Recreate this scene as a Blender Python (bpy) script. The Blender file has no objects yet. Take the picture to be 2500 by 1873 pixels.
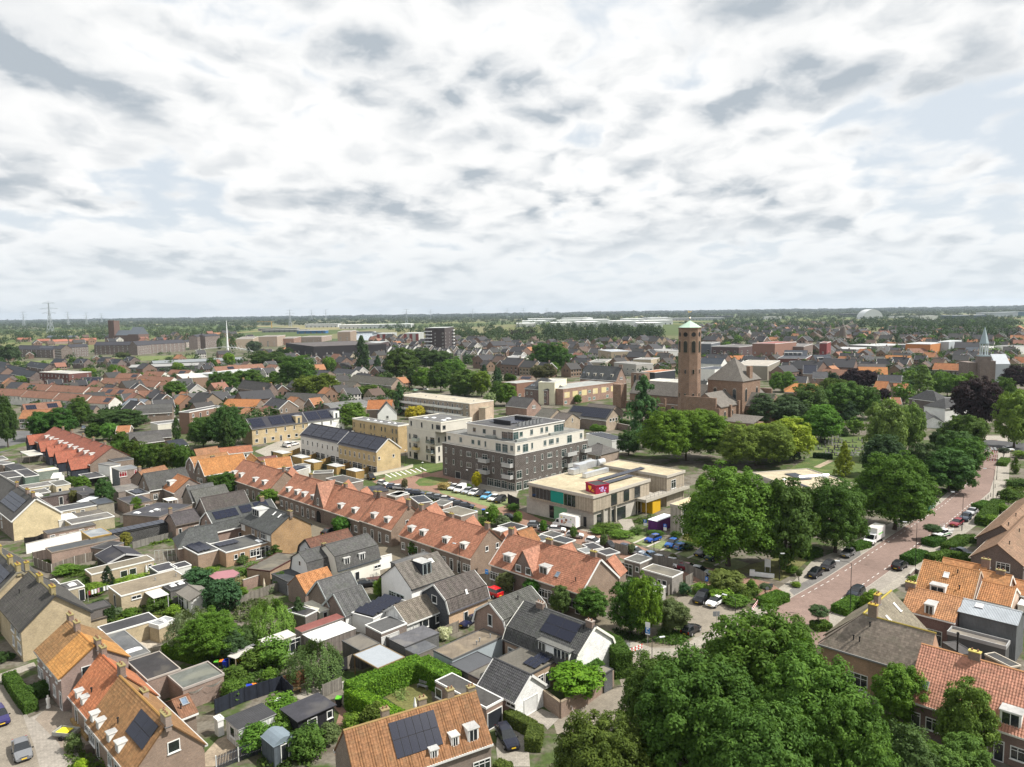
import bpy,math,random
from math import*
import numpy as np
from mathutils import Matrix,Vector as V
random.seed(7)
SC=bpy.context.scene
rg,en=range,enumerate
COL=SC.collection
# camera, sky, sun, exposure
CAM_H=50.
FPX,CX,CY=1800.,1250.,936.5
PITCH,ROLL=radians(5.58),radians(.82)
cam_d=bpy.data.cameras.new('camera');cam=bpy.data.objects.new('camera',cam_d);COL.objects.link(cam)
cam_d.sensor_fit='HORIZONTAL';cam_d.sensor_width=36.;cam_d.lens=36.*FPX/2500.
cam_d.clip_start=.5;cam_d.clip_end=60000.
CAM_M=Matrix.Rotation(pi/2-PITCH,3,'X')@Matrix.Rotation(-ROLL,3,'Z')
cam.matrix_world=Matrix.Translation((0,0,CAM_H))@CAM_M.to_4x4()
SC.camera=cam
SUN_EL,SUN_AZ=radians(52),radians(96)
sun_d=bpy.data.lights.new('sun','SUN');sun_d.energy=4.7;sun_d.angle=radians(1.);sun_d.color=(1.,.955,.88)
sun=bpy.data.objects.new('sun',sun_d);COL.objects.link(sun)
SUN_V=V((sin(SUN_AZ)*cos(SUN_EL),cos(SUN_AZ)*cos(SUN_EL),sin(SUN_EL)))
sun.rotation_euler=(-SUN_V).to_track_quat('-Z','Y').to_euler()
SC.view_settings.view_transform='Standard';SC.view_settings.look='None'
SC.view_settings.exposure=.56;SC.view_settings.gamma=1.;SC.view_settings.use_curve_mapping=False
SC.render.engine='CYCLES'
SC.cycles.max_bounces=6;SC.cycles.transparent_max_bounces=6;SC.cycles.diffuse_bounces=3
SC.cycles.volume_bounces=0
class NT:
 """small helper round a node tree"""
 def __init__(s,tree):s.t=tree;tree.nodes.clear()
 def n(s,typ,ins=None,**kw):
  nd=s.t.nodes.new(typ)
  for k,v in kw.items():setattr(nd,k,v)
  for k,v in(ins or{}).items():s.put(nd.inputs[k],v)
  return nd
 def put(s,sock,v):
  if isinstance(v,bpy.types.NodeSocket):s.t.links.new(v,sock)
  elif isinstance(v,bpy.types.Node):s.t.links.new(v.outputs[0],sock)
  else:
   if isinstance(v,tuple)and len(v)==3 and sock.type=='RGBA':v=v+(1,)
   sock.default_value=v
 def m(s,op,a,b=0.0,c=0.0,clamp=False):
  nd=s.t.nodes.new('ShaderNodeMath');nd.operation=op;nd.use_clamp=clamp
  s.put(nd.inputs[0],a);s.put(nd.inputs[1],b);s.put(nd.inputs[2],c);return nd.outputs[0]
 def x(s,a,b,clamp=False):return s.m('MULTIPLY',a,b,clamp=clamp)
 def sp(s,v):return s.n('ShaderNodeSeparateXYZ',{0:v})
 def vm(s,op,a,b=None,scale=None):
  nd=s.t.nodes.new('ShaderNodeVectorMath');nd.operation=op;s.put(nd.inputs[0],a)
  if b is not None:s.put(nd.inputs[1],b)
  if scale is not None:s.put(nd.inputs['Scale'],scale)
  return nd.outputs[0]
 def mix(s,f,a,b,blend='MIX'):
  nd=s.t.nodes.new('ShaderNodeMix');nd.data_type='RGBA';nd.blend_type=blend
  s.put(nd.inputs[0],f);s.put(nd.inputs[6],a);s.put(nd.inputs[7],b);return nd.outputs[2]
 def rng(s,v,a,b,c=0.0,d=1.,smooth=False):
  nd=s.t.nodes.new('ShaderNodeMapRange');nd.interpolation_type='SMOOTHSTEP' if smooth else 'LINEAR'
  for i,q in en((v,a,b,c,d)):s.put(nd.inputs[i],q)
  return nd.outputs[0]
 def noise(s,vec,scale,detail=3.,rough=.5,dist=0.0):
  return s.n('ShaderNodeTexNoise',{'Vector':vec,'Scale':scale,'Detail':detail,'Roughness':rough,'Distortion':dist}).outputs[0]
def build_world():
 w=bpy.data.worlds.new('World');SC.world=w;w.use_nodes=True
 t=NT(w.node_tree)
 d=t.n('ShaderNodeTexCoord').outputs['Generated']
 sep=t.sp(d);z=sep.outputs[2]
 sky=t.n('ShaderNodeTexSky',sky_type='NISHITA',sun_disc=False,sun_elevation=SUN_EL,sun_rotation=SUN_AZ,air_density=1.,dust_density=2.2,ozone_density=1.)
 zz=t.m('ADD',t.m('MAXIMUM',z,0.0),.24)
 inv=t.m('DIVIDE',1.,zz)
 p=t.n('ShaderNodeCombineXYZ',{0:t.x(sep.outputs[0],inv),1:t.x(sep.outputs[1],inv),2:11.2})
 p2=t.vm('MULTIPLY',p,(1.,1.,1.))
 def vor(v,sc):return t.n('ShaderNodeTexVoronoi',{'Vector':v,'Scale':sc},feature='F1').outputs['Distance']
 wv=t.n('ShaderNodeTexNoise',{'Vector':p2,'Scale':4.,'Detail':4.,'Roughness':.55}).outputs['Color']
 pw=t.vm('ADD',p2,t.vm('SCALE',t.vm('SUBTRACT',wv,(.5,.5,.5)),scale=.2))
 def dens(v):
  v=t.vm('MULTIPLY',v,(1.,.8,1.))
  a=t.noise(v,2.3,8.,.57)
  b=t.noise(t.vm('ADD',v,(3.1,7.2,0)),1.05,3.,.5)
  w=t.x(vor(v,7.),-.15)
  return t.m('ADD',t.m('ADD',t.x(a,.58),t.x(b,.48)),t.m('ADD',w,.075))
 d0=dens(pw);d1=dens(t.vm('MULTIPLY',pw,(1.075,1.075,1.)))
 cover=t.rng(d0,.395,.49,0.0,1.,True)
 under=t.rng(t.m('SUBTRACT',d0,d1),-.06,.15,0.0,1.,True)
 thick=t.rng(d0,.46,.9,0.0,1.,False)
 shade=t.m('ADD',t.x(under,t.m('ADD',t.x(thick,.85),.3)),t.x(thick,.46),clamp=True)
 big=t.noise(t.vm('MULTIPLY',p2,(.8,1.5,1.)),.9,2.,.5)
 shade=t.x(shade,t.rng(big,.34,.6,.72,1.9),clamp=True)
 ccol=t.mix(shade,(13.6,13.5,13.3,1),(6.,6.7,7.4,1))
 gap=t.mix(.85,sky.outputs[0],(10.,10.9,11.8,1))
 c=t.mix(t.x(cover,.95),gap,ccol)
 lowf=t.rng(z,.01,.15,1.,0.0,True)
 c=t.mix(t.x(lowf,.78),c,(10.,10.7,11.2,1))
 bg=t.n("ShaderNodeBackground",{"Color":c,"Strength":.054})
 t.n('ShaderNodeOutputWorld',{'Surface':bg})
build_world()
# turning photograph pixels into places on the ground
ZONES={'S':(0,0,1.),'D':(0,0,2212/2500.)}
for i,x in en((0,500,1000,1500,1880)):ZONES['a%d'%(i+1)]=(x,1400,2172/620.)
for i,x in en((0,450,940,1400,1940)):ZONES['b%d'%(i+1)]=(x,1080,2209/560.)
for i,x in en((0,400,800,1200,1600,2000)):ZONES['c%d'%(i+1)]=(x,740,2209/500.)
ZN=ZONES['S']
def Z(k):
 global ZN;ZN=ZONES[k]
def px(p):return(ZN[0]+p[0]/ZN[2],ZN[1]+p[1]/ZN[2])
def ray(p):
 x,y=px(p)
 return CAM_M@V(((x-CX)/FPX,-(y-CY)/FPX,-1.))
def U(p,z=0.0):
 """the point at height z seen at pixel p"""
 d=ray(p);k=(z-CAM_H)/d.z
 return V((d.x*k,d.y*k,z))
def at_depth(p,Y):
 """the point at distance Y along the view seen at pixel p (for what stands above the horizon)"""
 d=ray(p);k=Y/d.y
 return V((d.x*k,Y,CAM_H+d.z*k))
def proj(v):
 c=CAM_M.transposed()@(V(v)-V((0,0,CAM_H)))
 return(CX+FPX*c.x/-c.z,CY-FPX*c.y/-c.z)
 # materials
MATS={}
def PL(c):return M("plain",c)
def _coords(t):
 uv=t.n('ShaderNodeTexCoord').outputs['UV'];pos=t.n('ShaderNodeNewGeometry').outputs['Position']
 return uv,pos
def _vary(t,c,pos,amt=.12,sc=.35):
 n=t.noise(pos,sc,4.,.6)
 f=t.rng(n,.3,.7,1-amt,1+amt)
 return t.mix(1.,c,t.n('ShaderNodeCombineXYZ',{0:f,1:f,2:f}),'MULTIPLY')
def _mul(t,c,f):return t.mix(1.,c,t.n('ShaderNodeCombineXYZ',{0:f,1:f,2:f}),'MULTIPLY')
def M(kind,col=(.5,.5,.5)):
 key=(kind,tuple(round(x,4)for x in col))
 if key in MATS:return MATS[key]
 m=bpy.data.materials.new('%s_%d'%(kind,len(MATS)));m.use_nodes=True;MATS[key]=m
 t=NT(m.node_tree);rgb=tuple(col)+(1,)
 lum=max(col);k={'tile':.7,'tile2':.74,'brick':.74}.get(kind,.8);k+=(1.-k)*min(1,max(0,(lum-.3)/.4))if kind not in('tile','tile2')else 0
 col=tuple(v*k for v in col);rgb=col+(1,)
 rough,spec,metal,coat,bump,c=.8,.3,0.0,0.0,None,None
 uv,pos=_coords(t)
 if kind=='brick':
  br=t.n('ShaderNodeTexBrick',{'Vector':uv,'Color1':tuple(x*.82 for x in col)+(1,),'Color2':tuple(min(1,x*1.14)for x in col)+(1,),'Mortar':tuple(min(1,x*.6+.17)for x in col)+(1,),'Scale':1.,'Mortar Size':.011,'Brick Width':.23,'Row Height':.075})
  c=_vary(t,br.outputs[0],pos,.16,.5);c=_vary(t,c,pos,.1,5.)
  bump=(t.x(br.outputs[1],-1.),.25,.01)
 elif kind=='plain':
  c=_vary(t,rgb,pos,.06,.7);c=_vary(t,c,pos,.05,4.)
 elif kind=='plaster':
  c=_vary(t,rgb,pos,.09,.4)
  st=t.noise(t.vm('MULTIPLY',pos,(2.,2.,.25)),1.,4.,.6)
  c=t.mix(t.rng(st,.55,.8,0.0,.3),c,tuple(x*.55 for x in col)+(1,))
 elif kind in('tile','tile2'):
  sx,sy=(.24,.34)if kind=='tile' else(.32,.3)
  s=t.sp(uv)
  u=t.m('DIVIDE',s.outputs[0],sx);v=t.m('DIVIDE',s.outputs[1],sy)
  wn=t.n('ShaderNodeTexWhiteNoise',{'Vector':t.n('ShaderNodeCombineXYZ',{0:t.m('FLOOR',u),1:t.m('FLOOR',v),2:0.0})},noise_dimensions='2D').outputs[0]
  c=_mul(t,rgb,t.rng(wn,0,1,.76,1.2))
  c=_vary(t,c,pos,.15,.45);c=_vary(t,c,pos,.16,3.5)
  mo=t.noise(pos,1.1,5.,.65)
  c=t.mix(t.rng(mo,.5,.76,0.0,.5),c,(col[0]*.45+.04,col[1]*.5+.05,col[2]*.45+.03,1))
  fv=t.m('FRACT',v);fu=t.m('SINE',t.x(u,6.2832))
  hgt=t.m('ADD',t.x(fv,-.6),t.x(fu,.4 if kind=='tile' else .12))
  bump=(hgt,.8,.05);rough=.75
 elif kind=='bitumen':
  c=_vary(t,rgb,pos,.22,.35);c=_vary(t,c,pos,.14,2.5)
  s=t.sp(uv)
  seam=t.m('LESS_THAN',t.m('FRACT',t.x(s.outputs[0],1.)),.06)
  c=t.mix(t.x(seam,.3),c,tuple(x*.5 for x in col)+(1,))
  pu=t.noise(pos,.22,2.,.5,.6)
  c=t.mix(t.rng(pu,.52,.66,0.0,.4,True),c,(min(1,col[0]*1.6+.05),min(1,col[1]*1.55+.045),min(1,col[2]*1.4+.03),1))
  rough=.85;bump=(t.noise(pos,30.,2.),.3,.02)
 elif kind=='gravelroof':
  c=_vary(t,rgb,pos,.2,.3);c=_vary(t,c,pos,.15,1.7);c=_vary(t,c,pos,.2,12.);rough=.95
 elif kind=='corrugated':
  s=t.sp(uv)
  bump=(t.m('SINE',t.x(s.outputs[0],35.)),.8,.04)
  c=_vary(t,rgb,pos,.15,.6);c=_vary(t,c,pos,.1,4.);rough=.6
 elif kind=='wood':
  s=t.sp(uv)
  fl=t.m('FLOOR',t.x(s.outputs[0],6.5))
  wn=t.n('ShaderNodeTexWhiteNoise',{'W':fl},noise_dimensions='1D').outputs[0]
  c=_mul(t,rgb,t.rng(wn,0,1,.75,1.2));c=_vary(t,c,pos,.15,2.)
  gapm=t.m('LESS_THAN',t.m('FRACT',t.x(s.outputs[0],6.5)),.1)
  c=t.mix(t.x(gapm,.6),c,(.01,.01,.01,1))
 elif kind=='glass':
  rough,spec=.06,.9
  c=_vary(t,rgb,pos,.4,.6)
  bump=(t.noise(pos,.8,1.),.06,.1)
 elif kind=='solar':
  s=t.sp(uv)
  g=t.m('MAXIMUM',t.m('LESS_THAN',t.m('FRACT',t.x(s.outputs[0],6.)),.05),t.m('LESS_THAN',t.m('FRACT',t.x(s.outputs[1],6.)),.05))
  c=t.mix(t.x(g,.25),rgb,(.1,.11,.14,1));rough,spec=.22,.35
 elif kind=='paint':
  oi=t.n('ShaderNodeObjectInfo').outputs['Color'];c=oi;rough,spec,coat=.3,.3,.35
 elif kind=='gloss':
  c=rgb;rough,spec,coat=.25,.5,.3
 elif kind=='metal':
  c=_vary(t,rgb,pos,.1,1.);rough,metal=.4,.7
 elif kind=='brickpave':
  br=t.n('ShaderNodeTexBrick',{'Vector':pos,'Color1':tuple(x*.86 for x in col)+(1,),'Color2':tuple(min(1,x*1.12)for x in col)+(1,),'Mortar':tuple(x*.62 for x in col)+(1,),'Scale':1.,'Mortar Size':.008,'Brick Width':.22,'Row Height':.11})
  c=_vary(t,br.outputs[0],pos,.13,.12);c=_vary(t,c,pos,.12,.9);c=_vary(t,c,pos,.1,6.)
  tr=t.noise(t.vm('MULTIPLY',pos,(1.,1.,0.0)),.35,5.,.7)
  c=t.mix(t.rng(tr,.58,.8,0.0,.35),c,tuple(x*.6 for x in col)+(1,));rough=.9
 elif kind=='slabs':
  br=t.n('ShaderNodeTexBrick',{'Vector':pos,'Color1':tuple(x*.9 for x in col)+(1,),'Color2':tuple(min(1,x*1.08)for x in col)+(1,),'Mortar':tuple(x*.55 for x in col)+(1,),'Scale':1.,'Mortar Size':.012,'Brick Width':.4,'Row Height':.3})
  c=_vary(t,br.outputs[0],pos,.14,.25);c=_vary(t,c,pos,.14,2.2);rough=.9
 elif kind=='soil':
  c=_vary(t,rgb,pos,.3,.4);c=_vary(t,c,pos,.25,3.);rough=.95
 elif kind=='grass':
  c=_vary(t,rgb,pos,.25,.25);c=_vary(t,c,pos,.25,2.);c=_vary(t,c,pos,.25,14.)
  dr=t.noise(pos,.16,4.,.6)
  c=t.mix(t.rng(dr,.48,.7,0.0,.55),c,(.2,.18,.075,1));rough=.95
  bump=(t.noise(pos,9.,3.),.8,.1)
 elif kind=='leaf':
  at=t.n('ShaderNodeAttribute',attribute_name='lv').outputs['Fac']
  oi=t.n('ShaderNodeObjectInfo');c=oi.outputs['Color']
  c=_mul(t,c,t.rng(at,0,1,.6,1.6))
  hs=t.n('ShaderNodeHueSaturation',{'Hue':t.rng(at,0,1,.512,.488),'Color':c,'Saturation':1.,'Value':1.});c=hs.outputs[0]
  bs=t.n('ShaderNodeBsdfPrincipled',{'Base Color':c,'Roughness':.65,'Specular IOR Level':.12})
  tl=t.n('ShaderNodeBsdfTranslucent',{'Color':t.mix(1.,c,(1.25,1.3,.45,1),'MULTIPLY')})
  mx=t.n('ShaderNodeMixShader',{0:.26,1:bs,2:tl})
  t.n('ShaderNodeOutputMaterial',{0:mx});return m
 elif kind=='hedgecore':
  c=t.n('ShaderNodeObjectInfo').outputs['Color'];c=_vary(t,c,pos,.4,3.);rough=.9;spec=.1
  bump=(t.noise(pos,7.,3.),1.,.2)
 elif kind=='bark':
  c=_vary(t,rgb,pos,.3,3.);rough=.95
 elif kind=='water':
  c=rgb;rough,spec=.08,.8;bump=(t.noise(pos,.5,3.),.15,.2)
 else:c=rgb
 b=t.n('ShaderNodeBsdfPrincipled',{'Base Color':c,'Roughness':rough,'Specular IOR Level':spec,'Metallic':metal,'Coat Weight':coat,'Coat Roughness':.08})
 if bump:t.put(b.inputs['Normal'],t.n('ShaderNodeBump',{'Height':bump[0],'Strength':bump[1],'Distance':bump[2]}).outputs[0])
 t.n('ShaderNodeOutputMaterial',{0:b})
 return m
 # meshes
class MB:
 def __init__(s):s.v=[];s.f=[];s.m=[];s.uv=[];s.mats=[]
 def mi(s,mat):
  if mat not in s.mats:s.mats.append(mat)
  return s.mats.index(mat)
 def face(s,pts,mat):
  i=len(s.v);s.v+=[tuple(p)for p in pts];s.f.append(tuple(rg(i,i+len(pts))));s.m.append(s.mi(mat))
  P=[V(p)for p in pts];n=V((0,0,0))
  for a,b in zip(P,P[1:]+P[:1]):n+=a.cross(b)
  if n.length<1e-9:n=V((0,0,1))
  n.normalize()
  ua=V((1,0,0))if abs(n.z)>.999 else V((0,0,1)).cross(n).normalized()
  va=n.cross(ua);s.uv+=[(p.dot(ua),p.dot(va))for p in P]
 def pz(s,poly,ext,mat,cap=None):
  """poly: list of Vector; ext: Vector; closed solid"""
  P=[V(p)for p in poly];Q=[p+ext for p in P];n=V((0,0,0))
  for a,b in zip(P,P[1:]+P[:1]):n+=a.cross(b)
  if n.dot(ext)>0:P,Q=P[::-1],Q[::-1]
  s.face(P,cap or mat);s.face(Q[::-1],cap or mat)
  for i in rg(len(P)):
   j=(i+1)%len(P);s.face([P[j],P[i],Q[i],Q[j]],mat)
 def box(s,o,ax,ay,az,mat,top=None):
  """box from corner o with edge vectors"""
  o,ax,ay,az=V(o),V(ax),V(ay),V(az)
  if ax.cross(ay).dot(az)<0:ax,ay=ay,ax
  c=[o,o+ax,o+ax+ay,o+ay];d=[p+az for p in c]
  s.face(c[::-1],mat);s.face(d,top or mat)
  for i in rg(4):
   j=(i+1)%4;s.face([c[i],c[j],d[j],d[i]],mat)
 def bx(s,o,a,b,c,mat):s.box(o,V((a,0,0)),V((0,b,0)),V((0,0,c)),mat)
 def tube(s,a,b,r0,r1,mat,n=8,cap=True):
  a,b=V(a),V(b);d=(b-a).normalized()
  e=d.orthogonal().normalized();g=d.cross(e)
  A=[a+(e*cos(2*pi*k/n)+g*sin(2*pi*k/n))*r0 for k in rg(n)]
  B=[b+(e*cos(2*pi*k/n)+g*sin(2*pi*k/n))*r1 for k in rg(n)]
  for i in rg(n):
   j=(i+1)%n;s.face([A[i],A[j],B[j],B[i]],mat)
  if cap:s.face(A[::-1],mat);s.face(B,mat)
 def mesh(s,name,off=(0,0,0)):
  me=bpy.data.meshes.new(name);ox,oy,oz=off
  me.from_pydata([(x-ox,y-oy,z-oz)for x,y,z in s.v],[],s.f)
  for mt in s.mats:me.materials.append(mt)
  me.polygons.foreach_set('material_index',s.m)
  l=me.uv_layers.new(name='UVMap');l.data.foreach_set('uv',[c for q in s.uv for c in q])
  return me
 def bd(s,name,parent=None,off=(0,0,0),**props):
  o=bpy.data.objects.new(name,s.mesh(name,off));COL.objects.link(o)
  if parent is not None:o.parent=parent
  for k,v in props.items():o[k]=v
  return o
def bo(n,T,*a):
 b=MB();b.bx(*a);return b.bd(n,T)
def to(n,T,*a):
 b=MB();b.tube(*a);return b.bd(n,T)
def link(name,me,parent=None,loc=(0,0,0),rot=None,scale=None,col=None):
 o=bpy.data.objects.new(name,me);COL.objects.link(o);o.location=loc
 if rot is not None:o.rotation_euler=rot
 if scale is not None:o.scale=scale
 if col is not None:o.color=tuple(col)+(1,)if len(col)==3 else col
 if parent is not None:o.parent=parent
 return o
LBD=[]
def tg_(name,lb,cat,loc,gR=None,rotz=0.0):
 o=bpy.data.objects.new(name,None);COL.objects.link(o);o.empty_display_size=.5
 o.location=loc;o.rotation_euler=(0,0,rotz);tag(o,lb,cat,gR);return o
def tag(o,lb,cat,gR=None):
 o['label']=lb;o['category']=cat
 if gR:o['group']=gR
 LBD.append(o);return o
def cpt(src,loc,rotz,lb,gR=None,col=None,colname='body',scale=None):
 """a copy of a thing with copies of its parts and their sub-parts, sharing mesh data"""
 def cp(o,par):
  c=o.copy();COL.objects.link(c);c.parent=par
  for ch in KIDS.get(o.name,()):cp(ch,c)
  if col is not None and o.name.split('.')[0]in COLPARTS:c.color=tuple(col)+(1,)
  return c
 r=cp(src,None);r.location=loc;r.rotation_euler=(0,0,rotz);r['label']=lb
 if scale:r.scale=(scale,scale,scale)
 if gR:r['group']=gR
 LBD.append(r)
 return r
KIDS={}
COLPARTS={'body','crown','foliage','door','cab'}
def kids(root):
 """remember the children of a prototype for copy_tree"""
 for o in bpy.data.objects:
  if o.parent is not None:KIDS.setdefault(o.parent.name,[])
  if o.parent is not None and o not in KIDS[o.parent.name]:KIDS[o.parent.name].append(o)
UP=V((0,0,1))
def od(i):return['first','second','third','fourth','fifth','sixth','seventh','eighth','ninth','tenth','eleventh','twelfth','thirteenth','fourteenth','fifteenth','sixteenth','seventeenth','eighteenth','nineteenth','twentieth'][i]
# building parts
WH=(.68,.68,.66);DARKG=(.022,.028,.032);CREAM=(.62,.58,.48);ANTH=(.035,.04,.05)
WIN={'w':(1.15,1.5,2,.85),'W':(2.1,1.5,3,.85),'s':(.8,1.,1,1.2),'d':(1.,2.4,1,.05),'g':(2.5,2.2,0,.03),'t':(.9,2.1,1,.3),'b':(2.6,2.15,3,.1),'n':(.75,1.7,1,.7),'l':(1.6,.65,2,1.7),'q':(1.3,1.3,1,.9),'r':(1.7,1.5,0,.85),'D':(1.,2.2,0,.05),'h':(.95,1.8,1,.5),'B':(2.2,2.3,2,.1),'a':(1.2,2.6,2,.6)}
WCACHE={}
def win_meshes(w,h,cols,fc,gl,kind):
 k=(round(w,2),round(h,2),cols,fc,gl,kind)
 if k in WCACHE:return WCACHE[k]
 fm=PL(fc);f=MB();b=.09;d=.07
 X,Yv,Zv=V((1,0,0)),V((0,1,0)),V((0,0,1))
 def bar(x0,x1,z0,z1,dd=d):f.box((x0,0,z0),X*(x1-x0),Yv*dd,Zv*(z1-z0),fm)
 bar(-w/2,-w/2+b,0,h);bar(w/2-b,w/2,0,h);bar(-w/2+b,w/2-b,0,b);bar(-w/2+b,w/2-b,h-b,h)
 for i in rg(1,cols):
  x=-w/2+w*i/cols;bar(x-.03,x+.03,b,h-b,d*.9)
 if kind=='win' and cols>=2 and h>1.3:bar(-w/2+b,w/2-b,h*.7,h*.7+.05,d*.8)
 if kind=='win':bar(-w/2-.06,w/2+.06,-.07,0,.13)
 if kind=='door':bar(-w/2+b,w/2-b,h*.83,h*.83+.06,d*.8)
 p=MB();gm=M('glass',gl)if kind!='panel' else M('corrugated',gl)
 if kind=='door':
  p.face([(w/2-b,.02,b),(-w/2+b,.02,b),(-w/2+b,.02,h*.83),(w/2-b,.02,h*.83)],M('gloss',gl))
  p.face([(w/2-b,.022,h*.83),(-w/2+b,.022,h*.83),(-w/2+b,.022,h-b),(w/2-b,.022,h-b)],M('glass',DARKG))
  p.box((w*.25,.02,h*.42),X*.05,Yv*.05,Zv*.25,M('metal',(.6,.6,.6)))
 else:p.face([(w/2-b,.02,b),(-w/2+b,.02,b),(-w/2+b,.02,h-b),(w/2-b,.02,h-b)],gm)
 WCACHE[k]=(f.mesh('window_frame'),p.mesh('pane'));return WCACHE[k]
AP,SC_,TH,RWG=dict(name='apartment_block',cat='apartment block'),dict(name='school',cat='school'),dict(name='terraced_house',cat='terrace'),dict(name='rear_wing',cat='house wing')
EX,SH,OB,GA=[dict(name=n,cat=n)for n in('extension','shed','outbuilding','garage')]
def face_mat(o,n,off):
 """matrix with x = right seen from outside reversed so that normals face out, y = outward n, z = up"""
 r=n.cross(UP).normalized();u=r.cross(n)*-1 if False else UP
 m=Matrix((r,n,UP)).transposed().to_4x4();m.translation=V(o)-V(off);return m
def pwn(parent,off,o,n,ch,fc=WH,gl=DARKG,dc=(.03,.035,.04),dims=None,up=None,flatpane=False):
 w,h,cols,sill=dims or WIN[ch]
 kind='door' if ch=='d' else 'panel' if ch in 'gDr' else 'win'
 g=dc if ch in 'dgD' else(.72,.72,.7)if ch=='r' else gl
 fm,pm=win_meshes(w,h,cols,fc,g,kind)
 name={'d':'door','g':'garage_door','D':'door','r':'window'}.get(ch,'window')
 a=link(name,fm,parent)
 if up is None:mt=face_mat(o,n,off)
 else:
  r=n.cross(up).normalized();mt=Matrix((r,n,up)).transposed().to_4x4();mt.translation=V(o)-V(off)
 a.matrix_local=mt
 b=link({'d':'door_leaf','D':'door_leaf','g':'door_leaf','r':'shutter'}.get(ch,'pane'),pm,a)
 return a
def prw(parent,off,a,b,n,spec,fc=WH,gl=DARKG,dc=(.03,.035,.04),st=2.85,z0=0.0,inset=0.0,hs=None,zmax=99):
 """openings along the wall from a (viewer's left) to b; storeys separated by '/'"""
 a,b=V(a),V(b);L=(b-a).length
 if not spec or L<.5:return
 d=(b-a)/L
 for k,row in en(spec.split('/')):
  m=len(row)
  zz=z0+(hs[k]if hs else st*k)
  for i,ch in en(row):
   if ch in ' .':continue
   ins=inset
   if ch=='^':continue
   u=ins+(L-2*ins)*(i+.5)/m
   p=a+d*u;p.z=min(zz+WIN[ch][3],zmax-WIN[ch][1])
   pwn(parent,off,p+n*.004,n,ch,fc,gl,dc)
def tsh(mb,o,eu,ev,Lu,Lv,n,mat,tw=.3,th=.36,amp=.035):
 """pantiles as real geometry: waves across, one lapped step per course; ev points down the slope"""
 nu=max(2,int(round(Lu/tw))*4);nv=max(1,int(round(Lv/th)));base=len(mb.v);mi=mb.mi(mat)
 for j in rg(nv):
  for e in(0,1):
   lift=.012+.03*e
   for i in rg(nu+1):
    p=o+eu*(Lu*i/nu)+ev*(Lv*(j+e)/nv)+n*(lift+amp*sin(i*pi/2))
    mb.v.append(tuple(p))
 def uvp(i,j,e):return(Lu*i/nu+.01,-(Lv*(j+e*.98)/nv))
 for j in rg(nv):
  r0=base+(2*j)*(nu+1);r1=r0+nu+1
  for i in rg(nu):
   mb.f.append((r0+i,r1+i,r1+i+1,r0+i+1));mb.m.append(mi);mb.uv+=[uvp(i,j,0),uvp(i,j,1),uvp(i+1,j,1),uvp(i+1,j,0)]
  if j+1<nv:
   r2=r1+nu+1
   for i in rg(nu):
    mb.f.append((r1+i,r2+i,r2+i+1,r1+i+1));mb.m.append(mi);mb.uv+=[uvp(i,j,1)]*4
PCACHE={}
def panel_mesh(w,h):
 k=('sol',w,h)
 if k not in PCACHE:
  mb=MB();X,Y_,Z_=V((1,0,0)),V((0,1,0)),V((0,0,1))
  mb.box((-w/2,0,0),X*w,Y_*.04,Z_*h,PL((.035,.037,.045)))
  q=.025;mb.face([(w/2-q,.043,q),(-w/2+q,.043,q),(-w/2+q,.043,h-q),(w/2-q,.043,h-q)],M('solar',(.01,.013,.03)))
  PCACHE[k]=mb.mesh('solar_panel')
 return PCACHE[k]
def put_on(parent,off,name,me,o,n,up):
 a=link(name,me,parent);r=n.cross(up).normalized()
 mt=Matrix((r,n,up)).transposed().to_4x4();mt.translation=V(o)-V(off);a.matrix_local=mt;return a
def panels(parent,off,o,ea,eb,n,La,Lb,na,nb):
 """na x nb solar panels on the rectangle at o spanned by ea*La (across) and eb*Lb (up)"""
 w,h=La/na-.03,Lb/nb-.03
 me=panel_mesh(round(w,2),round(h,2))
 for i in rg(na):
  for j in rg(nb):
   p=o+ea*(La*(i+.5)/na)+eb*(Lb*j/nb)+n*.09
   put_on(parent,off,'solar_panel',me,p,n,eb)
def chimney(parent,off,c,ux,uy,zb,zt,w=.9,d=.55,col=(.23,.15,.11),pots=2,cap=(.32,.27,.12)):
 mb=MB();c=V(c)
 o=c-ux*w/2-uy*d/2;o.z=zb
 mb.box(o,ux*w,uy*d,UP*(zt-zb),M('brick',col))
 o2=o-ux*.06-uy*.06;o2.z=zt;mb.box(o2,ux*(w+.12),uy*(d+.12),UP*.12,PL(cap))
 o3=o-ux*.08-uy*.1;mb.box(o3+UP*(zt-zb)*.28,ux*(w+.16),uy*(d+.2),UP*.05,M('metal',(.35,.36,.38)))
 a=mb.bd('chimney',parent,off)
 for i in rg(pots):
  p=MB();q=c+ux*(w*((i+.5)/pots-.5));q.z=zt+.12
  p.tube(q,q+UP*.28,.1,.085,PL((.3,.16,.1)),6);p.bd('chimney_pot',a,off)
 return a
def vent(parent,off,p,h=.5,col=(.02,.02,.022)):
 mb=MB();p=V(p);mb.tube(p-UP*.2,p+UP*h,.08,.08,PL(col),6);mb.tube(p+UP*h,p+UP*(h+.14),.14,.12,PL(col),6)
 return mb.bd('vent_pipe',parent,off)
BRD=(.17,.105,.075);BRB=(.235,.165,.115);TAN=(.46,.36,.21);ORB=(.36,.2,.09);PINKB=(.33,.22,.18)
RED=(.4,.135,.065);ORA=(.5,.21,.06);BRN=(.26,.135,.055);GRY=(.1,.098,.095);DGR=(.055,.058,.062);LRED=(.48,.2,.12);GBR=(.155,.135,.11)
GRID=radians(-44.6)
def sdr(u,tol=13):
 a=atan2(u.y,u.x);k=round((a-GRID)/(pi/2));b=GRID+k*pi/2
 return V((cos(b),sin(b),0))if abs(a-b)<radians(tol)else u
DBG=[];OB_=[]
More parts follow.
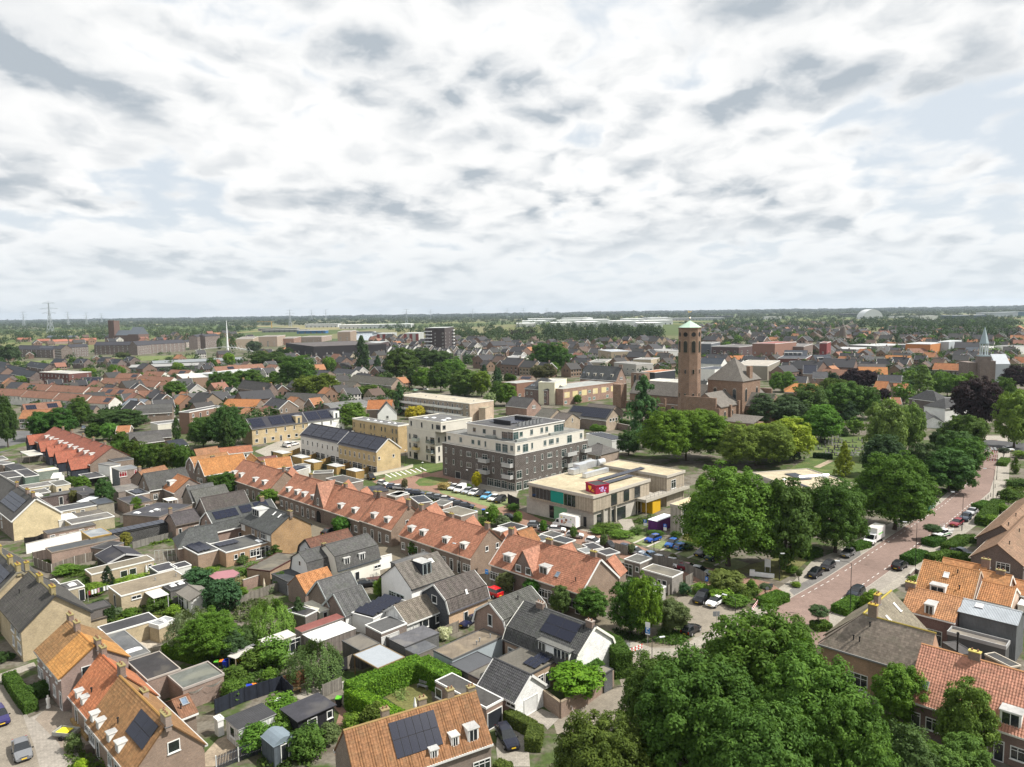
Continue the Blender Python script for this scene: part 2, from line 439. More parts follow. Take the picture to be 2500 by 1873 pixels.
def gb(lb,r1,r2,ev,zr,ze,wL=BRB,rO=GRY,rk='tile',F='',B='',E1='',E2='',dorm=(),cH=(),sol=(),sky=(),vN=(),tM=WH,bG=None,prof=None,zb=None,Wb=None,name='house',cat='house',tL=False,gR=None,hip=(0,0),fc=WH,dc=(.03,.035,.04),wk='brick',oe=.18,st=2.85,gut=True,wF_=None,wE_=None,W=None,base=0.0,world=None,ins=0.0,cap=None,hs=None,parent=None,snap=True,dsz=(1.5,1.15),dfc=WH,cC=(.32,.27,.12),cK=(.23,.15,.11)):
 if world:R1,R2,EV=[V(q)for q in world]
 else:R1,R2=U(r1,zr),U(r2,zr);EV=U(ev,ze)if ev is not None else None
 ux=(R2-R1);ux.z=0;L=ux.length;ux.normalize()
 if snap and not world:ux=sdr(ux)
 uy=V((-ux.y,ux.x,0))
 mid=(R1+R2)/2;mid.z=0
 if EV is None:
  if uy.dot(mid)>0:uy=-uy
  s=1
 else:
  if(EV-mid).dot(uy)<0:uy=-uy
 if W is None:W=abs((EV-mid).dot(uy))
 for k in rg(max(1,int(L/7))):OB_.append((*(R1+(R2-R1)*((k+.5)/max(1,int(L/7)))).xy,W+1.5))
 zb=ze if zb is None else zb;Wb=W if Wb is None else Wb
 off=mid+UP*base;off.z=base
 if parent is None:T=tg_(name,lb,cat,off,gR)
 else:T=parent;off=V(T.location)
 def P(u,v,z):return mid+ux*u+uy*v+UP*z
 h1,h2=hip
 rgt=UP.cross(uy);flip=rgt.dot(ux)<0
 pf=[(W,ze)]+([(W*a,ze+(zr-ze)*b)for a,b in(prof or())])+[(0,zr)]
 pb=[(Wb,zb)]+([(Wb*a,zb+(zr-zb)*b)for a,b in(prof or())])+[(0,zr)]
 wm=M(wk,wL);wF=M(wk,wF_)if wF_ else wm;wE=M(wk,wE_)if wE_ else wm
 x0,x1=-L/2-h1,L/2+h2
 mb=MB()
 def quad(a,b,c,d,mt,nrm):
  q=[a,b,c,d]
  if(q[1]-q[0]).cross(q[2]-q[0]).dot(nrm)<0:q=q[::-1]
  mb.face(q,mt)
 quad(P(x0,W,base),P(x1,W,base),P(x1,W,ze),P(x0,W,ze),wF,uy)
 quad(P(x0,-Wb,base),P(x1,-Wb,base),P(x1,-Wb,zb),P(x0,-Wb,zb),wm,-uy)
 for xe,hp,sg in((x0,h1,-1),(x1,h2,1)):
  poly=[P(xe,W,base)]+([P(xe,W,ze)]if hp else[P(xe,v,z)for v,z in pf])+([P(xe,-Wb,zb)]if hp else[P(xe,-v,z)for v,z in pb[::-1][1:]])+[P(xe,-Wb,base)]
  n=V((0,0,0))
  for a,b in zip(poly,poly[1:]+poly[:1]):n+=a.cross(b)
  if n.dot(ux*sg)<0:poly=poly[::-1]
  mb.face(poly,wE)
 mb.bd('wall',T,off)
 rm=M(rk,rO);em=PL(tuple(c*.5 for c in rO));TH=.13
 rb=MB();tb=MB();slopes={}
 for side,sg,pr in(('F',1,pf),('B',-1,pb)):
  segs=[]
  for(va,za),(vb,zb_)in zip(pr[:-1],pr[1:]):
   sl=V((0,vb-va,zb_-za));Ls=sl.length
   upv=(uy*sg*(vb-va)+UP*(zb_-za)).normalized();nn=ux.cross(upv)
   if nn.z<0:nn=-nn
   lo=.3 if(va,za)==pr[0]else 0.0
   a=P(0,sg*va,za)-upv*lo;b=P(0,sg*vb,zb_)
   ov0=-oe if not h1 else 0;ov1=oe if not h2 else 0
   if h1 or h2:q=[a+ux*(x0-.25*(h1>0)),a+ux*(x1+.25*(h2>0)),b+ux*(L/2),b+ux*(-L/2)]
   else:q=[a+ux*(x0+ov0),a+ux*(x1+ov1),b+ux*(x1+ov1),b+ux*(x0+ov0)]
   rb.pz(q,nn*TH,em,cap=rm)
   if tL and not(h1 or h2)and(side=='F' or tL==2):
    oo=b+ux*(x0+ov0)+nn*TH
    tsh(tb,oo,ux,-upv,x1-x0+ov1-ov0,Ls+lo,nn,rm)
   segs.append((P(0,sg*va,za),upv,nn,Ls))
  slopes[side]=segs
 for xe,hp,sg,xr in((x0,h1,-1,-L/2),(x1,h2,1,L/2)):
  if hp:
   a,b,c=P(xe+sg*.25,W+.25,ze-.05),P(xe+sg*.25,-Wb-.25,zb-.05),P(xr,0,zr)
   n=(b-a).cross(c-a)
   if n.z<0:a,b=b,a;n=-n
   rb.pz([a,b,c],n.normalized()*TH,em,cap=rm)
 rc=PL(cap or tuple(c*.8 for c in rO))
 o=P(-L/2-(oe if not h1 else 0),0,zr+TH*.7);rb.tube(o,o+ux*(L+(oe if not h1 else 0)+(oe if not h2 else 0)),.15,.15,rc,6)
 R=rb.bd('roof',T,off)
 if tb.v:tb.bd('roof_tiles',T,off,kind='stuff')
 tm=PL(tM)
 if gut:
  for side,sg,ww,zz in(('F',1,W,ze),('B',-1,Wb,zb)):
   g=MB();o=P(x0-(oe if not h1 else.2),sg*(ww+.02),zz-.3);g.box(o,ux*(x1-x0+2*oe),uy*sg*.34,UP*.22,tm);g.bd('gutter',T,off)
 if bG is not None:
  bm=PL(bG)
  for xe,sg,hp in((x0,-1,h1),(x1,1,h2)):
   if hp:continue
   g=MB()
   for sgn,pr in((1,pf),(-1,pb)):
    for(va,za),(vb,zb_)in zip(pr[:-1],pr[1:]):
     upv=(uy*sgn*(vb-va)+UP*(zb_-za));lo=upv.normalized()*(.3 if(va,za)==pr[0]else 0)
     a=P(xe+sg*oe,sgn*va,za-.12)-lo;b=P(xe+sg*oe,sgn*vb,zb_-.12)
     nn=ux.cross(b-a).normalized();nn=nn if nn.z>0 else-nn
     g.pz([a,b,b+nn*.32,a+nn*.32],ux*sg*.07,bm)
   g.bd('bargeboard',T,off)
 def fu(f):return(x1-(x1-x0)*f)if flip else(x0+(x1-x0)*f)
 def SP(side,u,t):
  segs=slopes[side];tot=sum(q[3]for q in segs);s=t*tot
  for q in segs:
   if s<=q[3]+1e-6:return q[0]+ux*u+q[1]*s+q[2]*TH,q[1],q[2]
   s-=q[3]
  q=segs[-1];return q[0]+ux*u+q[1]*q[3]+q[2]*TH,q[1],q[2]
 kw=dict(fc=fc,dc=dc,st=st,hs=hs)
 l,r_=P(fu(0),W,0),P(fu(1),W,0);prw(T,off,l,r_,uy,F,z0=base,zmax=ze-.32,**kw)
 prw(T,off,P(fu(1),-Wb,0),P(fu(0),-Wb,0),-uy,B,z0=base,**kw)
 for n,xe,spec in((-ux,x0,E1),(ux,x1,E2)):
  if not spec:continue
  rr=UP.cross(n);a,b=(P(xe,W,0),P(xe,-Wb,0))if rr.dot(uy)<0 else(P(xe,-Wb,0),P(xe,W,0))
  rows=spec.split('/')
  for k,row in en(rows):
   zz=hs[k]if hs and k<len(hs)else st*k
   i_=(W+Wb)*.22 if zz+1.4>ze-.2 else ins
   prw(T,off,a,b,n,row,z0=base+zz,inset=i_,fc=fc,dc=dc)
 zr_seg=pf[1]
 for dm in dorm:
  f,t,w,h=(tuple(dm)+(None,)*4)[:4]if isinstance(dm,(tuple,list))else(dm,None,None,None)
  t=.16 if t is None else t;w=w or dsz[0];h=h or dsz[1];u=fu(f)
  v0=W+(pf[1][0]-W)*t;z0=ze+(pf[1][1]-ze)*t+.1
  tan=(pf[1][1]-ze)/max(.01,(W-pf[1][0]));v1=v0-(h+.05)/tan
  dmm=PL(dfc);d=MB()
  d.pz([P(u-w/2,v0,z0-.3),P(u-w/2,v0,z0+h),P(u-w/2,max(v1,0),z0+h),P(u-w/2,max(v1,0),z0+h-.4)],ux*w,dmm)
  o=P(u-w/2-.08,v0+.14,z0+h);d.box(o,ux*(w+.16),uy*-(v0+.1-max(v1,0)),UP*.12,dmm,M('bitumen',(.42,.42,.41)))
  dd=d.bd('dormer',T,off)
  put_dwin(dd,off,P(u,v0+.004,z0+.05),uy,w-.3,h-.18,fc)
 for c in cH:
  f,dv,w,hh=(tuple(c)+(None,)*4)[:4]if isinstance(c,(tuple,list))else(c,None,None,None)
  dv=dv or 0;zc=zr-abs(dv)/max(W,.1)*(zr-ze)
  chimney(T,off,P(fu(f),dv,0),ux,uy,zc-.7,zc+(hh or 1.2),w or.9,.6,col=cK,pots=2 if(w or.9)<1.3 else 3,cap=cC)
 for s_ in sol:
  u0,u1,t0,t1,na,nb=s_[:6];side=s_[6]if len(s_)>6 else 'F'
  a,upv,nn=SP(side,fu(u0),t0);b=SP(side,fu(u1),t0)[0];c=SP(side,fu(u0),t1)[0]
  ea=b-a;La=ea.length;eb=c-a;Lb=eb.length
  panels(T,off,a,ea/La,eb.normalized(),nn,La,Lb,na,nb)
 for s_ in sky:
  u0,t0=s_[:2];w,h=s_[2:4]if len(s_)>3 else(.8,1.1);side=s_[4]if len(s_)>4 else 'F'
  a,upv,nn=SP(side,fu(u0),t0)
  sw=pwn(T,off,a+nn*.05,nn,'s',fc=s_[5]if len(s_)>5 else(.3,.31,.32),gl=(.16,.22,.3)if len(s_)<6 else(.75,.75,.73),dims=(w,h,1,0),up=upv);sw.name='skylight'
 for s_ in vN:
  a,upv,nn=SP(s_[2]if len(s_)>2 else 'F',fu(s_[0]),s_[1]);vent(T,off,a)
 TI[T.name]=dict(P=P,W=W,Wb=Wb,L=L,ux=ux,uy=uy,fu=fu,off=off,SP=SP,x0=x0,x1=x1,zr=zr,ze=ze)
 return T
TI={}
def put_dwin(parent,off,o,n,w,h,fc):
 k=('dw',round(w,2),round(h,2),fc)
 if k not in WCACHE:
  f=MB();fm=PL(fc);X,Yv,Zv=V((1,0,0)),V((0,1,0)),V((0,0,1));nn=2 if w<2 else max(2,int(w/.9))
  for i in rg(nn+1):f.box((-w/2+(w-.07)*i/nn,0,0),X*.07,Yv*.06,Zv*h,fm)
  f.box((-w/2,0,-.08),X*w,Yv*.06,Zv*.08,fm);f.box((-w/2,0,h),X*w,Yv*.06,Zv*.08,fm)
  f.face([(w/2,.02,0),(-w/2,.02,0),(-w/2,.02,h),(w/2,.02,h)],M('glass',DARKG));WCACHE[k]=f.mesh('window')
 a=link('window',WCACHE[k],parent);a.matrix_local=face_mat(o,n,off);return a
def xgb(T,f,w,zr,ze,rO,rk='tile',wL=None,out=.05,F='',fc=WH,bG=None,tL=False,wk='brick',arch=False,depth=None,win=()):
 """a gable facing the front, growing out of the main roof of a gable() house"""
 I=TI[T.name];P,W,uy,ux,off=I['P'],I['W'],I['uy'],I['ux'],I['off'];u=I['fu'](f);v=W+out
 zR,zE=I['zr'],I['ze']
 mb=MB();poly=[P(u-w/2,v,0),P(u+w/2,v,0),P(u+w/2,v,ze),P(u,v,zr),P(u-w/2,v,ze)]
 mb.pz(poly,uy*-(out+.3),M(wk,wL));mb.bd('front_gable',T,off)
 rb=MB();tb=MB();rm=M(rk,rO)
 vback=max(0,W*(1-(zr-zE)/(zR-zE)))if depth is None else depth
 for sg in(-1,1):
  a,b=P(u+sg*(w/2+.1),v+.12,ze-.05),P(u,v+.12,zr);c=P(u,vback,zr);vb2=W*(1-max(0,ze-zE)/(zR-zE))if zR>zE else 0
  d=P(u+sg*(w/2+.1),min(vb2,W),ze-.05)
  n=(b-a).cross(d-a);n=n if n.z>0 else-n;n.normalize();rb.pz([a,b,c,d],n*.14,PL(tuple(x*.6 for x in rO)),cap=rm)
 g=rb.bd('gable_roof',T,off)
 if bG:
  g2=MB()
  for sg in(-1,1):
   a,b=P(u+sg*(w/2+.2),v+.13,ze-.25),P(u,v+.13,zr-.05);g2.pz([a,b,b+UP*.3,a+UP*.3],uy*.06,PL(bG))
  g2.bd('gable_bargeboard',T,off)
 prw(T,off,P(I['fu'](f)-w/2*(1 if not False else 1),v,0),P(I['fu'](f)+w/2,v,0),uy,F,fc=fc)
 for(du,z,ch)in win:pwn(T,off,P(u+du*(1 if I['fu'](1)>I['fu'](0)else-1),v+.004,z),uy,ch,fc)
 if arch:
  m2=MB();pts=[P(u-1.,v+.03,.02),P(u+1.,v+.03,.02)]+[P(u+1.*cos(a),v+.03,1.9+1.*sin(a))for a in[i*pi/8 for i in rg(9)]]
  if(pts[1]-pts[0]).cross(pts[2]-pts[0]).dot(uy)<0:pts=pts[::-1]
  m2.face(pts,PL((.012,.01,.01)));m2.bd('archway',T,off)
def rect3(p0,p1,p2,z,ortho=True):
 A,B,C=U(p0,z),U(p1,z),U(p2,z)
 a,c=A-B,C-B
 if ortho:
  if a.length>=c.length:
   ea=sdr(a.normalized());a=ea*a.length;q=V((-ea.y,ea.x,0));c=q*c.dot(q)
  else:
   ec=sdr(c.normalized());c=ec*c.length;q=V((-ec.y,ec.x,0));a=q*a.dot(q)
 return B,a,c
def fl(lb,p0,p1,p2,z,wL=BRB,rO=(.1,.1,.1),rk='bitumen',tM=WH,L='',R='',BL='',BR='',name='garage',cat='garage',gR=None,wk='brick',base=0.0,fc=WH,dc=(.03,.035,.04),st=2.85,rim=.07,over=.08,dO=(),sol=(),fas=.18,parent=None,hs=None,gl=DARKG,rect=None,vN=(),legs=False,wallL=None,wallR=None,part=('wall','roof')):
 """flat-roofed building; p0 left, p1 nearest and p2 right corner of its roof, at height z"""
 B,a,c=rect or rect3(p0,p1,p2,z)
 La,Lc=a.length,c.length
 for i in rg(max(1,int(La/8))):
  for j in rg(max(1,int(Lc/8))):OB_.append((*(B+a*((i+.5)/max(1,int(La/8)))+c*((j+.5)/max(1,int(Lc/8)))).xy,5))
 if La<.5:a=a.normalized()*.5 if La>0 else V((.5,0,0));La=.5
 if Lc<.5:c=c.normalized()*.5;Lc=.5
 ea,ec=a/La,c/Lc
 off=(B+(a+c)/2);off=V((off.x,off.y,base))
 if parent is None:T=tg_(name,lb,cat,off,gR)
 else:T=parent;off=V(T.location)
 g=V((B.x,B.y,base))
 mb=MB()
 if legs:
  pm=PL(legs if isinstance(legs,tuple)else(.2,.2,.2))
  for fa in(0,1):
   for fcc in(0,1):
    p=MB();o=g+ea*(.02+(La-.16)*fa)+ec*(.02+(Lc-.16)*fcc);p.box(o,ea*.12,ec*.12,UP*(z-base-.2),pm);p.bd('post',T,off)
 else:
  zt=z-.06-base
  P0,P1,P2,P3=g+a,g,g+c,g+a+c;wm=M(wk,wL)
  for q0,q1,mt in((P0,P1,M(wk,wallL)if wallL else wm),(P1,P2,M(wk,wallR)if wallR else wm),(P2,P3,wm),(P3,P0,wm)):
   q=[q0,q1,q1+UP*zt,q0+UP*zt];mb.face(q,mt)
  mb.bd(part[0],T,off)
 rb=MB();tm=PL(tM);rm=M(rk,rO);ov=over
 o=B-ea*ov-ec*ov;o.z=z-fas
 rb.box(o,ea*(La+2*ov),ec*(Lc+2*ov),UP*(fas-.02),tm,rm)
 if rim:
  t_=.14
  oz=V((o.x,o.y,z-.02));LA,LC=La+2*ov,Lc+2*ov
  rb.box(oz,ea*LA,ec*t_,UP*rim,tm);rb.box(oz+ec*(LC-t_),ea*LA,ec*t_,UP*rim,tm)
  rb.box(oz+ec*t_,ea*t_,ec*(LC-2*t_),UP*rim,tm);rb.box(oz+ea*(LA-t_)+ec*t_,ea*t_,ec*(LC-2*t_),UP*rim,tm)
 rb.bd(part[1],T,off)
 kw=dict(fc=fc,dc=dc,st=st,hs=hs,gl=gl,z0=base)
 prw(T,off,g+a,g,-ec,L,**kw);prw(T,off,g,g+c,-ea,R,**kw)
 prw(T,off,g+c,g+a+c,ec,BR,**kw);prw(T,off,g+a+c,g+a,ea,BL,**kw)
 for q in dO:
  fa,fcc=q[:2];w,d=q[2:4]if len(q)>3 else(1.,1.);col=q[4]if len(q)>4 else(.75,.77,.78)
  m2=MB();oo=V((B.x,B.y,z))+a*fa+c*fcc-ea*w/2-ec*d/2
  m2.box(oo,ea*w,ec*d,UP*.12,PL((.6,.6,.6)))
  b1=oo+UP*.12+ea*.06+ec*.06;t1=[b1,b1+ea*(w-.12),b1+ea*(w-.12)+ec*(d-.12),b1+ec*(d-.12)]
  cc=sum(t1,V())/4+UP*.22;top=[cc+(p-cc)*.55 for p in t1]
  for p in top:p.z=cc.z
  if(t1[1]-t1[0]).cross(t1[2]-t1[0]).z<0:t1,top=t1[::-1],top[::-1]
  m2.face(top,M('gloss',col))
  for i in rg(4):m2.face([t1[i],t1[(i+1)%4],top[(i+1)%4],top[i]],M('gloss',col))
  m2.bd('roof_light',T,off)
 for q in sol:
  fa0,fa1,fc0,fc1,na,nc=q[:6];tilt=q[6]if len(q)>6 else .18
  w,h=La*(fa1-fa0)/na,Lc*(fc1-fc0)/nc
  me=panel_mesh(round(w-.06,2),round(h-.06,2))
  for i in rg(na):
   for j in rg(nc):
    o=V((B.x,B.y,z+.15))+ea*(La*fa0+w*(i+.5))+ec*(Lc*fc0+h*j)
    upv=(ec+UP*tilt).normalized();n=ea.cross(upv);n=n if n.z>0 else-n
    put_on(T,off,'solar_panel',me,o,n,upv)
 for q in vN:vent(T,off,V((B.x,B.y,z))+a*q[0]+c*q[1],.45,q[2]if len(q)>2 else(.3,.3,.3))
 TI[T.name]=dict(B=B,a=a,c=c,ea=ea,ec=ec,off=off,z=z)
 return T
SHZ=.002
def sheet(name,pts,mat,z=.004,px_=True,kind='structure',lb=None):
 global SHZ
 SHZ+=.0015;z=SHZ
 mb=MB();P=[U(p,0)if px_ else V(p)for p in pts]
 P=[V((p.x,p.y,z))for p in P]
 n=sum(((a.x*b.y-a.y*b.x)for a,b in zip(P,P[1:]+P[:1])))
 if n<0:P=P[::-1]
 mb.face(P,mat);o=mb.bd(name);o['kind']=kind
 if lb:o['label']=lb
 return o
def strip_pts(line,w,px_=True):
 P=[U(p,0)if px_ else V(p)for p in line];Lf,Rt=[],[]
 for i,p in en(P):
  d=(P[min(i+1,len(P)-1)]-P[max(i-1,0)]);d.z=0;d.normalize();n=V((-d.y,d.x,0))
  wa,wb=(w if isinstance(w,tuple)else(w/2,w/2));Lf.append(p+n*wa);Rt.append(p-n*wb)
 return Lf,Rt
def strip(name,line,w,mat,z=.004,kind='structure',px_=True,h=0.0):
 Lf,Rt=strip_pts(line,w,px_);mb=MB();zz=UP*(z+h)
 for i in rg(len(Lf)-1):
  q=[Rt[i],Rt[i+1],Lf[i+1],Lf[i]]
  mb.face([p+zz for p in q],mat)
  if h:
   for a,b in((Rt[i+1],Rt[i]),(Lf[i],Lf[i+1])):mb.face([a+UP*z,a+zz,b+zz,b+UP*z],mat)
 o=mb.bd(name);o['kind']=kind;return o
 # vegetation
RNG=np.random.default_rng(11)
LEAF=None
def leaf_mesh(name,pos,nrm,size,lv,mat,stretch=1.5):
 n=len(pos);nrm=nrm/(np.linalg.norm(nrm,axis=1,keepdims=True)+1e-9)
 r=RNG.normal(size=(n,3));t=np.cross(nrm,r);t/=(np.linalg.norm(t,axis=1,keepdims=True)+1e-9);b=np.cross(nrm,t)
 s=size[:,None];fold=nrm*s*.25
 v=np.empty((n,4,3));v[:,0]=pos-t*s*stretch;v[:,1]=pos-b*s*.8+fold;v[:,2]=pos+t*s*stretch;v[:,3]=pos+b*s*.8+fold
 me=bpy.data.meshes.new(name);me.vertices.add(n*4);me.loops.add(n*4);me.polygons.add(n)
 me.vertices.foreach_set('co',v.reshape(-1).astype(np.float32))
 me.loops.foreach_set('vertex_index',np.arange(n*4,dtype=np.int32))
 me.polygons.foreach_set('loop_start',np.arange(0,n*4,4,dtype=np.int32));me.polygons.foreach_set('loop_total',np.full(n,4,dtype=np.int32))
 at=me.attributes.new('lv','FLOAT','FACE');at.data.foreach_set('value',lv.astype(np.float32))
 me.materials.append(mat);me.update(calc_edges=True);return me
def sph(n):
 d=RNG.normal(size=(n,3));return d/np.linalg.norm(d,axis=1,keepdims=True)
def crown(name,shape,nclump,nleaf,leafsz,clump=(.16,.3),seed=1,lump=.16,inner=.25):
 """foliage filling x,y in [-1,1], z in [0,2]; clumps of leaves on limbs, with gaps between them"""
 global RNG
 RNG=np.random.default_rng(seed)
 C=[]
 ph=RNG.uniform(0,6.28,8)
 while len(C)<nclump:
  d=sph(1)[0];r=RNG.uniform(inner,1)**.5 if RNG.random()<.8 else RNG.uniform(.2,.8)
  lumpf=1+lump*(sin(3*atan2(d[1],d[0])+ph[0])*.6+sin(5*d[2]+ph[1])*.5+sin(5*atan2(d[1],d[0])+4*d[2]+ph[2])*.5)
  z=d[2];x,y=d[0],d[1]
  if shape=='round':k=(1,1)
  elif shape=='dome':
   if z<-.88:continue
   k=(1,1)
  elif shape=='oval':k=(1,1)
  elif shape=='spread':
   if z<-.6:continue
   k=(1,1)
  elif shape=='cone':pass
  elif shape=='column':pass
  if shape in('cone','column','tier'):
   zz=RNG.uniform(0,1);a=RNG.uniform(0,6.28)
   if shape=='cone':rr=(1-zz)**.85*(.85+.25*sin(zz*34+a*2))+.03
   elif shape=='tier':rr=(sin(min(1,zz*1.15+.18)*pi)**.6 if zz<.8 else(1-zz)*2.5)*(.8+.35*sin(zz*30+a*3))
   else:rr=min(1,.45+zz*2.2,(1.03-zz)*2.4)*(.88+.12*sin(a*3+zz*9))
   q=RNG.uniform(.55,1)if RNG.random()<.85 else RNG.uniform(.1,.6)
   C.append((cos(a)*rr*q,sin(a)*rr*q,zz*2,cos(a),sin(a),.35));continue
  zz=1+z*r*lumpf*.88
  if shape=='dome':zz=.12+(zz-.23)/1.65*1.78
  if shape=='spread':zz=.12+(zz-.47)/1.41*1.76
  C.append((x*r*lumpf*.86,y*r*lumpf*.86,zz,x,y,max(z,-.3)))
 C=np.array(C);cr=RNG.uniform(clump[0],clump[1],nclump)
 if shape in('cone','tier','column'):cr*=(1.05-.4*C[:,2]/2)
 N=nclump*nleaf;idx=np.repeat(np.arange(nclump),nleaf)
 d=sph(N);d[:,2]=np.where(d[:,2]<-.55,-d[:,2]*.8,d[:,2]);d/=np.linalg.norm(d,axis=1,keepdims=True)
 rad=RNG.uniform(.45,1,N)**.7*cr[idx]
 flat_=np.array([1.,1.,.95])
 pos=C[idx,:3]+d*rad[:,None]*flat_
 pos[:,2]=np.clip(pos[:,2],0.0,2.05)
 nr=d*.85+np.array([0,0,.28])+C[idx,3:]*.35+RNG.normal(size=(N,3))*.42
 lv=np.clip(RNG.uniform(.1,.9,nclump)[idx]*.55+RNG.uniform(0,1,N)*.45,0,1)
 return leaf_mesh(name,pos,nr,leafsz*RNG.uniform(.7,1.3,N),lv,LEAF)
def weeping(name,n,seed,leafsz=.022):
 global RNG
 RNG=np.random.default_rng(seed)
 P,Nn,lv=[],[],[]
 for i in rg(n):
  a=RNG.uniform(0,6.28);r=RNG.uniform(.25,1)**.6*.95;z0=2*(1-.55*r*r)-RNG.uniform(0,.35);ln=RNG.uniform(.3,.95)*(.5+r*.7);g=RNG.uniform(.1,.9)
  k=34
  for j in rg(k):
   f=j/k;rr=r*(1+.08*sin(f*3));z=max(.05,z0-ln*f)
   P.append((cos(a)*rr+RNG.normal()*.035,sin(a)*rr+RNG.normal()*.035,z));Nn.append((cos(a),sin(a),.5));lv.append(g*.6+RNG.random()*.4)
 P=np.array(P);Nn=np.array(Nn)+RNG.normal(size=(len(P),3))*.4
 return leaf_mesh(name,P,Nn,leafsz*RNG.uniform(.7,1.3,len(P)),np.array(lv),LEAF,2.)
def trunk_mesh(name,seed,limbs=7,lean=.04):
 """unit trunk: height 1 at the crown base, limbs reaching into the crown; scaled per tree"""
 rs=random.Random(seed);mb=MB();bk=M('bark',(.085,.065,.05))
 p=V((0,0,-.05));pts=[p]
 for k in rg(5):p=p+V((rs.uniform(-lean,lean),rs.uniform(-lean,lean),.26));pts.append(p)
 for k,(a,b)in en(zip(pts,pts[1:])):mb.tube(a,b,.1-.013*k+(.03 if k==0 else 0),.1-.013*(k+1),bk,8,False)
 for i in rg(limbs):
  a=6.28*i/limbs+rs.uniform(-.3,.3);k=rs.randint(2,4);s=pts[k];e1=s+V((cos(a)*.32,sin(a)*.32,.34));e2=e1+V((cos(a)*.3,sin(a)*.3,.45+rs.uniform(-.1,.2)))
  mb.tube(s,e1,.05,.032,bk,6,False);mb.tube(e1,e2,.032,.012,bk,5,False)
 return mb.mesh(name)
CR,TK={},[]
def init_veg():
 global LEAF
 LEAF=M('leaf')
 for i in rg(2):CR['big%d'%i]=crown('crown','dome',760,76,.018,(.08,.155),20+i,.16,.4)
 for i in rg(3):CR['round%d'%i]=crown('crown','dome',270,74,.03,(.12,.23),30+i,.16,.4)
 for i in rg(2):CR['oval%d'%i]=crown('crown','oval',270,70,.03,(.12,.22),40+i,.14,.4)
 for i in rg(2):CR['spread%d'%i]=crown('crown','spread',180,66,.031,(.14,.25),45+i,.2)
 for i in rg(2):CR['bush%d'%i]=crown('foliage','dome',70,46,.055,(.22,.38),50+i,.12)
 CR['ball0']=crown('crown','round',120,40,.05,(.18,.26),55,.03,.5)
 for i in rg(2):CR['cone%d'%i]=crown('crown','cone',190,42,.034,(.1,.2),60+i)
 CR['tier0']=crown('crown','tier',210,44,.032,(.1,.22),64)
 for i in rg(2):CR['column%d'%i]=crown('crown','column',210,42,.034,(.13,.24),66+i)
 for i in rg(4):CR['far%d'%i]=crown('crown','dome',46,26,.075,(.2,.36),70+i,.2)
 CR['weep0']=weeping('crown',230,80)
 for i in rg(3):TK.append(trunk_mesh('trunk',90+i))
CNT={};OCC=[]
def pick(kind):
 ks=[k for k in CR if k[:-1]==kind];CNT[kind]=CNT.get(kind,-1)+1;return CR[ks[CNT[kind]%len(ks)]]
G1=(.04,.078,.014);G2=(.06,.115,.018);G3=(.088,.15,.02);G4=(.028,.056,.016);GD=(.02,.042,.016);GB=(.036,.066,.03);GY=(.14,.19,.02);GS=(.085,.115,.065)
PUR=(.018,.01,.014);GYEL=(.42,.34,.02);GC=(.024,.05,.022)
def tree_at(p,h,w,kind,lb,col,cb=None,cat='tree',name=None,gR=None,bush=False,lean=0):
 """a tree with its foot at p, total height h and crown width w; cb = crown base height"""
 if cb is None:cb={'cone':.06,'tier':.1,'column':.04,'weep':.04,'ball':.5,'big':.07,'spread':.12,'far':.06}.get(kind,.07)*h
 if bush:cb=0.0
 OCC.append((p.x,p.y,w*.38))
 T=tg_(name or('shrub' if bush else 'tree'),lb,'bush' if bush else cat,p,gR,random.uniform(0,6.28))
 j=random.uniform(.86,1.14);j*=1.38;col=(col[0]*j*random.uniform(.94,1.06),col[1]*j,col[2]*.9*j*random.uniform(.9,1.1))
 hc=h-cb;k=2 if w>hc*1.28 and kind in('big','round')and not bush else 1
 for i in rg(k):
  ww=w*(.58 if k==1 else.4);sgn=(0 if k==1 else(-1,1)[i])*w*.2
  c=link('foliage' if bush else 'crown',pick(kind),T,(sgn,0,cb+(hc*.04*i)),(0,0,random.uniform(0,6)),(ww,ww,hc/2*(1-.1*i*random.random())),col)
 if k==2:T.rotation_euler=(0,0,random.uniform(-.4,.4))
 if not bush:
  th=cb+(h-cb)*.35;tw=max(.9,min(w*.42,h*.3))*.8
  link('trunk',random.choice(TK),T,(0,0,0),None,(tw,tw,max(th/1.3,.5)))
 return T
def tree(x,ytop,ybase,wpx,kind,lb,col=G2,cb=None,cat='tree',name=None,gR=None,bush=False,hmul=1.):
 """pixel position of the foot (x, ybase), of the top and the crown's width in pixels"""
 kind={'r':'round','o':'oval','b':'big','c':'cone'}.get(kind,kind);p=U((x,ybase));hx,hy=px((x,ybase));tx,ty=px((x,ytop))
 h=CAM_H
 lo,hi=.1,60.
 for _ in rg(30):
  h=(lo+hi)/2
  if proj(p+UP*h)[1]>ty:lo=h
  else:hi=h
 dpt=-(CAM_M.transposed()@(p-V((0,0,CAM_H)))).z
 w=wpx/ZN[2]*dpt/FPX
 return tree_at(p,h*hmul,w,kind,lb,col,None if cb is None else cb*h,cat,name,gR,bush)
def bush(x,ytop,ybase,wpx,lb,col=G2,kind='bush',name='shrub',gR=None):
 return tree(x,ytop,ybase,wpx,kind,lb,col,bush=True,name=name,gR=gR)
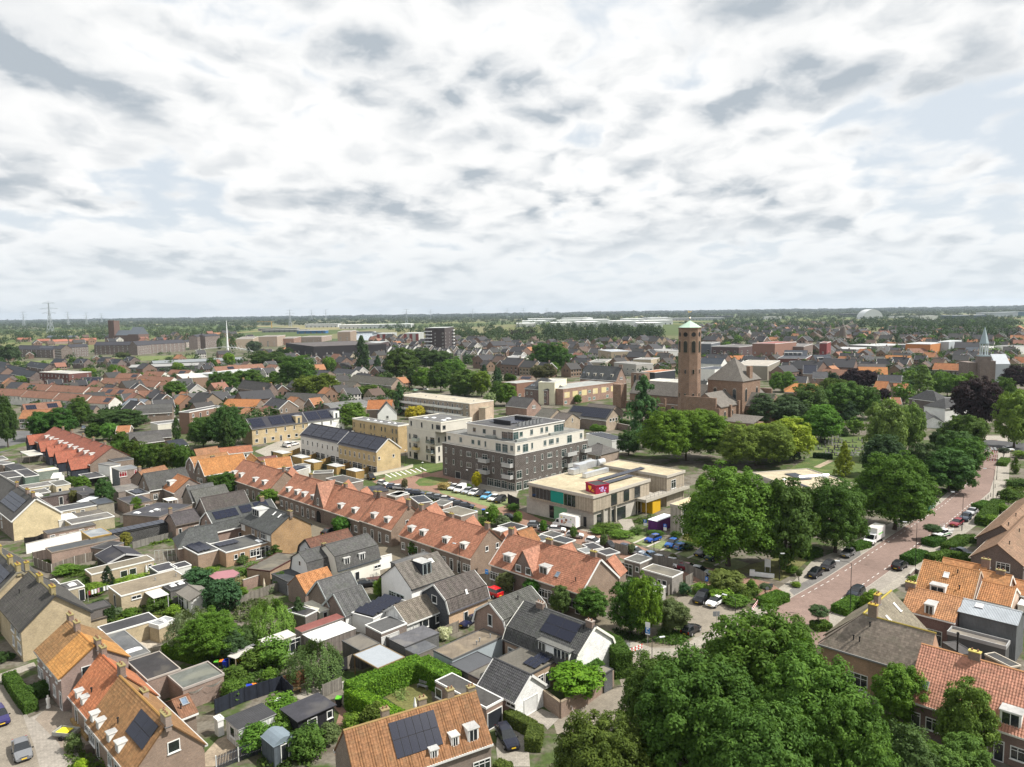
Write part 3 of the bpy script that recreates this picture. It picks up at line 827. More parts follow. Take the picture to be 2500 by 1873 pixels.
def hdg(lb,line,w,h,col=G3,px_=True,lf=.11,dens=70,name='hedge',gR=None,z0=0.0,closed=False):
 """a clipped hedge: a solid core under a coat of leaves, along a line on the ground"""
 Lf,Rt=strip_pts(line,w,px_);off=sum(Lf+Rt,V())/(2*len(Lf))
 T=tg_(name,lb,'hedge',V((off.x,off.y,z0)),gR);off=V((off.x,off.y,z0))
 mb=MB();mt=M('hedgecore');P,N=[],[]
 def quad(a,b,c,d):
  mb.face([a,b,c,d],mt)
  n=(b-a).cross(d-a);ar=n.length;n.normalize();k=int(ar*dens)+1
  for _ in rg(k):
   s,t=random.random(),random.random()
   q=a+(b-a)*s+(d-a)*t+(c-b-d+a)*(s*t);P.append(q+n*random.gauss(.04,.05));N.append(n)
 I=.06
 for i in rg(len(Lf)-1):
  l0,l1,r0,r1=[q+UP*z0 for q in(Lf[i],Lf[i+1],Rt[i],Rt[i+1])];H=UP*h
  quad(r0+H,r1+H,l1+H,l0+H);quad(r0,r1,r1+H,r0+H);quad(l1,l0,l0+H,l1+H)
  if i==0:quad(l0,r0,r0+H,l0+H)
  if i==len(Lf)-2:quad(r1,l1,l1+H,r1+H)
 core=mb.bd('core',T,off);core.color=tuple(c*.8 for c in col)+(1,)
 P=np.array([tuple(p-off)for p in P]);N=np.array([tuple(n)for n in N])+RNG.normal(size=(len(P),3))*.45+np.array([0,0,.25])
 me=leaf_mesh('foliage',P,N,lf*RNG.uniform(.6,1.3,len(P)),RNG.uniform(0,1,len(P)),LEAF)
 link('foliage',me,T,(0,0,0),None,None,col);return T
def lpt(pts,h,col,dens=14,lf=.22,lb=None,name='ground_cover',kind='stuff',px_=True,mn=.05):
 """low planting over a polygon on the ground: leafy tufts"""
 Q=[U(p,0)if px_ else V(p)for p in pts];xs=[q.x for q in Q];ys=[q.y for q in Q]
 ar=abs(sum(a.x*b.y-a.y*b.x for a,b in zip(Q,Q[1:]+Q[:1])))/2
 def inside(x,y):
  r=False
  for a,b in zip(Q,Q[1:]+Q[:1]):
   if(a.y>y)!=(b.y>y)and x<(b.x-a.x)*(y-a.y)/(b.y-a.y)+a.x:r=not r
  return r
 P,N,lv=[],[],[]
 k=int(ar*dens/6)
 while k>0:
  x,y=random.uniform(min(xs),max(xs)),random.uniform(min(ys),max(ys));k-=.25
  if not inside(x,y):continue
  k-=.75;hh=random.uniform(.3,1)*h;g=random.random()
  for _ in rg(9):
   a=random.uniform(0,6.28);r=random.uniform(0,.45)*(1+h*.5)
   P.append((x+cos(a)*r,y+sin(a)*r,mn+random.uniform(.2,1)*hh));N.append((cos(a)*.5,sin(a)*.5,1));lv.append(g*.6+random.random()*.4)
 if not P:return None
 P=np.array(P);N=np.array(N)+RNG.normal(size=(len(P),3))*.4
 me=leaf_mesh(name,P,N,lf*RNG.uniform(.6,1.3,len(P)),np.array(lv),LEAF)
 o=link(name,me,None,(0,0,0),None,None,col);o['kind']=kind
 if lb:o['label']=lb
 return o
 # vehicles and street furniture
X3,Y3,Z3=V((1,0,0)),V((0,1,0)),V((0,0,1))
def make_car(name,cat,L,Wd,prof,wheel=.32,van=False):
 """prof: stations (x, z_bottom, z_belt, z_roof, half-width factor of the roof); x from tail (-) to nose (+)"""
 T=bpy.data.objects.new(name,None);COL.objects.link(T);T['category']=cat
 body,gls=MB(),{'windscreen':MB(),'rear_window':MB(),'side_window':MB(),'side_window ':MB()}
 pm,gm,bk=M('paint'),M('glass',(.012,.015,.018)),PL((.015,.015,.016))
 rings=[];hw=Wd/2
 for x,zb,zl,zr,rf in prof:
  e=1-.1*(abs(x)/(L/2))**4
  w0,w1,w2,w3=hw*.93*e,hw*e,hw*.95*e,hw*rf*e
  half=[(w0*.9,zb),(w1,zb+.18),(w1,zl*.72+zb*.28),(w2,zl),(w3,max(zr-.06,zl+.005)),(w3*.8,max(zr,zl+.02))]
  rings.append([V((x,y,z))for y,z in half]+[V((x,-y,z))for y,z in half[::-1]])
 n=12
 for i in rg(len(rings)-1):
  A,B=rings[i],rings[i+1];pa,pb=prof[i],prof[i+1];ga,gb=pa[3]-pa[2],pb[3]-pb[2]
  for k in rg(n):
   j=(k+1)%n;q=[A[k],B[k],B[j],A[j]];tgt,mt=body,pm
   if k in(3,7)and ga>.25 and gb>.25:tgt,mt=gls['side_window'+('' if k==3 else ' ')],gm
   elif k in(3,4,5,6,7)and(ga>.25)!=(gb>.25):tgt,mt=(gls['windscreen']if ga>gb else gls['rear_window']),gm
   if van and tgt in(gls['side_window'],gls['side_window '])and pb[0]<van:tgt,mt=body,pm
   tgt.face(q,mt)
 body.face(rings[0],pm);body.face(rings[-1][::-1],pm)
 me=body.mesh('body');me.polygons.foreach_set('use_smooth',[False]*len(me.polygons))
 b=link('body',me,T)
 md=b.modifiers.new('bevel','BEVEL');md.width=.05;md.segments=2;md.limit_method='ANGLE';md.angle_limit=.5
 tr=MB();tr.box((-L/2+.25,-hw*.93,.2),X3*(L-.5),Y3*Wd*.93,Z3*.16,bk);tr.bd('underbody',T)
 for k,g in gls.items():
  if g.v:g.bd(k.strip(),T)
 for sx in(-1,1):
  for sy in(-1,1):
   w=MB();c=V((sx*L*.31+.05,sy*(hw-.2),wheel));w.tube(c-Y3*.0,c+Y3*sy*.215,wheel,wheel,bk,14);wo=w.bd('wheel',T)
   r=MB();r.tube(c+Y3*sy*.2,c+Y3*sy*.23,wheel*.62,wheel*.58,M('metal',(.55,.56,.58)),10);r.bd('rim',wo)
 zl0,zl1=prof[0][2],prof[-1][2]
 for sy in(-1,1):
  h=MB();h.bx((L/2-.16,sy*hw*.66-.17,zl1*.74),.15,.34,.16,M('gloss',(.75,.77,.8)));h.bd('headlight',T)
  h=MB();h.bx((-L/2-.01,sy*hw*.74-.1,zl0*.68),.1,.2,.3,M('gloss',(.35,.012,.012)));h.bd('tail_light',T)
  m2=MB();m2.box((L*.17,sy*(hw+.09)-.09,prof[-1][2]+.12),X3*.1,Y3*.18,Z3*.13,bk);m2.bd('mirror',T)
 for x,f in((L/2-.03,1),(-L/2-.03,-1)):
  p=MB();p.bx((x,-.26,.42),.06,.52,.12,PL((.72,.48,.02)));p.bd('number_plate',T)
 g=MB();g.bx((L/2-.05,-.42,.58),.045,.84,.12,bk);g.bd('grille',T)
 return T
def rf(L,zb,hood,rO,tail,kind):
 h=L/2
 if kind=='hatch':return[(-h,.32,.86,.92,.72),(-h+.12,.22,.92,.96,.74),(-h+.5,.2,.94,rO-.04,.72),(-h+1.5,.2,.92,rO,.76),(h-2.05,.2,.9,rO-.02,.76),(h-1.1,.2,hood+.06,hood+.1,.8),(h-.35,.22,hood-.08,hood-.04,.8),(h,.32,.6,.64,.7)]
 if kind=='wagon':return[(-h,.32,.9,.95,.72),(-h+.1,.22,.95,1.,.74),(-h+.4,.2,.96,rO-.06,.72),(-h+1.6,.2,.93,rO,.75),(h-2.3,.2,.9,rO-.03,.75),(h-1.3,.2,hood+.05,hood+.09,.8),(h-.4,.22,hood-.08,hood-.04,.8),(h,.32,.6,.64,.7)]
 if kind=='sedan':return[(-h,.32,.88,.92,.72),(-h+.6,.22,.95,1.,.76),(-h+1.25,.2,.95,rO-.05,.72),(-h+2.,.2,.92,rO,.74),(h-2.2,.2,.9,rO-.03,.74),(h-1.3,.2,hood+.04,hood+.08,.8),(h-.4,.22,hood-.08,hood-.04,.8),(h,.32,.6,.64,.7)]
 if kind=='suv':return[(-h,.4,1.,1.04,.74),(-h+.08,.3,1.05,1.1,.76),(-h+.35,.28,1.06,rO-.05,.76),(-h+1.5,.28,1.04,rO,.79),(h-2.1,.28,1.02,rO-.02,.79),(h-1.25,.28,hood+.06,hood+.1,.82),(h-.3,.3,hood-.06,hood-.02,.82),(h,.4,.7,.74,.72)]
 if kind=='van':return[(-h,.4,1.15,1.2,.86),(-h+.03,.3,1.15,rO-.05,.86),(-h+.2,.28,1.15,rO,.88),(h-2.,.28,1.12,rO,.88),(h-1.55,.28,1.1,rO-.08,.86),(h-.8,.28,1.1,1.16,.84),(h-.2,.3,.95,1.,.82),(h,.4,.7,.74,.75)]
PROTO={}
def init_cars():
 PROTO['hatch']=make_car('parked_car','car',4.,1.74,rf(4.,.2,.84,1.48,.9,'hatch'))
 PROTO['wagon']=make_car('parked_car','car',4.6,1.8,rf(4.6,.2,.84,1.47,.9,'wagon'))
 PROTO['sedan']=make_car('parked_car','car',4.6,1.8,rf(4.6,.2,.84,1.44,.9,'sedan'))
 PROTO['suv']=make_car('parked_car','car',4.3,1.84,rf(4.3,.2,1.,1.68,1,'suv'),.36)
 PROTO['van']=make_car('delivery_van','van',4.9,1.92,rf(4.9,.2,1.1,1.95,1,'van'),.34,van=.8)
 kids(None)
 for k,o in PROTO.items():o.location=(0,-500,0)
def drop_protos():
 def rm(o):
  for c in list(KIDS.get(o.name,())):rm(c)
  bpy.data.objects.remove(o)
 for o in PROTO.values():rm(o)
BLK=(.012,.013,.016);WHT=(.8,.8,.8);SIL=(.36,.37,.38);GRC=(.13,.135,.14);BLU=(.02,.09,.38);LBL=(.1,.3,.62);NVY=(.018,.025,.065);REDC=(.45,.015,.02);DRED=(.25,.03,.05)
def car(kind,lb,x,y,hx,hy,col,gR=None,scale=1.):
 p,q=U((x,y)),U((hx,hy));d=q-p
 return cpt(PROTO[kind],(p.x,p.y,.07),atan2(d.y,d.x),lb,gR,col,scale=scale)
def carw(kind,lb,p,ang,col,gR=None):
 return cpt(PROTO[kind],(p[0],p[1],.07),ang,lb,gR,col)
def local(T):
 """helper: builds parts of T in its own frame"""
 return lambda mb,name,parent=None:mb.bd(name,parent or T)
def lmp(lb,x,y,h=7.,ang=0.0,arm=1.3,col=(.05,.055,.055),head=(.62,.64,.66),gR='street lamps along the streets',y2=None,cat='street lamp'):
 p=U((x,y));T=tg_('street_lamp',lb,cat,p,gR,ang)
 m=M('metal',col);a=MB();a.tube((0,0,0),(0,0,1.1),.1,.09,m,8);a.tube((0,0,1.1),(0,0,h),.065,.04,m,8);a.bd('pole',T)
 b=MB();pts=[V((0,0,h-.05)),V((arm*.35,0,h+.25)),V((arm,0,h+.32))]
 b.tube(pts[0],pts[1],.035,.03,m,6);b.tube(pts[1],pts[2],.03,.028,m,6);b.bd('arm',T)
 hd=MB();hd.bx((arm-.1,-.14,h+.25),.75,.28,.1,M('gloss',head));hd.bx((arm,-.1,h+.2),.5,.2,.05,M('gloss',(.7,.72,.7)));hd.bd('lamp_head',T);return T
def ball_lamp(lb,x,y,h=4.2,col=(.05,.055,.055),gR='post top lamps in the new streets'):
 p=U((x,y));T=tg_('street_lamp',lb,'street lamp',p,gR);m=M('metal',col)
 a=MB();a.tube((0,0,0),(0,0,h),.06,.045,m,8);a.bd('pole',T);b=MB();b.tube((0,0,h),(0,0,h+.18),.12,.3,m,10);b.tube((0,0,h+.18),(0,0,h+.26),.32,.22,M('gloss',(.75,.76,.75)),10);b.bd('lamp_head',T);return T
def sps(lb,x,y,h,kind='P',ang=0.0,name='road_sign',w=.6,col=None):
 p=U((x,y));T=tg_(name,lb,'sign',p,None,ang)
 a=MB();a.tube((0,0,0),(0,0,h),.03,.03,M('metal',(.5,.51,.52)),6);a.bd('pole',T)
 return T
def board(T,w,h,z,col,y=-.05,name='sign_board',x=0.0,th=.03):
 b=MB();b.bx((x-w/2,y-th,z),w,th,h,PL(col));return b.bd(name,T)
def glyph(T,ch,w,h,z,col,y=-.085,x=0.0,parent=None,flip=False):
 """a letter or a mark made of flat bars on the front (-y) of a sign"""
 m=PL(col);b=MB();t=w*.22
 def bar(x0,z0,x1,z1):b.box((x+x0*w-w/2,y,z+z0*h),X3*(x1-x0)*w,Y3*-.006,Z3*(z1-z0)*h,m)
 G={'P':[(0,0,.24,1),(.24,.84,.9,1),(.24,.42,.9,.58),(.76,.58,1,.84)],'I':[(.35,0,.65,1)],'-':[(0,.4,1,.6)],'L':[(0,0,.24,1),(.24,0,1,.16)]}
 for r in G.get(ch,[(0,0,1,1)]):bar(*r)
 return b.bd('lettering',parent or T)
def brr(lb,a,b,gR='red and white road works barriers'):
 """red and white plank barrier between two ground pixels"""
 A,B=U(a),U(b);d=B-A;L=d.length;ang=atan2(d.y,d.x);T=tg_('road_barrier',lb,'barrier',(A+B)/2,gR,ang)
 r,w,g=PL((.55,.04,.02)),PL((.8,.8,.8)),PL((.06,.06,.06));k=max(4,int(L/.35));k+=k%2
 for z in(.45,.85):
  pl=MB()
  for i in rg(k):pl.box((-L/2+L*i/k,-.02,z),X3*(L/k),Y3*.04,Z3*.2,r if i%2 else w)
  pl.bd('plank',T)
 for sx in(-.45,.45):
  lg=MB();lg.tube((L*sx,-.35,0),(L*sx,0,1.),.025,.025,w,6);lg.tube((L*sx,.35,0),(L*sx,0,1.),.025,.025,w,6);lg.bd('leg',T)
 return T
def bld(lb,x,y,gR='dark bollards on the pavement',h=1.,col=(.04,.04,.045)):
 p=U((x,y));mb=MB();mb.tube(p,p+UP*h,.07,.06,PL(col),8);mb.tube(p+UP*h,p+UP*(h+.08),.08,.03,PL(col),8);o=mb.bd('bollard',None,p);o.location=p;return tag(o,lb,'bollard',gR)
def whl(lb,x,y,col,lid,gR='wheeled rubbish bins',ang=0.0,s=1.):
 p=U((x,y));T=tg_('wheelie_bin',lb,'bin',p,gR,ang);m=PL(col)
 b=MB();lo=[V((sx*.22*s,sy*.24*s,.06))for sx,sy in((-1,-1),(1,-1),(1,1),(-1,1))];hi=[V((sx*.29*s,sy*.34*s,.98*s))for sx,sy in((-1,-1),(1,-1),(1,1),(-1,1))]
 b.face(lo[::-1],m);b.face(hi,m)
 for i in rg(4):j=(i+1)%4;b.face([lo[i],lo[j],hi[j],hi[i]],m)
 b.bd('bin_body',T);l=MB();l.bx((-.31*s,-.37*s,.98*s),.62*s,.76*s,.08,PL(lid));l.bd('lid',T)
 for sx in(-1,1):
  w=MB();w.tube((sx*.24*s,.28*s,.1),(sx*.3*s,.28*s,.1),.1,.1,PL((.02,.02,.02)),8);w.bd('wheel',T)
 return T
def fnc(lb,line,h,col=(.2,.15,.1),kind='wood',post=1.8,pc=None,gR=None,px_=True,gap=0.0,cat='fence',slat=0,z0=0.0):
 """a fence: posts and the panels between them; slat > 0 builds every slat"""
 P=[U(q)if px_ else V(q)for q in line];off=sum(P,V())/len(P);off.z=z0
 T=tg_('fence',lb,cat,off,gR);m=M(kind,col);pm=PL(pc or tuple(c*.8 for c in col))
 for a,b in zip(P,P[1:]):
  d=b-a;L=d.length
  if L<.2:continue
  d.normalize();n=V((-d.y,d.x,0));k=max(1,int(round(L/post)))
  for i in rg(k+1):
   p=a+d*(L*i/k);p.z=z0;q=MB();q.box(p-d*.05-n*.06,d*.1,n*.12,UP*(h+.08),pm);q.bd('post',T,off)
  for i in rg(k):
   p=a+d*(L*i/k+.05);p.z=z0;w=L/k-.1
   if slat:
    ns=max(1,int(w/slat))
    r=MB();r.box(p+n*.02+UP*h*.3,d*w,n*.03,UP*.07,pm);r.box(p+n*.02+UP*h*.8,d*w,n*.03,UP*.07,pm);r.bd('rail',T,off)
    for j in rg(ns):
     q=MB();o=p+d*(w*j/ns);o.z=z0+.06;q.box(o-n*.01,d*(slat*.62),n*.02,UP*(h-.06),m);q.bd('slat',T,off)
   else:
    q=MB();q.box(p-n*.02+UP*.05,d*w,n*.04,UP*(h-.05),m);q.bd('fence_panel',T,off)
 return T
def gwl(lb,line,h,w=.25,col=BRB,kind='brick',cap=(.4,.38,.34),px_=True,name='garden_wall'):
 P=[U(q)if px_ else V(q)for q in line];off=sum(P,V())/len(P);off.z=0;T=tg_(name,lb,'wall',off)
 mb,cb=MB(),MB()
 for a,b in zip(P,P[1:]):
  d=(b-a);L=d.length;d.normalize();n=V((-d.y,d.x,0));mb.box(a-n*w/2-d*.001,d*L,n*w,UP*h,M(kind,col));cb.box(a-n*(w/2+.04)+UP*h,d*L,n*(w+.08),UP*.07,PL(cap))
 mb.bd('wall_body',T,off);cb.bd('coping',T,off);return T
def pylon(lb,p,h,w=9.,col=(.42,.46,.5)):
 """lattice transmission tower"""
 T=tg_('power_pylon',lb,'pylon',p,'power pylons on the horizon');m=PL(col);mb=MB();b=w/2;lv=[0,.2,.38,.54,.68,.8,.9,1.]
 def c(f,i):r=b*max(.1,(1-f*1.12));return V(((1,1,-1,-1)[i]*r,(1,-1,-1,1)[i]*r,f*h))
 t=max(.22,h*.006)
 for f0,f1 in zip(lv,lv[1:]):
  for i in rg(4):
   mb.tube(c(f0,i),c(f1,i),t,t,m,4,False);mb.tube(c(f0,i),c(f1,(i+1)%4),t*.6,t*.6,m,4,False);mb.tube(c(f0,(i+1)%4),c(f1,i),t*.6,t*.6,m,4,False)
 mb.bd('lattice_mast',T)
 for f,a in((.98,.2),(.8,.3),(.66,.24)):
  q=MB()
  for s in(-1,1):q.tube((0,0,h*f),(s*h*a,0,h*f),t*1.2,t*.7,m,4);q.tube((0,0,h*(f+.05)),(s*h*a,0,h*f),t*.7,t*.6,m,4)
  q.bd('cross_arm',T)
 return T
 # ground, roads, paths
def build_ground():
 m=bpy.data.materials.new('ground');m.use_nodes=True;t=NT(m.node_tree);pos=t.n('ShaderNodeNewGeometry').outputs['Position']
 fld=t.n('ShaderNodeTexVoronoi',{'Vector':t.vm('MULTIPLY',pos,(.0032,.0011,0)),'Scale':1.},distance='CHEBYCHEV')
 sp=t.n('ShaderNodeSeparateXYZ',{0:fld.outputs['Color']})
 cr=t.n('ShaderNodeValToRGB',{0:sp.outputs[0]});e=cr.color_ramp;e.interpolation='CONSTANT'
 cols=[(0,(.07,.095,.034)),(.25,(.12,.13,.052)),(.45,(.05,.08,.028)),(.6,(.2,.18,.09)),(.72,(.08,.11,.035)),(.86,(.15,.145,.075))]
 while len(e.elements)<len(cols):e.elements.new(.5)
 for el,(p,c)in zip(e.elements,cols):el.position=p;el.color=c+(1,)
 far=_vary(t,cr.outputs[0],pos,.15,.02)
 n1=t.noise(pos,.09,4.,.6);n2=t.noise(t.vm('ADD',pos,(40,9,0)),.35,4.,.65)
 town=t.mix(t.rng(n1,.46,.54,0,1,True),(.15,.135,.11,1),(.06,.085,.028,1))
 town=t.mix(t.rng(n2,.5,.58,0,.8,True),town,(.1,.085,.065,1));town=_vary(t,town,pos,.25,1.8)
 d=t.n('ShaderNodeVectorMath',{0:t.vm('SUBTRACT',pos,(0,260,0))},operation='LENGTH').outputs['Value']
 c=t.mix(t.rng(d,900,1300,0,1),town,far)
 b=t.n('ShaderNodeBsdfPrincipled',{'Base Color':c,'Roughness':.95,'Specular IOR Level':.1});t.n('ShaderNodeOutputMaterial',{0:b})
 mb=MB();R=14000;n=48
 rings=[0,400,1600,5000,R]
 pts=[[V((r*cos(6.2832*i/n),r*sin(6.2832*i/n),0))for i in rg(n)]for r in rings[1:]]
 mb.face(pts[0],m)
 for a,b_ in zip(pts,pts[1:]):
  for i in rg(n):j=(i+1)%n;mb.face([a[i],b_[i],b_[j],a[j]],m)
 o=mb.bd('ground');o['kind']='structure'
build_ground()
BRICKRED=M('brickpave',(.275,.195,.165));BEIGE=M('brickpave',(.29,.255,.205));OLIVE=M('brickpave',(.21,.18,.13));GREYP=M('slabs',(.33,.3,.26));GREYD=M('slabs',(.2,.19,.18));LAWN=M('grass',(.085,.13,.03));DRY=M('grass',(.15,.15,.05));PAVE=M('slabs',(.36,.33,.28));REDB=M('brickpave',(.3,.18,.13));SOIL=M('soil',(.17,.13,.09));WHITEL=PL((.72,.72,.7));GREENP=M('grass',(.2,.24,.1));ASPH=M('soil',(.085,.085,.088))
Z('b5')
RL=[(-690,1940),(-280,1650),(0,1480),(290,1318),(420,1235),(640,1090),(890,925),(1250,690),(1400,590),(1590,430),(1660,340),(1745,215),(1768,140),(1770,40),(1790,-30)]
RR=[(380,2300),(330,1660),(500,1530),(700,1395),(910,1245),(1060,1135),(1260,965),(1480,820),(1760,585),(1880,480),(1925,330),(1945,180),(1960,60),(1950,-30)]
sheet('verge',[(-1500,2100),(-690,1760),(-280,1540),(0,1330),(160,1150),(420,1040),(620,930),(900,790),(1240,600),(1380,560),(1570,400),(1640,310),(1720,180),(1740,60),(1740,-40),(2080,-40),(2070,200),(2060,480),(1980,640),(1800,760),(1500,990),(1250,1180),(1100,1330),(860,1480),(560,1720),(700,2300),(300,2400)],PAVE,.004)
sheet('main_road',RL+RR[::-1],BRICKRED,.012)
for side,line,sg in(('l',RL[1:12],1),('r',RR[1:11],-1)):
 mbk=MB()
 for a,b in zip(line,line[1:]):
  A,B=U(a),U(b);d=(B-A).normalized();n=V((-d.y,d.x,0))*sg;mbk.box(A+n*-.02,B-A,n*.14,UP*.09,PL((.4,.37,.33)))
 o=mbk.bd('kerb');o['kind']='structure'
dm=MB()
for line,sg in((RL[2:11],-1),(RR[2:9],1)):
 for a,b in zip(line,line[1:]):
  A,B=U(a),U(b);d=(B-A);L=d.length;d.normalize();n=V((-d.y,d.x,0))*sg;s=.4
  while s<L-1.2:
   q=[A+d*s+n*1.,A+d*(s+1.1)+n*1.,A+d*(s+1.1)+n*1.1,A+d*s+n*1.1]
   q=[V((p.x,p.y,.05))for p in q]
   if(q[1]-q[0]).cross(q[2]-q[0]).z<0:q=q[::-1]
   dm.face(q,WHITEL);s+=2.4
o=dm.bd('road_marking');o['kind']='structure'
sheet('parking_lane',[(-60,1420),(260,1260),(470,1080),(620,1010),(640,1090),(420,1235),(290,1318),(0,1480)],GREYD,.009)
sheet('parking_lane',[(700,1395),(910,1245),(1060,1140),(1180,1180),(960,1330),(640,1560),(520,1530)],GREYP,.009)
sheet('parking_lane',[(1480,820),(1760,585),(1830,640),(1640,800),(1400,1000),(1260,965)],GREYP,.009)
Z('b5');zb_=MB()
for i in rg(5):
 x=1778+i*34;q=[U(p)+UP*.09 for p in((x,52),(x+18,48),(x+40,72),(x+18,78))]
 if(q[1]-q[0]).cross(q[2]-q[0]).z<0:q=q[::-1]
 zb_.face(q,WHITEL)
o=zb_.bd('zebra_crossing');o['kind']='structure'
Z('c6');sheet('cross_street',[(1680,1500),(1760,1470),(1900,1480),(2300,1520),(2600,1560),(2600,1700),(2200,1600),(1900,1560)],ASPH,.01)
Z('c6');sheet('path',[(1780,1430),(1960,1430),(1980,1470),(1790,1480)],PAVE,.012)
Z('S');sheet('side_street',[(1330,1440),(1150,1370),(1020,1340),(920,1305),(830,1290),(760,1258),(690,1232),(630,1190),(600,1205),(690,1275),(740,1300),(880,1360),(980,1415),(1100,1465),(1300,1530),(1480,1580),(1560,1650),(1420,1760),(1380,1840),(1470,1873),(1700,1760),(1790,1660),(1700,1560),(1560,1545),(1430,1490)],OLIVE,.006)
Z('a4');sheet('parking_square',[(560,190),(1020,270),(1110,300),(1260,380),(820,620),(640,700),(480,770),(60,960),(0,780),(160,650),(560,610),(700,560),(620,420),(420,360)],BEIGE,.01)
sheet('footpath',[(0,520),(130,570),(330,640),(560,640),(680,560),(980,420),(1150,330),(1220,260),(1500,60),(1560,90),(1330,290),(1270,370),(1000,480),(720,640),(560,700),(200,720),(0,660)],PAVE,.014)
sheet('footpath',[(-600,1000),(-380,1150),(60,960),(260,830),(720,640),(600,900),(360,1250),(-160,1500),(-480,1420)],BEIGE,.008)
Z('b3');sheet('parking_street',[(-120,380),(100,300),(330,240),(560,220),(760,330),(900,480),(1200,590),(1290,650),(1500,740),(1950,860),(2200,900),(2700,1100),(3300,1260),(3700,1350),(3900,1480),(3700,1560),(3300,1440),(2900,1330),(2500,1210),(2200,1090),(1800,960),(1500,880),(1150,720),(800,600),(560,500),(330,450),(0,440)],REDB,.012)
Z('b3');sheet('parking_bays',[(500,440),(620,400),(1180,540),(1190,600),(1060,640),(540,490)],GREENP,.016)
Z('b3');sheet('terrace_square',[(760,330),(700,400),(1010,500),(1260,540),(1290,460),(1150,420),(1000,420)],PAVE,.018)
Z('b4');sheet('parking_bays',[(440,930),(560,870),(1300,1060),(1700,1170),(1560,1240),(1250,1150),(900,1050)],GREENP,.018)
Z('b4');sheet('footpath',[(0,830),(280,900),(420,910),(600,830),(560,740),(420,740),(480,820),(400,850),(300,870)],PAVE,.022)
Z('b3');sheet('lawn',[(290,390),(330,350),(440,330),(560,345),(620,360),(560,400),(440,420),(330,420)],LAWN,.022)
sheet('lawn',[(180,180),(300,140),(560,200),(560,270),(440,300),(330,270),(180,240)],LAWN,.02)
Z('b3');sheet('parking_bays',[(0,310),(240,260),(380,285),(330,310),(0,390)],GREENP,.02)
bl=MB()
for i in rg(8):
 x=20+i*48;y=352-i*9.6
 q=[U(p)+UP*.09 for p in((x-20,y-40),(x-12,y-42),(x+46,y-12),(x+36,y-9))]
 if(q[1]-q[0]).cross(q[2]-q[0]).z<0:q=q[::-1]
 bl.face(q,WHITEL)
o=bl.bd('bay_marking');o['kind']='structure'
Z('b4');bl=MB()
for i in rg(8):
 x=560+i*130;y=880+i*36
 q=[U(p)+UP*.09 for p in((x,y),(x+22,y+6),(x-100,y+62),(x-122,y+56))]
 if(q[1]-q[0]).cross(q[2]-q[0]).z<0:q=q[::-1]
 bl.face(q,PL((.45,.42,.36)))
o=bl.bd('bay_marking');o['kind']='structure'
Z('c2');sheet('courtyard',[(980,1600),(1260,1480),(1500,1480),(1700,1620),(1500,1760),(1200,1700)],PAVE,.008)
Z('a1');sheet('street',[(-200,900),(30,960),(240,1300),(370,1657),(420,1900),(-400,1900)],BEIGE,.008)
sheet('footpath',[(0,860),(290,760),(310,800),(60,900),(160,1100),(250,1240),(330,1200),(430,1160),(600,1220),(640,1400),(700,1700),(620,1900),(400,1900),(300,1500),(200,1230),(40,960),(-60,900)],GREYP,.012)
sheet('front_yard',[(300,1250),(430,1120),(620,1200),(640,1300),(820,1480),(560,1560),(500,1450)],M('brickpave',(.3,.25,.2)),.016)
Z('a2');sheet('garden_path',[(1130,1090),(1210,1180),(1190,1290),(1230,1360),(1200,1540),(1110,1560),(1150,1380),(1120,1300),(1150,1200),(1080,1120)],REDB,.014)
sheet('yard',[(200,1380),(330,1560),(110,1657),(-60,1657),(-20,1560),(110,1420)],M('soil',(.32,.26,.19)),.01)
sheet('lawn',[(930,1000),(1230,840),(1330,870),(1260,940),(1000,1030)],M('grass',(.055,.1,.02)),.012)
sheet('lawn',[(1530,1050),(1800,930),(1930,980),(1950,1110),(1760,1200),(1640,1130)],DRY,.012)
sheet('patio',[(760,1060),(940,970),(1010,1020),(860,1100)],PAVE,.014)
Z('a3');sheet('driveway',[(760,1240),(860,1210),(1010,1380),(1030,1657),(760,1657),(740,1500)],PAVE,.012)
sheet('driveway',[(980,1230),(1130,1160),(1290,1230),(1180,1340),(1150,1300)],GREYP,.014)
Z('a1');sheet('patio',[(1180,590),(1440,530),(1480,600),(1250,650)],M('slabs',(.45,.4,.33)),.012)
sheet('lawn',[(900,420),(1280,330),(1500,300),(1480,360),(1010,430)],DRY,.01)
Z('b4');sheet('lawn',[(1500,1250),(1700,1180),(2100,1080),(2300,1100),(2100,1280),(1990,1340),(1770,1270)],DRY,.016)
sheet('lawn',[(1030,1440),(1300,1380),(1600,1350),(1830,1430),(1660,1560),(1300,1560)],LAWN,.014)
Z('c6');sheet('graveyard_lawn',[(-100,1657),(-100,1480),(200,1420),(520,1450),(640,1560),(640,1900),(200,2000),(-500,1900)],LAWN,.006)
Z('b5');sheet('graveyard_path',[(180,240),(330,170),(380,180),(240,250)],M('soil',(.36,.29,.21)),.012)
Z('c1');sheet('street',[(-60,1440),(60,1380),(300,1380),(400,1420),(320,1520),(60,1600),(-60,1640)],M('soil',(.13,.13,.13)));sheet('verge_lawn',[(-60,1590),(40,1560),(290,1500),(290,1540),(20,1600),(-60,1620)],LAWN)
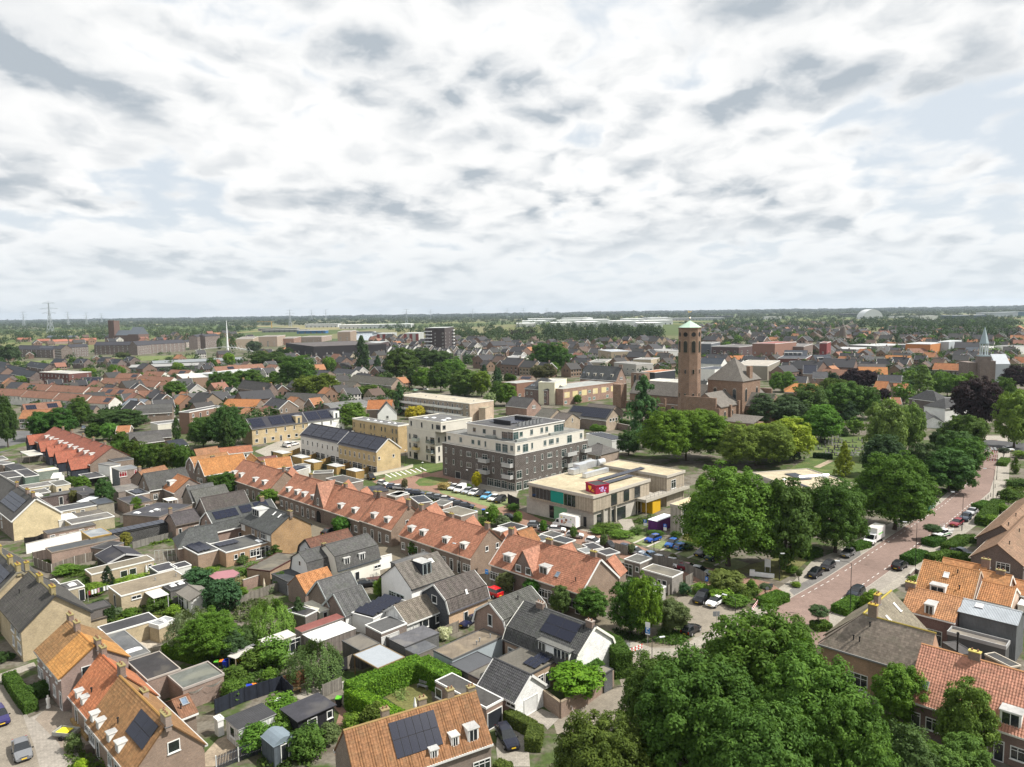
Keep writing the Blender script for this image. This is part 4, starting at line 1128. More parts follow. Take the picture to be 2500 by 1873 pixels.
# houses: lower left and left gardens
Q0=(.1,.1,.1)
Q1=(.12,.12,.12)
Q2=(.7,.7,.7)
Q3=(.6,.6,.6)
Q4=(.7,.7,.68)
Q5=(.3,.2,.15)
Q6=(.3,.3,.3)
Q7=(.6,.6,.58)
Q8=(.5,.5,.5)
Q9=(.03,.03,.035)
Q10=(.055,.055,.06)
Q11=(.2,.2,.2)
Q12=(.12,.12,.11)
Q13=(.05,.05,.055)
Q14=(.05,.05,.05)
Q15=(.03,.03,.03)
Q16=(.02,.02,.02)
Q17=(.8,.8,.8)
Q18=(.78,.78,.76)
Q19=(.12,.11,.1)
Q20=(.62,.62,.6)
Q21=(.4,.4,.4)
Q22=(.2,.18,.16)
Q23=(.75,.75,.73)
Q24=(.02,.02,.025)
Q25=(.2,.13,.1)
Q26=(.06,.06,.065)
Q27=(.06,.06,.07)
Q28=(.5,.5,.48)
Q29=(.05,.05,.06)
Q30=(.015,.015,.015)
Q31=(.75,.75,.75)
Q32=(.78,.78,.78)
Q33=(.3,.27,.2)
Q34=(.45,.44,.42)
Q35=(.045,.045,.05)
Q36=(.08,.085,.09)
Q37=(.09,.09,.095)
Q38=(.62,.6,.55)
Q39=(.08,.08,.085)
Q40=(.1,.09,.09)
Q41=(.25,.25,.25)
Q42=(.25,.22,.2)
Q43=(.3,.25,.18)
Q44=(.2,.18,.15)
Q45=(.2,.14,.1)
Q46=(.22,.16,.12)
Q47=(.35,.3,.25)
Q48=(.1,.1,.11)
Q49=(.13,.12,.1)
Q50=(.8,.8,.79)
Q51=(.07,.07,.07)
Q52=(.42,.43,.44)
Q53=(.25,.25,.24)
Q54=(.14,.14,.14)
Q55=(.5,.46,.4)
Q56=(.82,.82,.82)
Q57=(.5,.48,.44)
Q58=(.3,.19,.15)
Q59=(.4,.42,.44)
Q60=(.34,.27,.2)
Q61=(.4,.31,.22)
Q62=(.55,.55,.48)
Q63=(.085,.08,.075)
Q64=(.33,.26,.1)
Q65=(.2,.17,.08)
Q66=(.12,.1,.09)
Q67=(.085,.08,.08)
Q68=(.04,.04,.04)
Q69=(.04,.04,.05)
Q70=(.38,.25,.09)
Q71=(.45,.3,.1)
Q72=(.66,.64,.58)
Q73=(.15,.12,.1)
Q74=(.6,.58,.5)
Q75=(.035,.04,.055)
Q76=(.16,.16,.16)
Q77=(.33,.23,.17)
Q78=(.22,.17,.14)
Q79=(.42,.17,.07)
Q80=(.24,.19,.15)
Q81=(.2,.17,.15)
Q82=(.12,.12,.13)
Q83=(.17,.11,.08)
Q84=(.24,.15,.1)
Q85=(.2,.19,.18)
Q86=(.68,.68,.66)
Q87=(.07,.08,.09)
Q88=(.42,.45,.45)
Q89=(.8,.8,.78)
Q90=(.14,.12,.11)
Q91=(.2,.24,.28)
Q92=(.3,.2,.14)
Q93=(.14,.13,.11)
Q94=(.08,.07,.07)
Q95=(.76,.76,.75)
Q96=(.03,.035,.045)
Q97=(.05,.055,.06)
Q98=(.45,.45,.44)
Q99=(.68,.67,.63)
Q100=(.4,.42,.42)
Q101=(.05,.09,.09)
Q102=(.085,.085,.09)
Q103=(.3,.3,.29)
Q104=(.72,.69,.6)
Q105=(.5,.38,.2)
Q106=(.76,.75,.71)
Q107=(.44,.38,.26)
Q108=(.48,.44,.38)
Q109=(.45,.42,.36)
Q110=(.36,.015,.05)
Q111=(.8,.42,.01)
Q112=(.35,.36,.37)
Q113=(.15,.14,.12)
Q114=(.4,.38,.34)
Q115=(.26,.24,.21)
Q116=(.5,.42,.12)
Q117=(.5,.25,.12)
Q118=(.45,.27,.16)
Q119=(.45,.32,.05)
Q120=(.5,.24,.1)
Q121=(.75,.75,.74)
Q122=(.55,.56,.57)
Q123=(.05,.06,.09)
Q124=(.2,.22,.24)
Q125=(.06,.07,.09)
Q126=(.07,.08,.1)
Q127=(.55,.57,.6)
Q128=(.75,.77,.78)
Q129=(.5,.5,.05)
Q130=(.05,.06,.07)
Q131=(.02,.12,.45)
Q132=(.75,.73,.68)
Q133=(.6,.6,.62)
Q134=(.13,.12,.11)
Q135=(.2,.25,.29)
Q136=(.02,.025,.04)
Q137=(.26,.23,.19)
Q138=(.22,.2,.17)
Q139=(.03,.035,.05)
Q140=(.55,.58,.55)
Q141=(.1,.12,.15)
Q142=(.1,.095,.09)
Q143=(.4,.42,.4)
Q144=(.62,.63,.64)
Q145=(.095,.09,.09)
Q146=(.16,.13,.11)
Q147=(.68,.64,.48)
Q148=(.2,.14,.11)
Q149=(.3,.29,.28)
YCAP=(.36,.27,.05);PW='plaster'
Z('a1')
gb('sandy brick semi with lichen topped chimneys, nearest to the left edge',(275,-11),(450,190),(185,490),8.8,4.9,wL=TAN,rO=Q63,bG=(.06,.06,.06),F='..wW/..WW',E2='',cH=[(-.15,0,.8),(.42,0,1.5,1.1),(.92,0,1.5,1.1)],cC=YCAP,cK=Q64,cap=Q65,oe=.3,tM=Q19,vN=[(.25,.5)],tL=True)
T=TI[list(TI)[-1]]
Z('b1')
gb('sandy brick semi with dark solar roof at the left edge, behind the lichen chimneys',(-150,960),(215,1235),(-140,1560),9.2,4.9,wL=TAN,rO=(.08,.078,.075),bG=Q33,cH=[(.4,0,1.5),(.75,0,1.5),(.98,0,1.4,1.1)],cC=YCAP,cK=Q64,cap=Q65,sol=[(.52,.93,.25,.85,5,3)],tM=Q19)
gb('cream brick house with a blank gable and solar roof, upper left gardens',(-60,270),(320,550),(120,755),8.8,4.7,wL=(.6,.49,.28),wF_=BRB,rO=(.09,.085,.08),bG=WH,E2='...../',cH=[(.62,0,1.),(.84,0,1.6,1.1),(.95,0,1.4)],cC=YCAP,sol=[(.62,.93,.25,.8,4,3)],F='ww/ww')
gb('grey roofed cream gabled house cut by the left edge',(-160,330),(75,400),(0,540),7.6,4.6,wL=(.55,.45,.27),rO=GRY,bG=WH,cH=[(.7,0,1.)])
Z('a1')
gb('left half of a pink brick semi, brown tiled',(580,410),(688,515),(290,610),7.3,4.5,W=4.,wL=PINKB,rO=(.3,.17,.075),F='wd.w/s.ss',cH=[(.02,-.3,1.3),(.75,0,1.1)],tL=True,tM=Q34,gR='pink brick pair of houses',cap=(.33,.2,.1))
gb('right half of a pink brick semi, bright orange tiles',(692,519),(805,625),(515,860),7.3,4.5,W=4.,wL=PINKB,rO=(.52,.26,.08),F='.w.d/s.s.',E2='..../.q..',cH=[(.97,-.5,1.3)],tL=True,tM=Q34,gR='pink brick pair of houses',cap=(.5,.22,.06))
RW=dict(zr=7.2,ze=3.2,W=3.7,wL=(.28,.185,.125),tL=True,tM=(.5,.49,.47),name='terraced_house')
ra,rb_=(868,690),(1405,1290)
gb('scarlet tiled end of the old lower left row',(868,690),(1045,872),(600,1000),rO=(.5,.19,.09),F='dw',E1='',cH=[(.02,-.2,1.2),(.96,0,1.2)],dorm=[(.25,.03,.9,.95),(.52,.03,.9,.95)],vN=[(.55,.35)],cap=(.45,.14,.06),**RW)
gb('rusty brown tiled house with solar slab, near end of the lower left row',(1052,880),(1405,1290),(1170,1650),rO=(.33,.18,.08),F='Wd.wd.w',E2='..../..q.',cH=[(.33,-1.,1.3,.8),(.86,-.6,1.3,.9),(.98,0,1.5,.95)],dorm=[(.06,.03,.9,1.),(.21,.03,.9,1.),(.46,.03,.9,1.),(.66,.03,1.,1.1)],sol=[(.6,.95,.4,.88,2,2)],vN=[(.42,.4)],cap=(.36,.2,.06),cK=(.33,.24,.19),**RW)
gb('low brown tiled kitchen wing behind the solar house',(1600,1040),(1480,1090),(1560,1200),3.6,2.4,W=2.4,wL=BRB,rO=(.24,.12,.07),**EX,sky=[(.6,.5)],tL=False,vN=[(.2,.4)])
FB=dict(wL=Q5)
fl('narrow dark roofed tan garage in front of the toy corner',(830,460),(905,520),(1355,400),2.9,wL=(.5,.4,.24),rO=Q10,R='......',dO=[])
fl('small white edged flat roof beside the silver willow',(1352,392),(1358,446),(1492,388),2.9,wL=TAN,fas=.6,rO=(.3,.31,.32),**SH,dO=[(.4,.5,1.2,.6)])
fl('weathered grey flat roof extension with a white skylight strip',(925,528),(1075,738),(1262,655),3.,rO=(.13,.135,.14),tM=(.35,.34,.32),dO=[(.2,.5,.9,2.4)],**EX,**FB)
fl('large black flat roof extension behind the scarlet roof',(1045,770),(1260,912),(1550,822),3.4,rO=(.045,.043,.045),tM=(.42,.38,.34),**EX,**FB)
fl('grey gravelly flat roof with a white cloth swag on its wall',(1540,840),(1565,990),(1920,868),3.,rO=(.14,.15,.135),tM=(.4,.36,.33),**EX,rim=.15,**FB)
fl('brick porch block beside the tan gable',(700,430),(735,408),(890,355),2.9,wL=TAN,rO=(.15,.12,.09),tM=(.06,.05,.04),**EX,rim=.04,R='..q.')
fl('dark low roof beside the ivy hedge, behind the tan gable',(700,280),(760,320),(945,270),2.7,wL=Q66,rO=Q67,tM=(.08,.08,.08))
B=U((1590,1010),2.4);E=U((1900,900),2.8);T=tg_('garland','white cloth swag hung along the brick wall','garland',(B+E)/2);mb=MB();offg=V(T.location)
for k in rg(2):
 a,b=B.lerp(E,k*.5),B.lerp(E,k*.5+.5)
 for i in rg(8):
  f0,f1=i/8,(i+1)/8;s0,s1=sin(f0*pi),sin(f1*pi);p,q=a.lerp(b,f0),a.lerp(b,f1);fw=V((.12,-.18,0))
  mb.face([p-UP*.55*s0+fw,q-UP*.55*s1+fw,q-UP*.15*s1+fw*(1+s1),p-UP*.15*s0+fw*(1+s0)],PL((.78,.76,.72)))
mb.bd('cloth',T,offg)
Z('b1')
GR=(.24,.2,.145);LFL=dict(**GA)
fl('long gravel roofed tan garage with one strip window, mid left',(1050,1385),(1165,1480),(1805,1305),2.9,wL=(.5,.4,.25),rO=GR,rk='gravelroof',R='.l.....',L='D',vN=[(.5,.6),(.4,.9)])
fl('black lean-to roof against the long gravel garage',(1530,1380),(1640,1430),(1810,1360),2.7,wL=(.1,.09,.08),rO=Q68,dO=[(.5,.35),(.5,.75)],tM=Q0)
fl('white corrugated canopy beside the black lean-to',(1405,1420),(1480,1500),(1590,1440),2.5,rO=Q20,rk='corrugated',legs=Q8,rim=0,fas=.1,name='canopy',cat='canopy')
gb('small grey shed with glazed white front near the big hedge',(1800,1385),(1960,1450),(1880,1510),3.2,2.5,wL=WH,wk='plain',rO=(.24,.22,.19),rk='corrugated',F='Bn',**SH,W=1.9,gut=False)
fl('tan flat roofed outbuilding with three windows in the gardens',(820,1225),(880,1272),(1490,1135),2.9,wL=(.46,.36,.23),rO=(.2,.175,.13),rk='gravelroof',R='.s.qq.s',**OB,dO=[])
gb('black pavilion roof on posts among the left gardens',(1085,1003),(1205,1078),(1045,1160),3.5,2.5,wL=(.05,.045,.04),wk='wood',rO=Q69,rk='bitumen',bG=Q8,name='pavilion',cat='pavilion',tM=Q21)
fl('black annex roof behind the pavilion',(955,985),(1010,1030),(1190,965),2.6,wL=Q5,rO=Q35,tM=Q11,**OB)
fl('long narrow pink brick garage with a dark roof',(455,1015),(495,1062),(1135,915),2.8,wL=(.36,.24,.18),rO=Q36,tM=(.3,.24,.19))
fl('raised grey roof box on timber',(800,855),(872,918),(1065,872),3.2,wL=Q70,wk='wood',rO=(.27,.29,.31),tM=Q71,**OB)
fl('brick garden house with four white framed openings',(420,852),(455,882),(922,792),2.9,wL=(.32,.21,.15),rO=Q37,R='dqqdq',tM=(.16,.14,.12),**OB)
fl('grey gravel roof with a long white fascia',(640,745),(690,790),(1110,718),2.8,wL=(.42,.36,.22),rO=(.14,.135,.13),R='....')
fl('white roofed sunroom against the cream gable',(520,712),(565,752),(715,702),2.9,wL=Q38,wk='plain',rO=Q72,R='.b',name='sunroom',cat='sunroom')
fl('dark roofed pale brick garden room with doors and windows',(485,630),(570,668),(1080,570),3.,wL=(.45,.38,.26),rO=(.075,.08,.09),R='ldd.lB',**OB)
fl('grey roof slab next to the garden room',(850,560),(940,600),(1080,565),3.1,wL=Q33,rO=(.06,.07,.085),tM=Q0,**OB)
fl('dark brown brick garage behind the garden room',(370,510),(400,535),(770,480),2.8,wL=(.095,.055,.05),rO=Q39,R='..D..',tM=(.07,.06,.06))
fl('dark roofed shed by the round garden tree',(690,440),(790,510),(935,475),3.,wL=Q40,rO=Q10,tM=Q1,**SH,vN=[(.5,.5,Q3)])
fl('white fabric roof corner by the round garden tree',(800,545),(850,570),(980,515),2.6,rO=(.55,.58,.6),rk='plain',legs=Q21,rim=0,fas=.08,name='canopy',cat='canopy')
fl('light grey flat roof with gravel, far left gardens',(130,425),(190,455),(560,385),2.8,wL=(.5,.43,.27),rO=(.15,.145,.14),R='..l.')
fl('cream garage with two windows, far left gardens',(440,385),(540,420),(635,375),3.,wL=(.6,.52,.36),rO=Q12,R='s.')
fl('black roof at the left edge with a white fascia',(-60,300),(20,350),(235,325),2.9,wL=Q0,rO=Q13)
fl('black garage roof beside a green door',(150,270),(240,335),(365,310),2.9,wL=(.1,.17,.12),rO=Q13)
fl('black tiled shed roof under the blue gabled wings',(80,215),(130,270),(250,245),2.7,wL=Q0,rO=Q35,tM=(.15,.15,.15),**SH)
fl('carport with a pale roof below the blue gabled wings',(195,90),(280,130),(400,108),2.8,rO=(.42,.41,.36),legs=Q73,name='carport',cat='carport')
fl('flat grey roof at the far left edge',(-120,150),(-30,175),(75,160),2.8,rO=Q1)
fl('pale flat roof with fascia by the far left edge',(-80,195),(30,215),(155,200),2.8,rO=(.13,.13,.13))
fl('low pale roof strip in front of the brick wing',(300,270),(360,285),(560,255),2.7,wL=(.2,.25,.2),rO=(.55,.52,.42),tM=Q74)
gb('white canvas party tent in the left gardens',(520,300),(590,296),(560,335),3.2,2.2,W=2.2,wL=WH,wk='plain',rO=Q18,rk='plain',name='party_tent',cat='tent',gut=False,snap=False)
Z('c1')
LT='long red terrace with a file of white dormers, left'
T=gb(LT,(600,1335),(1190,1560),(1045,1655),8.6,4.2,W=6.6,wL=BRB,rO=(.33,.11,.07),dorm=[(.1+.8*i/9,.28,1.3,1.)for i in rg(10)],cH=[.18,.35,.55,.72,.9],**TH,E2='..../',sky=[(.88,.85,.5,.8)],F='')
Z('b1')
for i,(x,y,r2x,r2y,ex,ey)in en(((660,163,900,128,700,245),(530,100,770,68,565,178),(452,45,680,15,480,125),(375,0,600,-28,400,75),(262,-62,520,-90,290,10))):
 gb(['nearest red tiled rear wing of the long left terrace','second red tiled rear wing of the long left terrace','middle red tiled rear wing of the long left terrace','fourth red tiled rear wing of the long left terrace','farthest red tiled rear wing of the long left terrace'][i],(x,y),(r2x,r2y),(ex,ey),6.2,3.2,wL=Q75,wk='wood',rO=(.36,.115,.07),E1='.ss.' if i<2 else '',F='..W.' if i==0 else '',**RWG,gR='red rear wings of the left terrace',gut=False,vN=[(.3,.8),(.6,.8)],W=2.6)
fl('white rendered cube with a dark flat roof',(945,207),(1055,225),(1160,205),5.6,wL=(.74,.73,.69),wk='plain',rO=Q76,L='..w',name='house',cat='house',tM=Q41)
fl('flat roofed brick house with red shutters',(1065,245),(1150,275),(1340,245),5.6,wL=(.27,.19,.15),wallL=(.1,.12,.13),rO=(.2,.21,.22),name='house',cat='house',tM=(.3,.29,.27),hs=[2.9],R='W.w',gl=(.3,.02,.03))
fl('black flat roof above the red terrace end',(1010,155),(1100,185),(1290,160),5.,wL=BRB,rO=Q26,name='house',cat='house',tM=Q6)
fl('low black carport roof before the white cube',(700,320),(840,350),(980,310),2.9,rO=(.07,.07,.075),legs=Q14,name='carport',cat='carport')
fl('grey roof strip behind the round garden tree',(1070,430),(1140,480),(1330,425),2.9,wL=(.28,.22,.18),rO=(.17,.16,.15),tM=Q42)
fl('black roofed brick garage right of the round tree',(1095,545),(1250,600),(1425,540),3.,wL=Q77,rO=Q27,R='.D',tM=Q22)
fl('brick garage with solar panels right of the round tree',(1200,470),(1300,510),(1430,480),3.2,wL=Q77,rO=Q39,sol=[(.1,.8,.15,.75,4,3)])
gb('grey tiled barn like house with a white side door',(1370,300),(1790,250),(1400,462),7.4,3.6,wL=BRB,rO=(.085,.083,.08),E1='.w./.n.',F='w...',W=4.2,sky=[(.45,.3,.4,.4)],fc=WH)
gb('orange and brown tiled house behind the barn like one',(1330,280),(1580,225),(1350,320),6.,3.6,wL=BRB,rO=(.3,.15,.08),W=3.4,cH=[.95])
gb('small house with patched orange roof and a white dormer',(1700,312),(1838,348),(1575,445),6.6,3.6,W=4.2,wL=Q78,rO=Q79,dorm=[(.25,.2,2.2,1.3)],E2='..d./.s..',tL=False,F='.')
fl('white awning over the patio of the patched orange house',(1555,545),(1620,565),(1685,535),2.4,rO=(.7,.68,.6),rk='plain',legs=Q3,rim=0,fas=.06,name='awning',cat='awning')
gb('long low grey roof with a brick gable, left of the leafy corner tree',(1850,470),(2150,405),(1900,525),5.6,3.,wL=Q80,rO=Q12,W=3.2,F='....ll',E1='.d.',snap=True)
gb('grey tiled house with two small skylights',(1790,430),(2050,395),(1760,470),6.4,3.2,wL=Q80,rO=Q1,W=3.2,sky=[(.5,.6,.5,.5),(.7,.6,.5,.5)])
fl('large black flat roof with white roof lights and fans',(1310,650),(1530,720),(1850,600),3.2,wL=Q5,rO=Q27,dO=[(.75,.15,1.6,1.),(.5,.45,1.2,.9),(.5,.3,.8,.8)],tM=Q22,name='workshop',cat='workshop',vN=[(.35,.4,Q2)])
gb('small brown brick house with a dark tiled roof',(1640,690),(1870,640),(1680,790),5.4,3.4,wL=Q5,rO=(.09,.08,.085),W=3.,F='n.w',E1='',tM=Q81,cH=[(.02,0,.7)])
fl('long black veranda roofed with solar panels',(1045,850),(1080,890),(1620,775),2.9,rO=Q15,wL=(.015,.013,.012),tM=Q16,sol=[(.08,.92,.01,.99,1,9,.0)],rim=0,name='veranda',cat='veranda')  # solid near-black walls stand for the shaded inside of the veranda
Z('a2')
fl('small white annex roof covered with tilted solar panels',(1310,310),(1440,385),(1720,235),2.9,wL=Q4,wk='plain',sol=[(.05,.95,.04,.96,2,5,.3)],**EX)
fl('dark felt flat roof before the grey boarded house',(1365,445),(1510,510),(1710,420),3.,wL=(.2,.15,.12),R='rr.',**EX)
fl('grey felt shed roof right above the carport',(1570,560),(1710,625),(1990,500),2.6,wL=Q0,rO=Q82,tM=Q0,rim=0,**SH)
fl('lower slate grey shed roof behind the tall hedge',(1720,640),(1810,690),(1980,620),2.4,wL=(.2,.17,.13),rO=(.11,.115,.125),tM=Q6,rim=0,**SH)
fl('dark felt roof beside the garden spruce',(690,320),(860,365),(980,320),2.8,wL=Q73,rO=Q13,rim=.04,**SH)
fl('cream plastic canopy by the lower grey wing',(890,240),(980,330),(1060,290),2.5,wL=(.5,.48,.4),wk='plain',rO=(.62,.6,.5),rk='corrugated',rim=0,R='s',**SH)
Z('b1')
fl('small shed with a white front near the washing line',(560,1370),(640,1425),(815,1385),2.7,wL=(.4,.33,.22),rO=Q0,R='..D',dO=[(.5,.5,1.6,1.2)],**SH)
fl('black slab roof behind the topiary lobe',(1480,1190),(1520,1250),(1700,1200),2.6,wL=Q0,rO=Q27,**SH)
fl('white edged black roof left of the topiary lobe',(1640,1180),(1700,1215),(1840,1180),2.6,wL=Q7,wk='plain',rO=Q35,**SH)
fl('white rendered stub behind the sandy semi',(440,1335),(500,1372),(550,1340),4.6,wL=WH,wk='plain',rO=Q1,**EX)
fl('white box porch behind the cream gabled house',(270,500),(330,525),(400,505),3.2,wL=WH,wk='plain',rO=Q28,**EX)
fl('grey flat roof beside the cream garage, far left gardens',(250,470),(330,500),(480,470),2.8,wL=Q43,rO=Q0)
fl('long low brown roof below the party tent',(700,690),(760,720),(1000,670),2.5,wL=(.25,.2,.15),rO=Q19,tM=Q44,**SH)
# the red roofed terraces and the houses before them
Z('b2')
TR=(.44,.195,.12);TK_=dict(zr=8.2,ze=3.8,wL=Q45,wE_=(.3,.2,.13),rO=TR,W=5.,**TH,cC=(.33,.28,.08),tM=(.62,.58,.52),dsz=(1.5,1.1),gR='red roofed terraces along the old side street')
gb('red roofed terrace farthest up the side street',(580,168),(962,283),(760,455),F='wd.wddw',E2='..../..s.',dorm=[.07,.25,.6,.82],cH=[(.47,-.2,1.),(.98,0,.9)],**TK_)
T=gb('red roofed terrace with a tall arched middle gable',(1085,303),(1840,528),(1700,765),F='wddwddw...wddw',E2='',dorm=[.08,.2,.295,.415,.75,.91],cH=[(.2,-.2,1.),(.64,-.2,1.),(.99,0,1.)],**TK_)
xgb(T,.53,4.6,9.6,3.9,(.5,.25,.17),wL=Q83,win=[(0,4.3,'n')],arch=True)
gb('short red terrace of two doors with a brick gable end',(1888,520),(2150,608),(2035,840),F='wddw',E2='..../.s..',dorm=[.3,.75],cH=[(.03,0,1.),(.98,0,1.1)],**TK_)
Z('b3')
gb('red terrace of four dormers behind the tan gabled house',(300,650),(1022,832),(890,1140),F='wddw..wddW',E2='..../.s.s',dorm=[.11,.29,.62,.86],cH=[(.05,0,1.),(.48,-.3,1.),(.98,0,1.)],tL=True,**TK_)
T=gb('near end red terrace with a front gable and two large dormers',(1190,888),(2080,1125),(1030,1190),F='Wddd....WddWWd',E2='',dorm=[(.16,.16,1.9,1.3),(.575,.16,1.9,1.3)],cH=[(.02,0,1.),(.46,-.2,1.3),(.93,-.2,1.1)],sky=[(.71,.2,.8,1.)],bG=WH,tL=True,vN=[(.9,.25)],**TK_)
xgb(T,.385,5.2,8.,3.9,(.5,.24,.16),wL=Q83,win=[(-1.1,4.,'q'),(1.3,4.,'q')])
for i,(z,a,b,e,zr)in en((('b2',(1000,300),(1035,240),(1060,300),5.6),('b2',(1520,420),(1580,365),(1600,410),5.8),('b2',(1700,470),(1760,435),(1790,480),5.6),('b2',(2030,580),(2100,530),(2130,575),5.8),('b3',(400,640),(490,588),(545,685),5.6),('b3',(780,760),(850,712),(900,780),5.6),('b3',(1140,880),(1245,820),(1300,890),5.8),('b3',(1290,870),(1400,822),(1435,890),5.),('b3',(1690,1020),(1780,970),(1840,1045),5.6),('b4',(330,1140),(395,1090),(440,1150),5.4))):
 Z(z);where=['behind the farthest terrace','left behind the arched gable terrace','right behind the arched gable terrace','behind the short two door terrace','left behind the four dormer terrace','middle behind the four dormer terrace','left behind the near end terrace, redder one','left behind the near end terrace, browner one','middle behind the near end terrace','right behind the near end terrace'][i]
 gb('red tiled rear wing '+where,a,b,e,zr,3.,wL=BRB,rO=(.34,.15,.06)if i==7 else TR,W=2.2,**RWG,gut=False,gR='rear wings of the red terraces')
Z('b2')
gb('white edged gambrel house with a brown orange roof, far left of the street',(60,150),(400,95),(110,245),7.4,3.4,wL=(.24,.17,.14),rO=(.36,.18,.08),bG=WH,prof=[(.72,.6)],W=3.3,E1='..../.n..')
T=gb('orange tiled brick house with solar panels and a white edged gable',(140,175),(560,110),(185,280),7.6,3.6,wL=Q46,rO=(.47,.21,.07),bG=WH,W=3.6,sol=[(.1,.34,.25,.8,4,2),(.72,.86,.6,.9,3,1)],F='.d.WWn.W.',E1='.WW./.n..',cH=[(.68,.5,1.2)])
xgb(T,.58,2.4,6.2,4.4,(.45,.2,.07),wL=Q46,win=[(0,4.4,'n'),(0,.4,'n')],bG=WH)
gb('orange hipped brick house next to the farthest terrace',(640,110),(700,160),(480,275),7.4,4.,W=3.4,wL=Q84,rO=(.5,.23,.07),F='w.',E1='')
gb('faded brown roof with a white dormer, up the street',(90,70),(320,45),(130,130),6.6,3.6,wL=BRB,rO=(.34,.17,.09),W=3.2,dorm=[(.35,.25,1.6,1.3)],vN=[])
gb('long low orange roof above a white wall with three windows',(330,60),(640,30),(440,105),4.6,3.,wL=(.76,.74,.7),wk='plain',rO=(.38,.15,.08),W=2.6,F='...s.ss',gut=True)
gb('orange roof with a long strip of solar panels behind the farthest terrace',(775,165),(1015,140),(800,215),6.4,4.,wL=BRB,rO=(.45,.2,.08),W=3.,bG=WH,sol=[(.08,.92,.25,.7,9,1)])
gb('dark red roof with a white edge behind the farthest terrace',(700,150),(880,130),(730,175),5.2,3.4,wL=BRB,rO=(.2,.09,.08),W=2.6,bG=WH)
fl('black roof with solar panels behind the farthest terrace',(1030,245),(1080,275),(1200,240),3.4,wL=(.5,.48,.42),rO=Q13,sol=[(.1,.9,.1,.9,3,3)])
fl('small white box roof behind the solar strip house',(1080,215),(1120,235),(1190,212),3.6,wL=WH,wk='plain',rO=Q76)
fl('white edged flat garage roof, left behind the terraces',(1155,280),(1240,300),(1430,290),2.9,wL=Q47,rO=Q0,dO=[])
fl('dark flat garage behind the arched gable terrace',(1430,335),(1560,400),(1735,370),2.9,wL=(.26,.2,.16),rO=Q63)
fl('dark slate flat roof by the parked white car',(1750,430),(1820,480),(1950,450),3.,wL=Q5,rO=Q75,tM=Q48)
fl('small grey roofed brick shed by the parking street',(1960,500),(2030,525),(2150,490),2.8,wL=Q5,rO=Q12,**SH)
T=gb('dark tiled hall roof with a long white roof light',(155,540),(570,465),(230,655),7.8,3.6,wL=(.24,.18,.14),rO=(.088,.075,.07),bG=(.42,.41,.39),W=4.4,E1='.nn./',sky=[(.48,.42,2.4,.7,'F',(.8,.78,.72))],vN=[(.72,.4)],tM=Q85)
gb('grey gambrel house with a row of solar panels facing the gardens',(205,670),(835,555),(345,805),7.2,3.6,wL=(.32,.21,.16),rO=(.085,.09,.09),bG=WH,W=3.8,prof=[(.78,.45)],sol=[(.06,.42,.48,.92,4,2),(.47,.66,.52,.95,2,2),(.7,.92,.56,.98,3,2)],F='...bb...',cH=[(.86,.2,.9)],E1='..../.n..')
T=gb('tall grey roofed house with an orange brick gable',(690,600),(1065,690),(915,870),8.2,5.2,wL=(.27,.18,.1),wE_=(.4,.235,.09),rO=(.088,.092,.092),W=4.6,F='wnnW/r.wnWr',cH=[(.97,0,1.3,.8)],sky=[(.62,.72,.35,1.,'F',Q2),(.8,.7,.35,1.,'F',Q2)],dorm=[(.24,.42,3.2,1.5)],tM=Q1,hs=[0.0,2.9],cK=Q45)
gb('dark grey hip roofed kitchen wing before the solar gambrel',(40,830),(300,790),(170,945),5.6,2.9,wL=(.36,.24,.17),rO=(.09,.095,.095),hip=(2.5,0),W=3.6,F='',**EX)
fl('dark annex roof with three rows of solar panels',(0,995),(130,1080),(350,1035),3.,wL=(.34,.22,.14),rO=(.06,.063,.07),sol=[(.1,.9,.1,.75,3,2)],**EX)
fl('orange brick annex with white doors and a black roof',(270,975),(400,1060),(820,955),3.1,wL=(.42,.25,.13),rO=(.075,.078,.082),R='.sD.WBd',dO=[(.25,.85,2.,.9)],sol=[(.5,.85,.05,.5,2,5)],**EX)
fl('brown edged flat roof beside the white gambrel pair',(680,1175),(825,1240),(1110,1085),3.,wL=(.36,.23,.13),rO=Q49,tM=(.09,.035,.03))
gb('chocolate tiled gambrel behind the white gambrel pair',(1160,935),(1580,842),(1215,1020),6.8,3.2,wL=(.52,.53,.54),wk=PW,rO=(.16,.075,.05),W=3.2,prof=[(.74,.55)],bG=Q15,E1='.../.n.',vN=[(.83,.5)],tM=Q14)
gb('left half of the white gambrel pair with a wide studio dormer',(1105,1060),(1345,1000),(1195,1215),6.6,3.1,wL=Q86,wk=PW,rO=Q0,W=3.3,prof=[(.8,.6)],E1='.../.s.',dorm=[(.55,.12,3.4,1.3)],dfc=Q36,tM=Q87,gR='white gambrel pair',cH=[(0,0,.7,.5)])
gb('right half of the white gambrel pair with two small dormers',(1350,985),(1775,890),(1435,1165),7.4,3.6,wL=(.74,.72,.64),wk=PW,rO=(.11,.108,.105),W=3.9,prof=[(.8,.6)],F='.d.D...l',dorm=[(.22,.15,1.3,1.3),(.58,.15,1.3,1.3)],dfc=Q7,tM=Q87,gR='white gambrel pair')
fl('slate grey lean-to roof before the orange tiled cottage',(830,1270),(990,1340),(1160,1250),2.7,wL=Q82,rO=(.055,.06,.066),tM=Q0,**EX)
gb('small cottage with a patchy orange tile roof',(1060,1285),(1390,1215),(1115,1415),5.,2.8,wL=(.24,.16,.12),rO=(.52,.24,.1),rk='tile',W=2.9,tL=True,gut=False,oe=.05)
gb('grey roofed brick house with two blue skylights',(1285,1340),(1590,1250),(1355,1480),6.2,3.1,wL=Q45,wF_=Q4,rO=Q1,W=3.3,tL=True,bG=Q88,sky=[(.28,.68,.8,1.1,'F'),(.8,.72,.8,1.1,'F')],tM=Q7,gut=False)
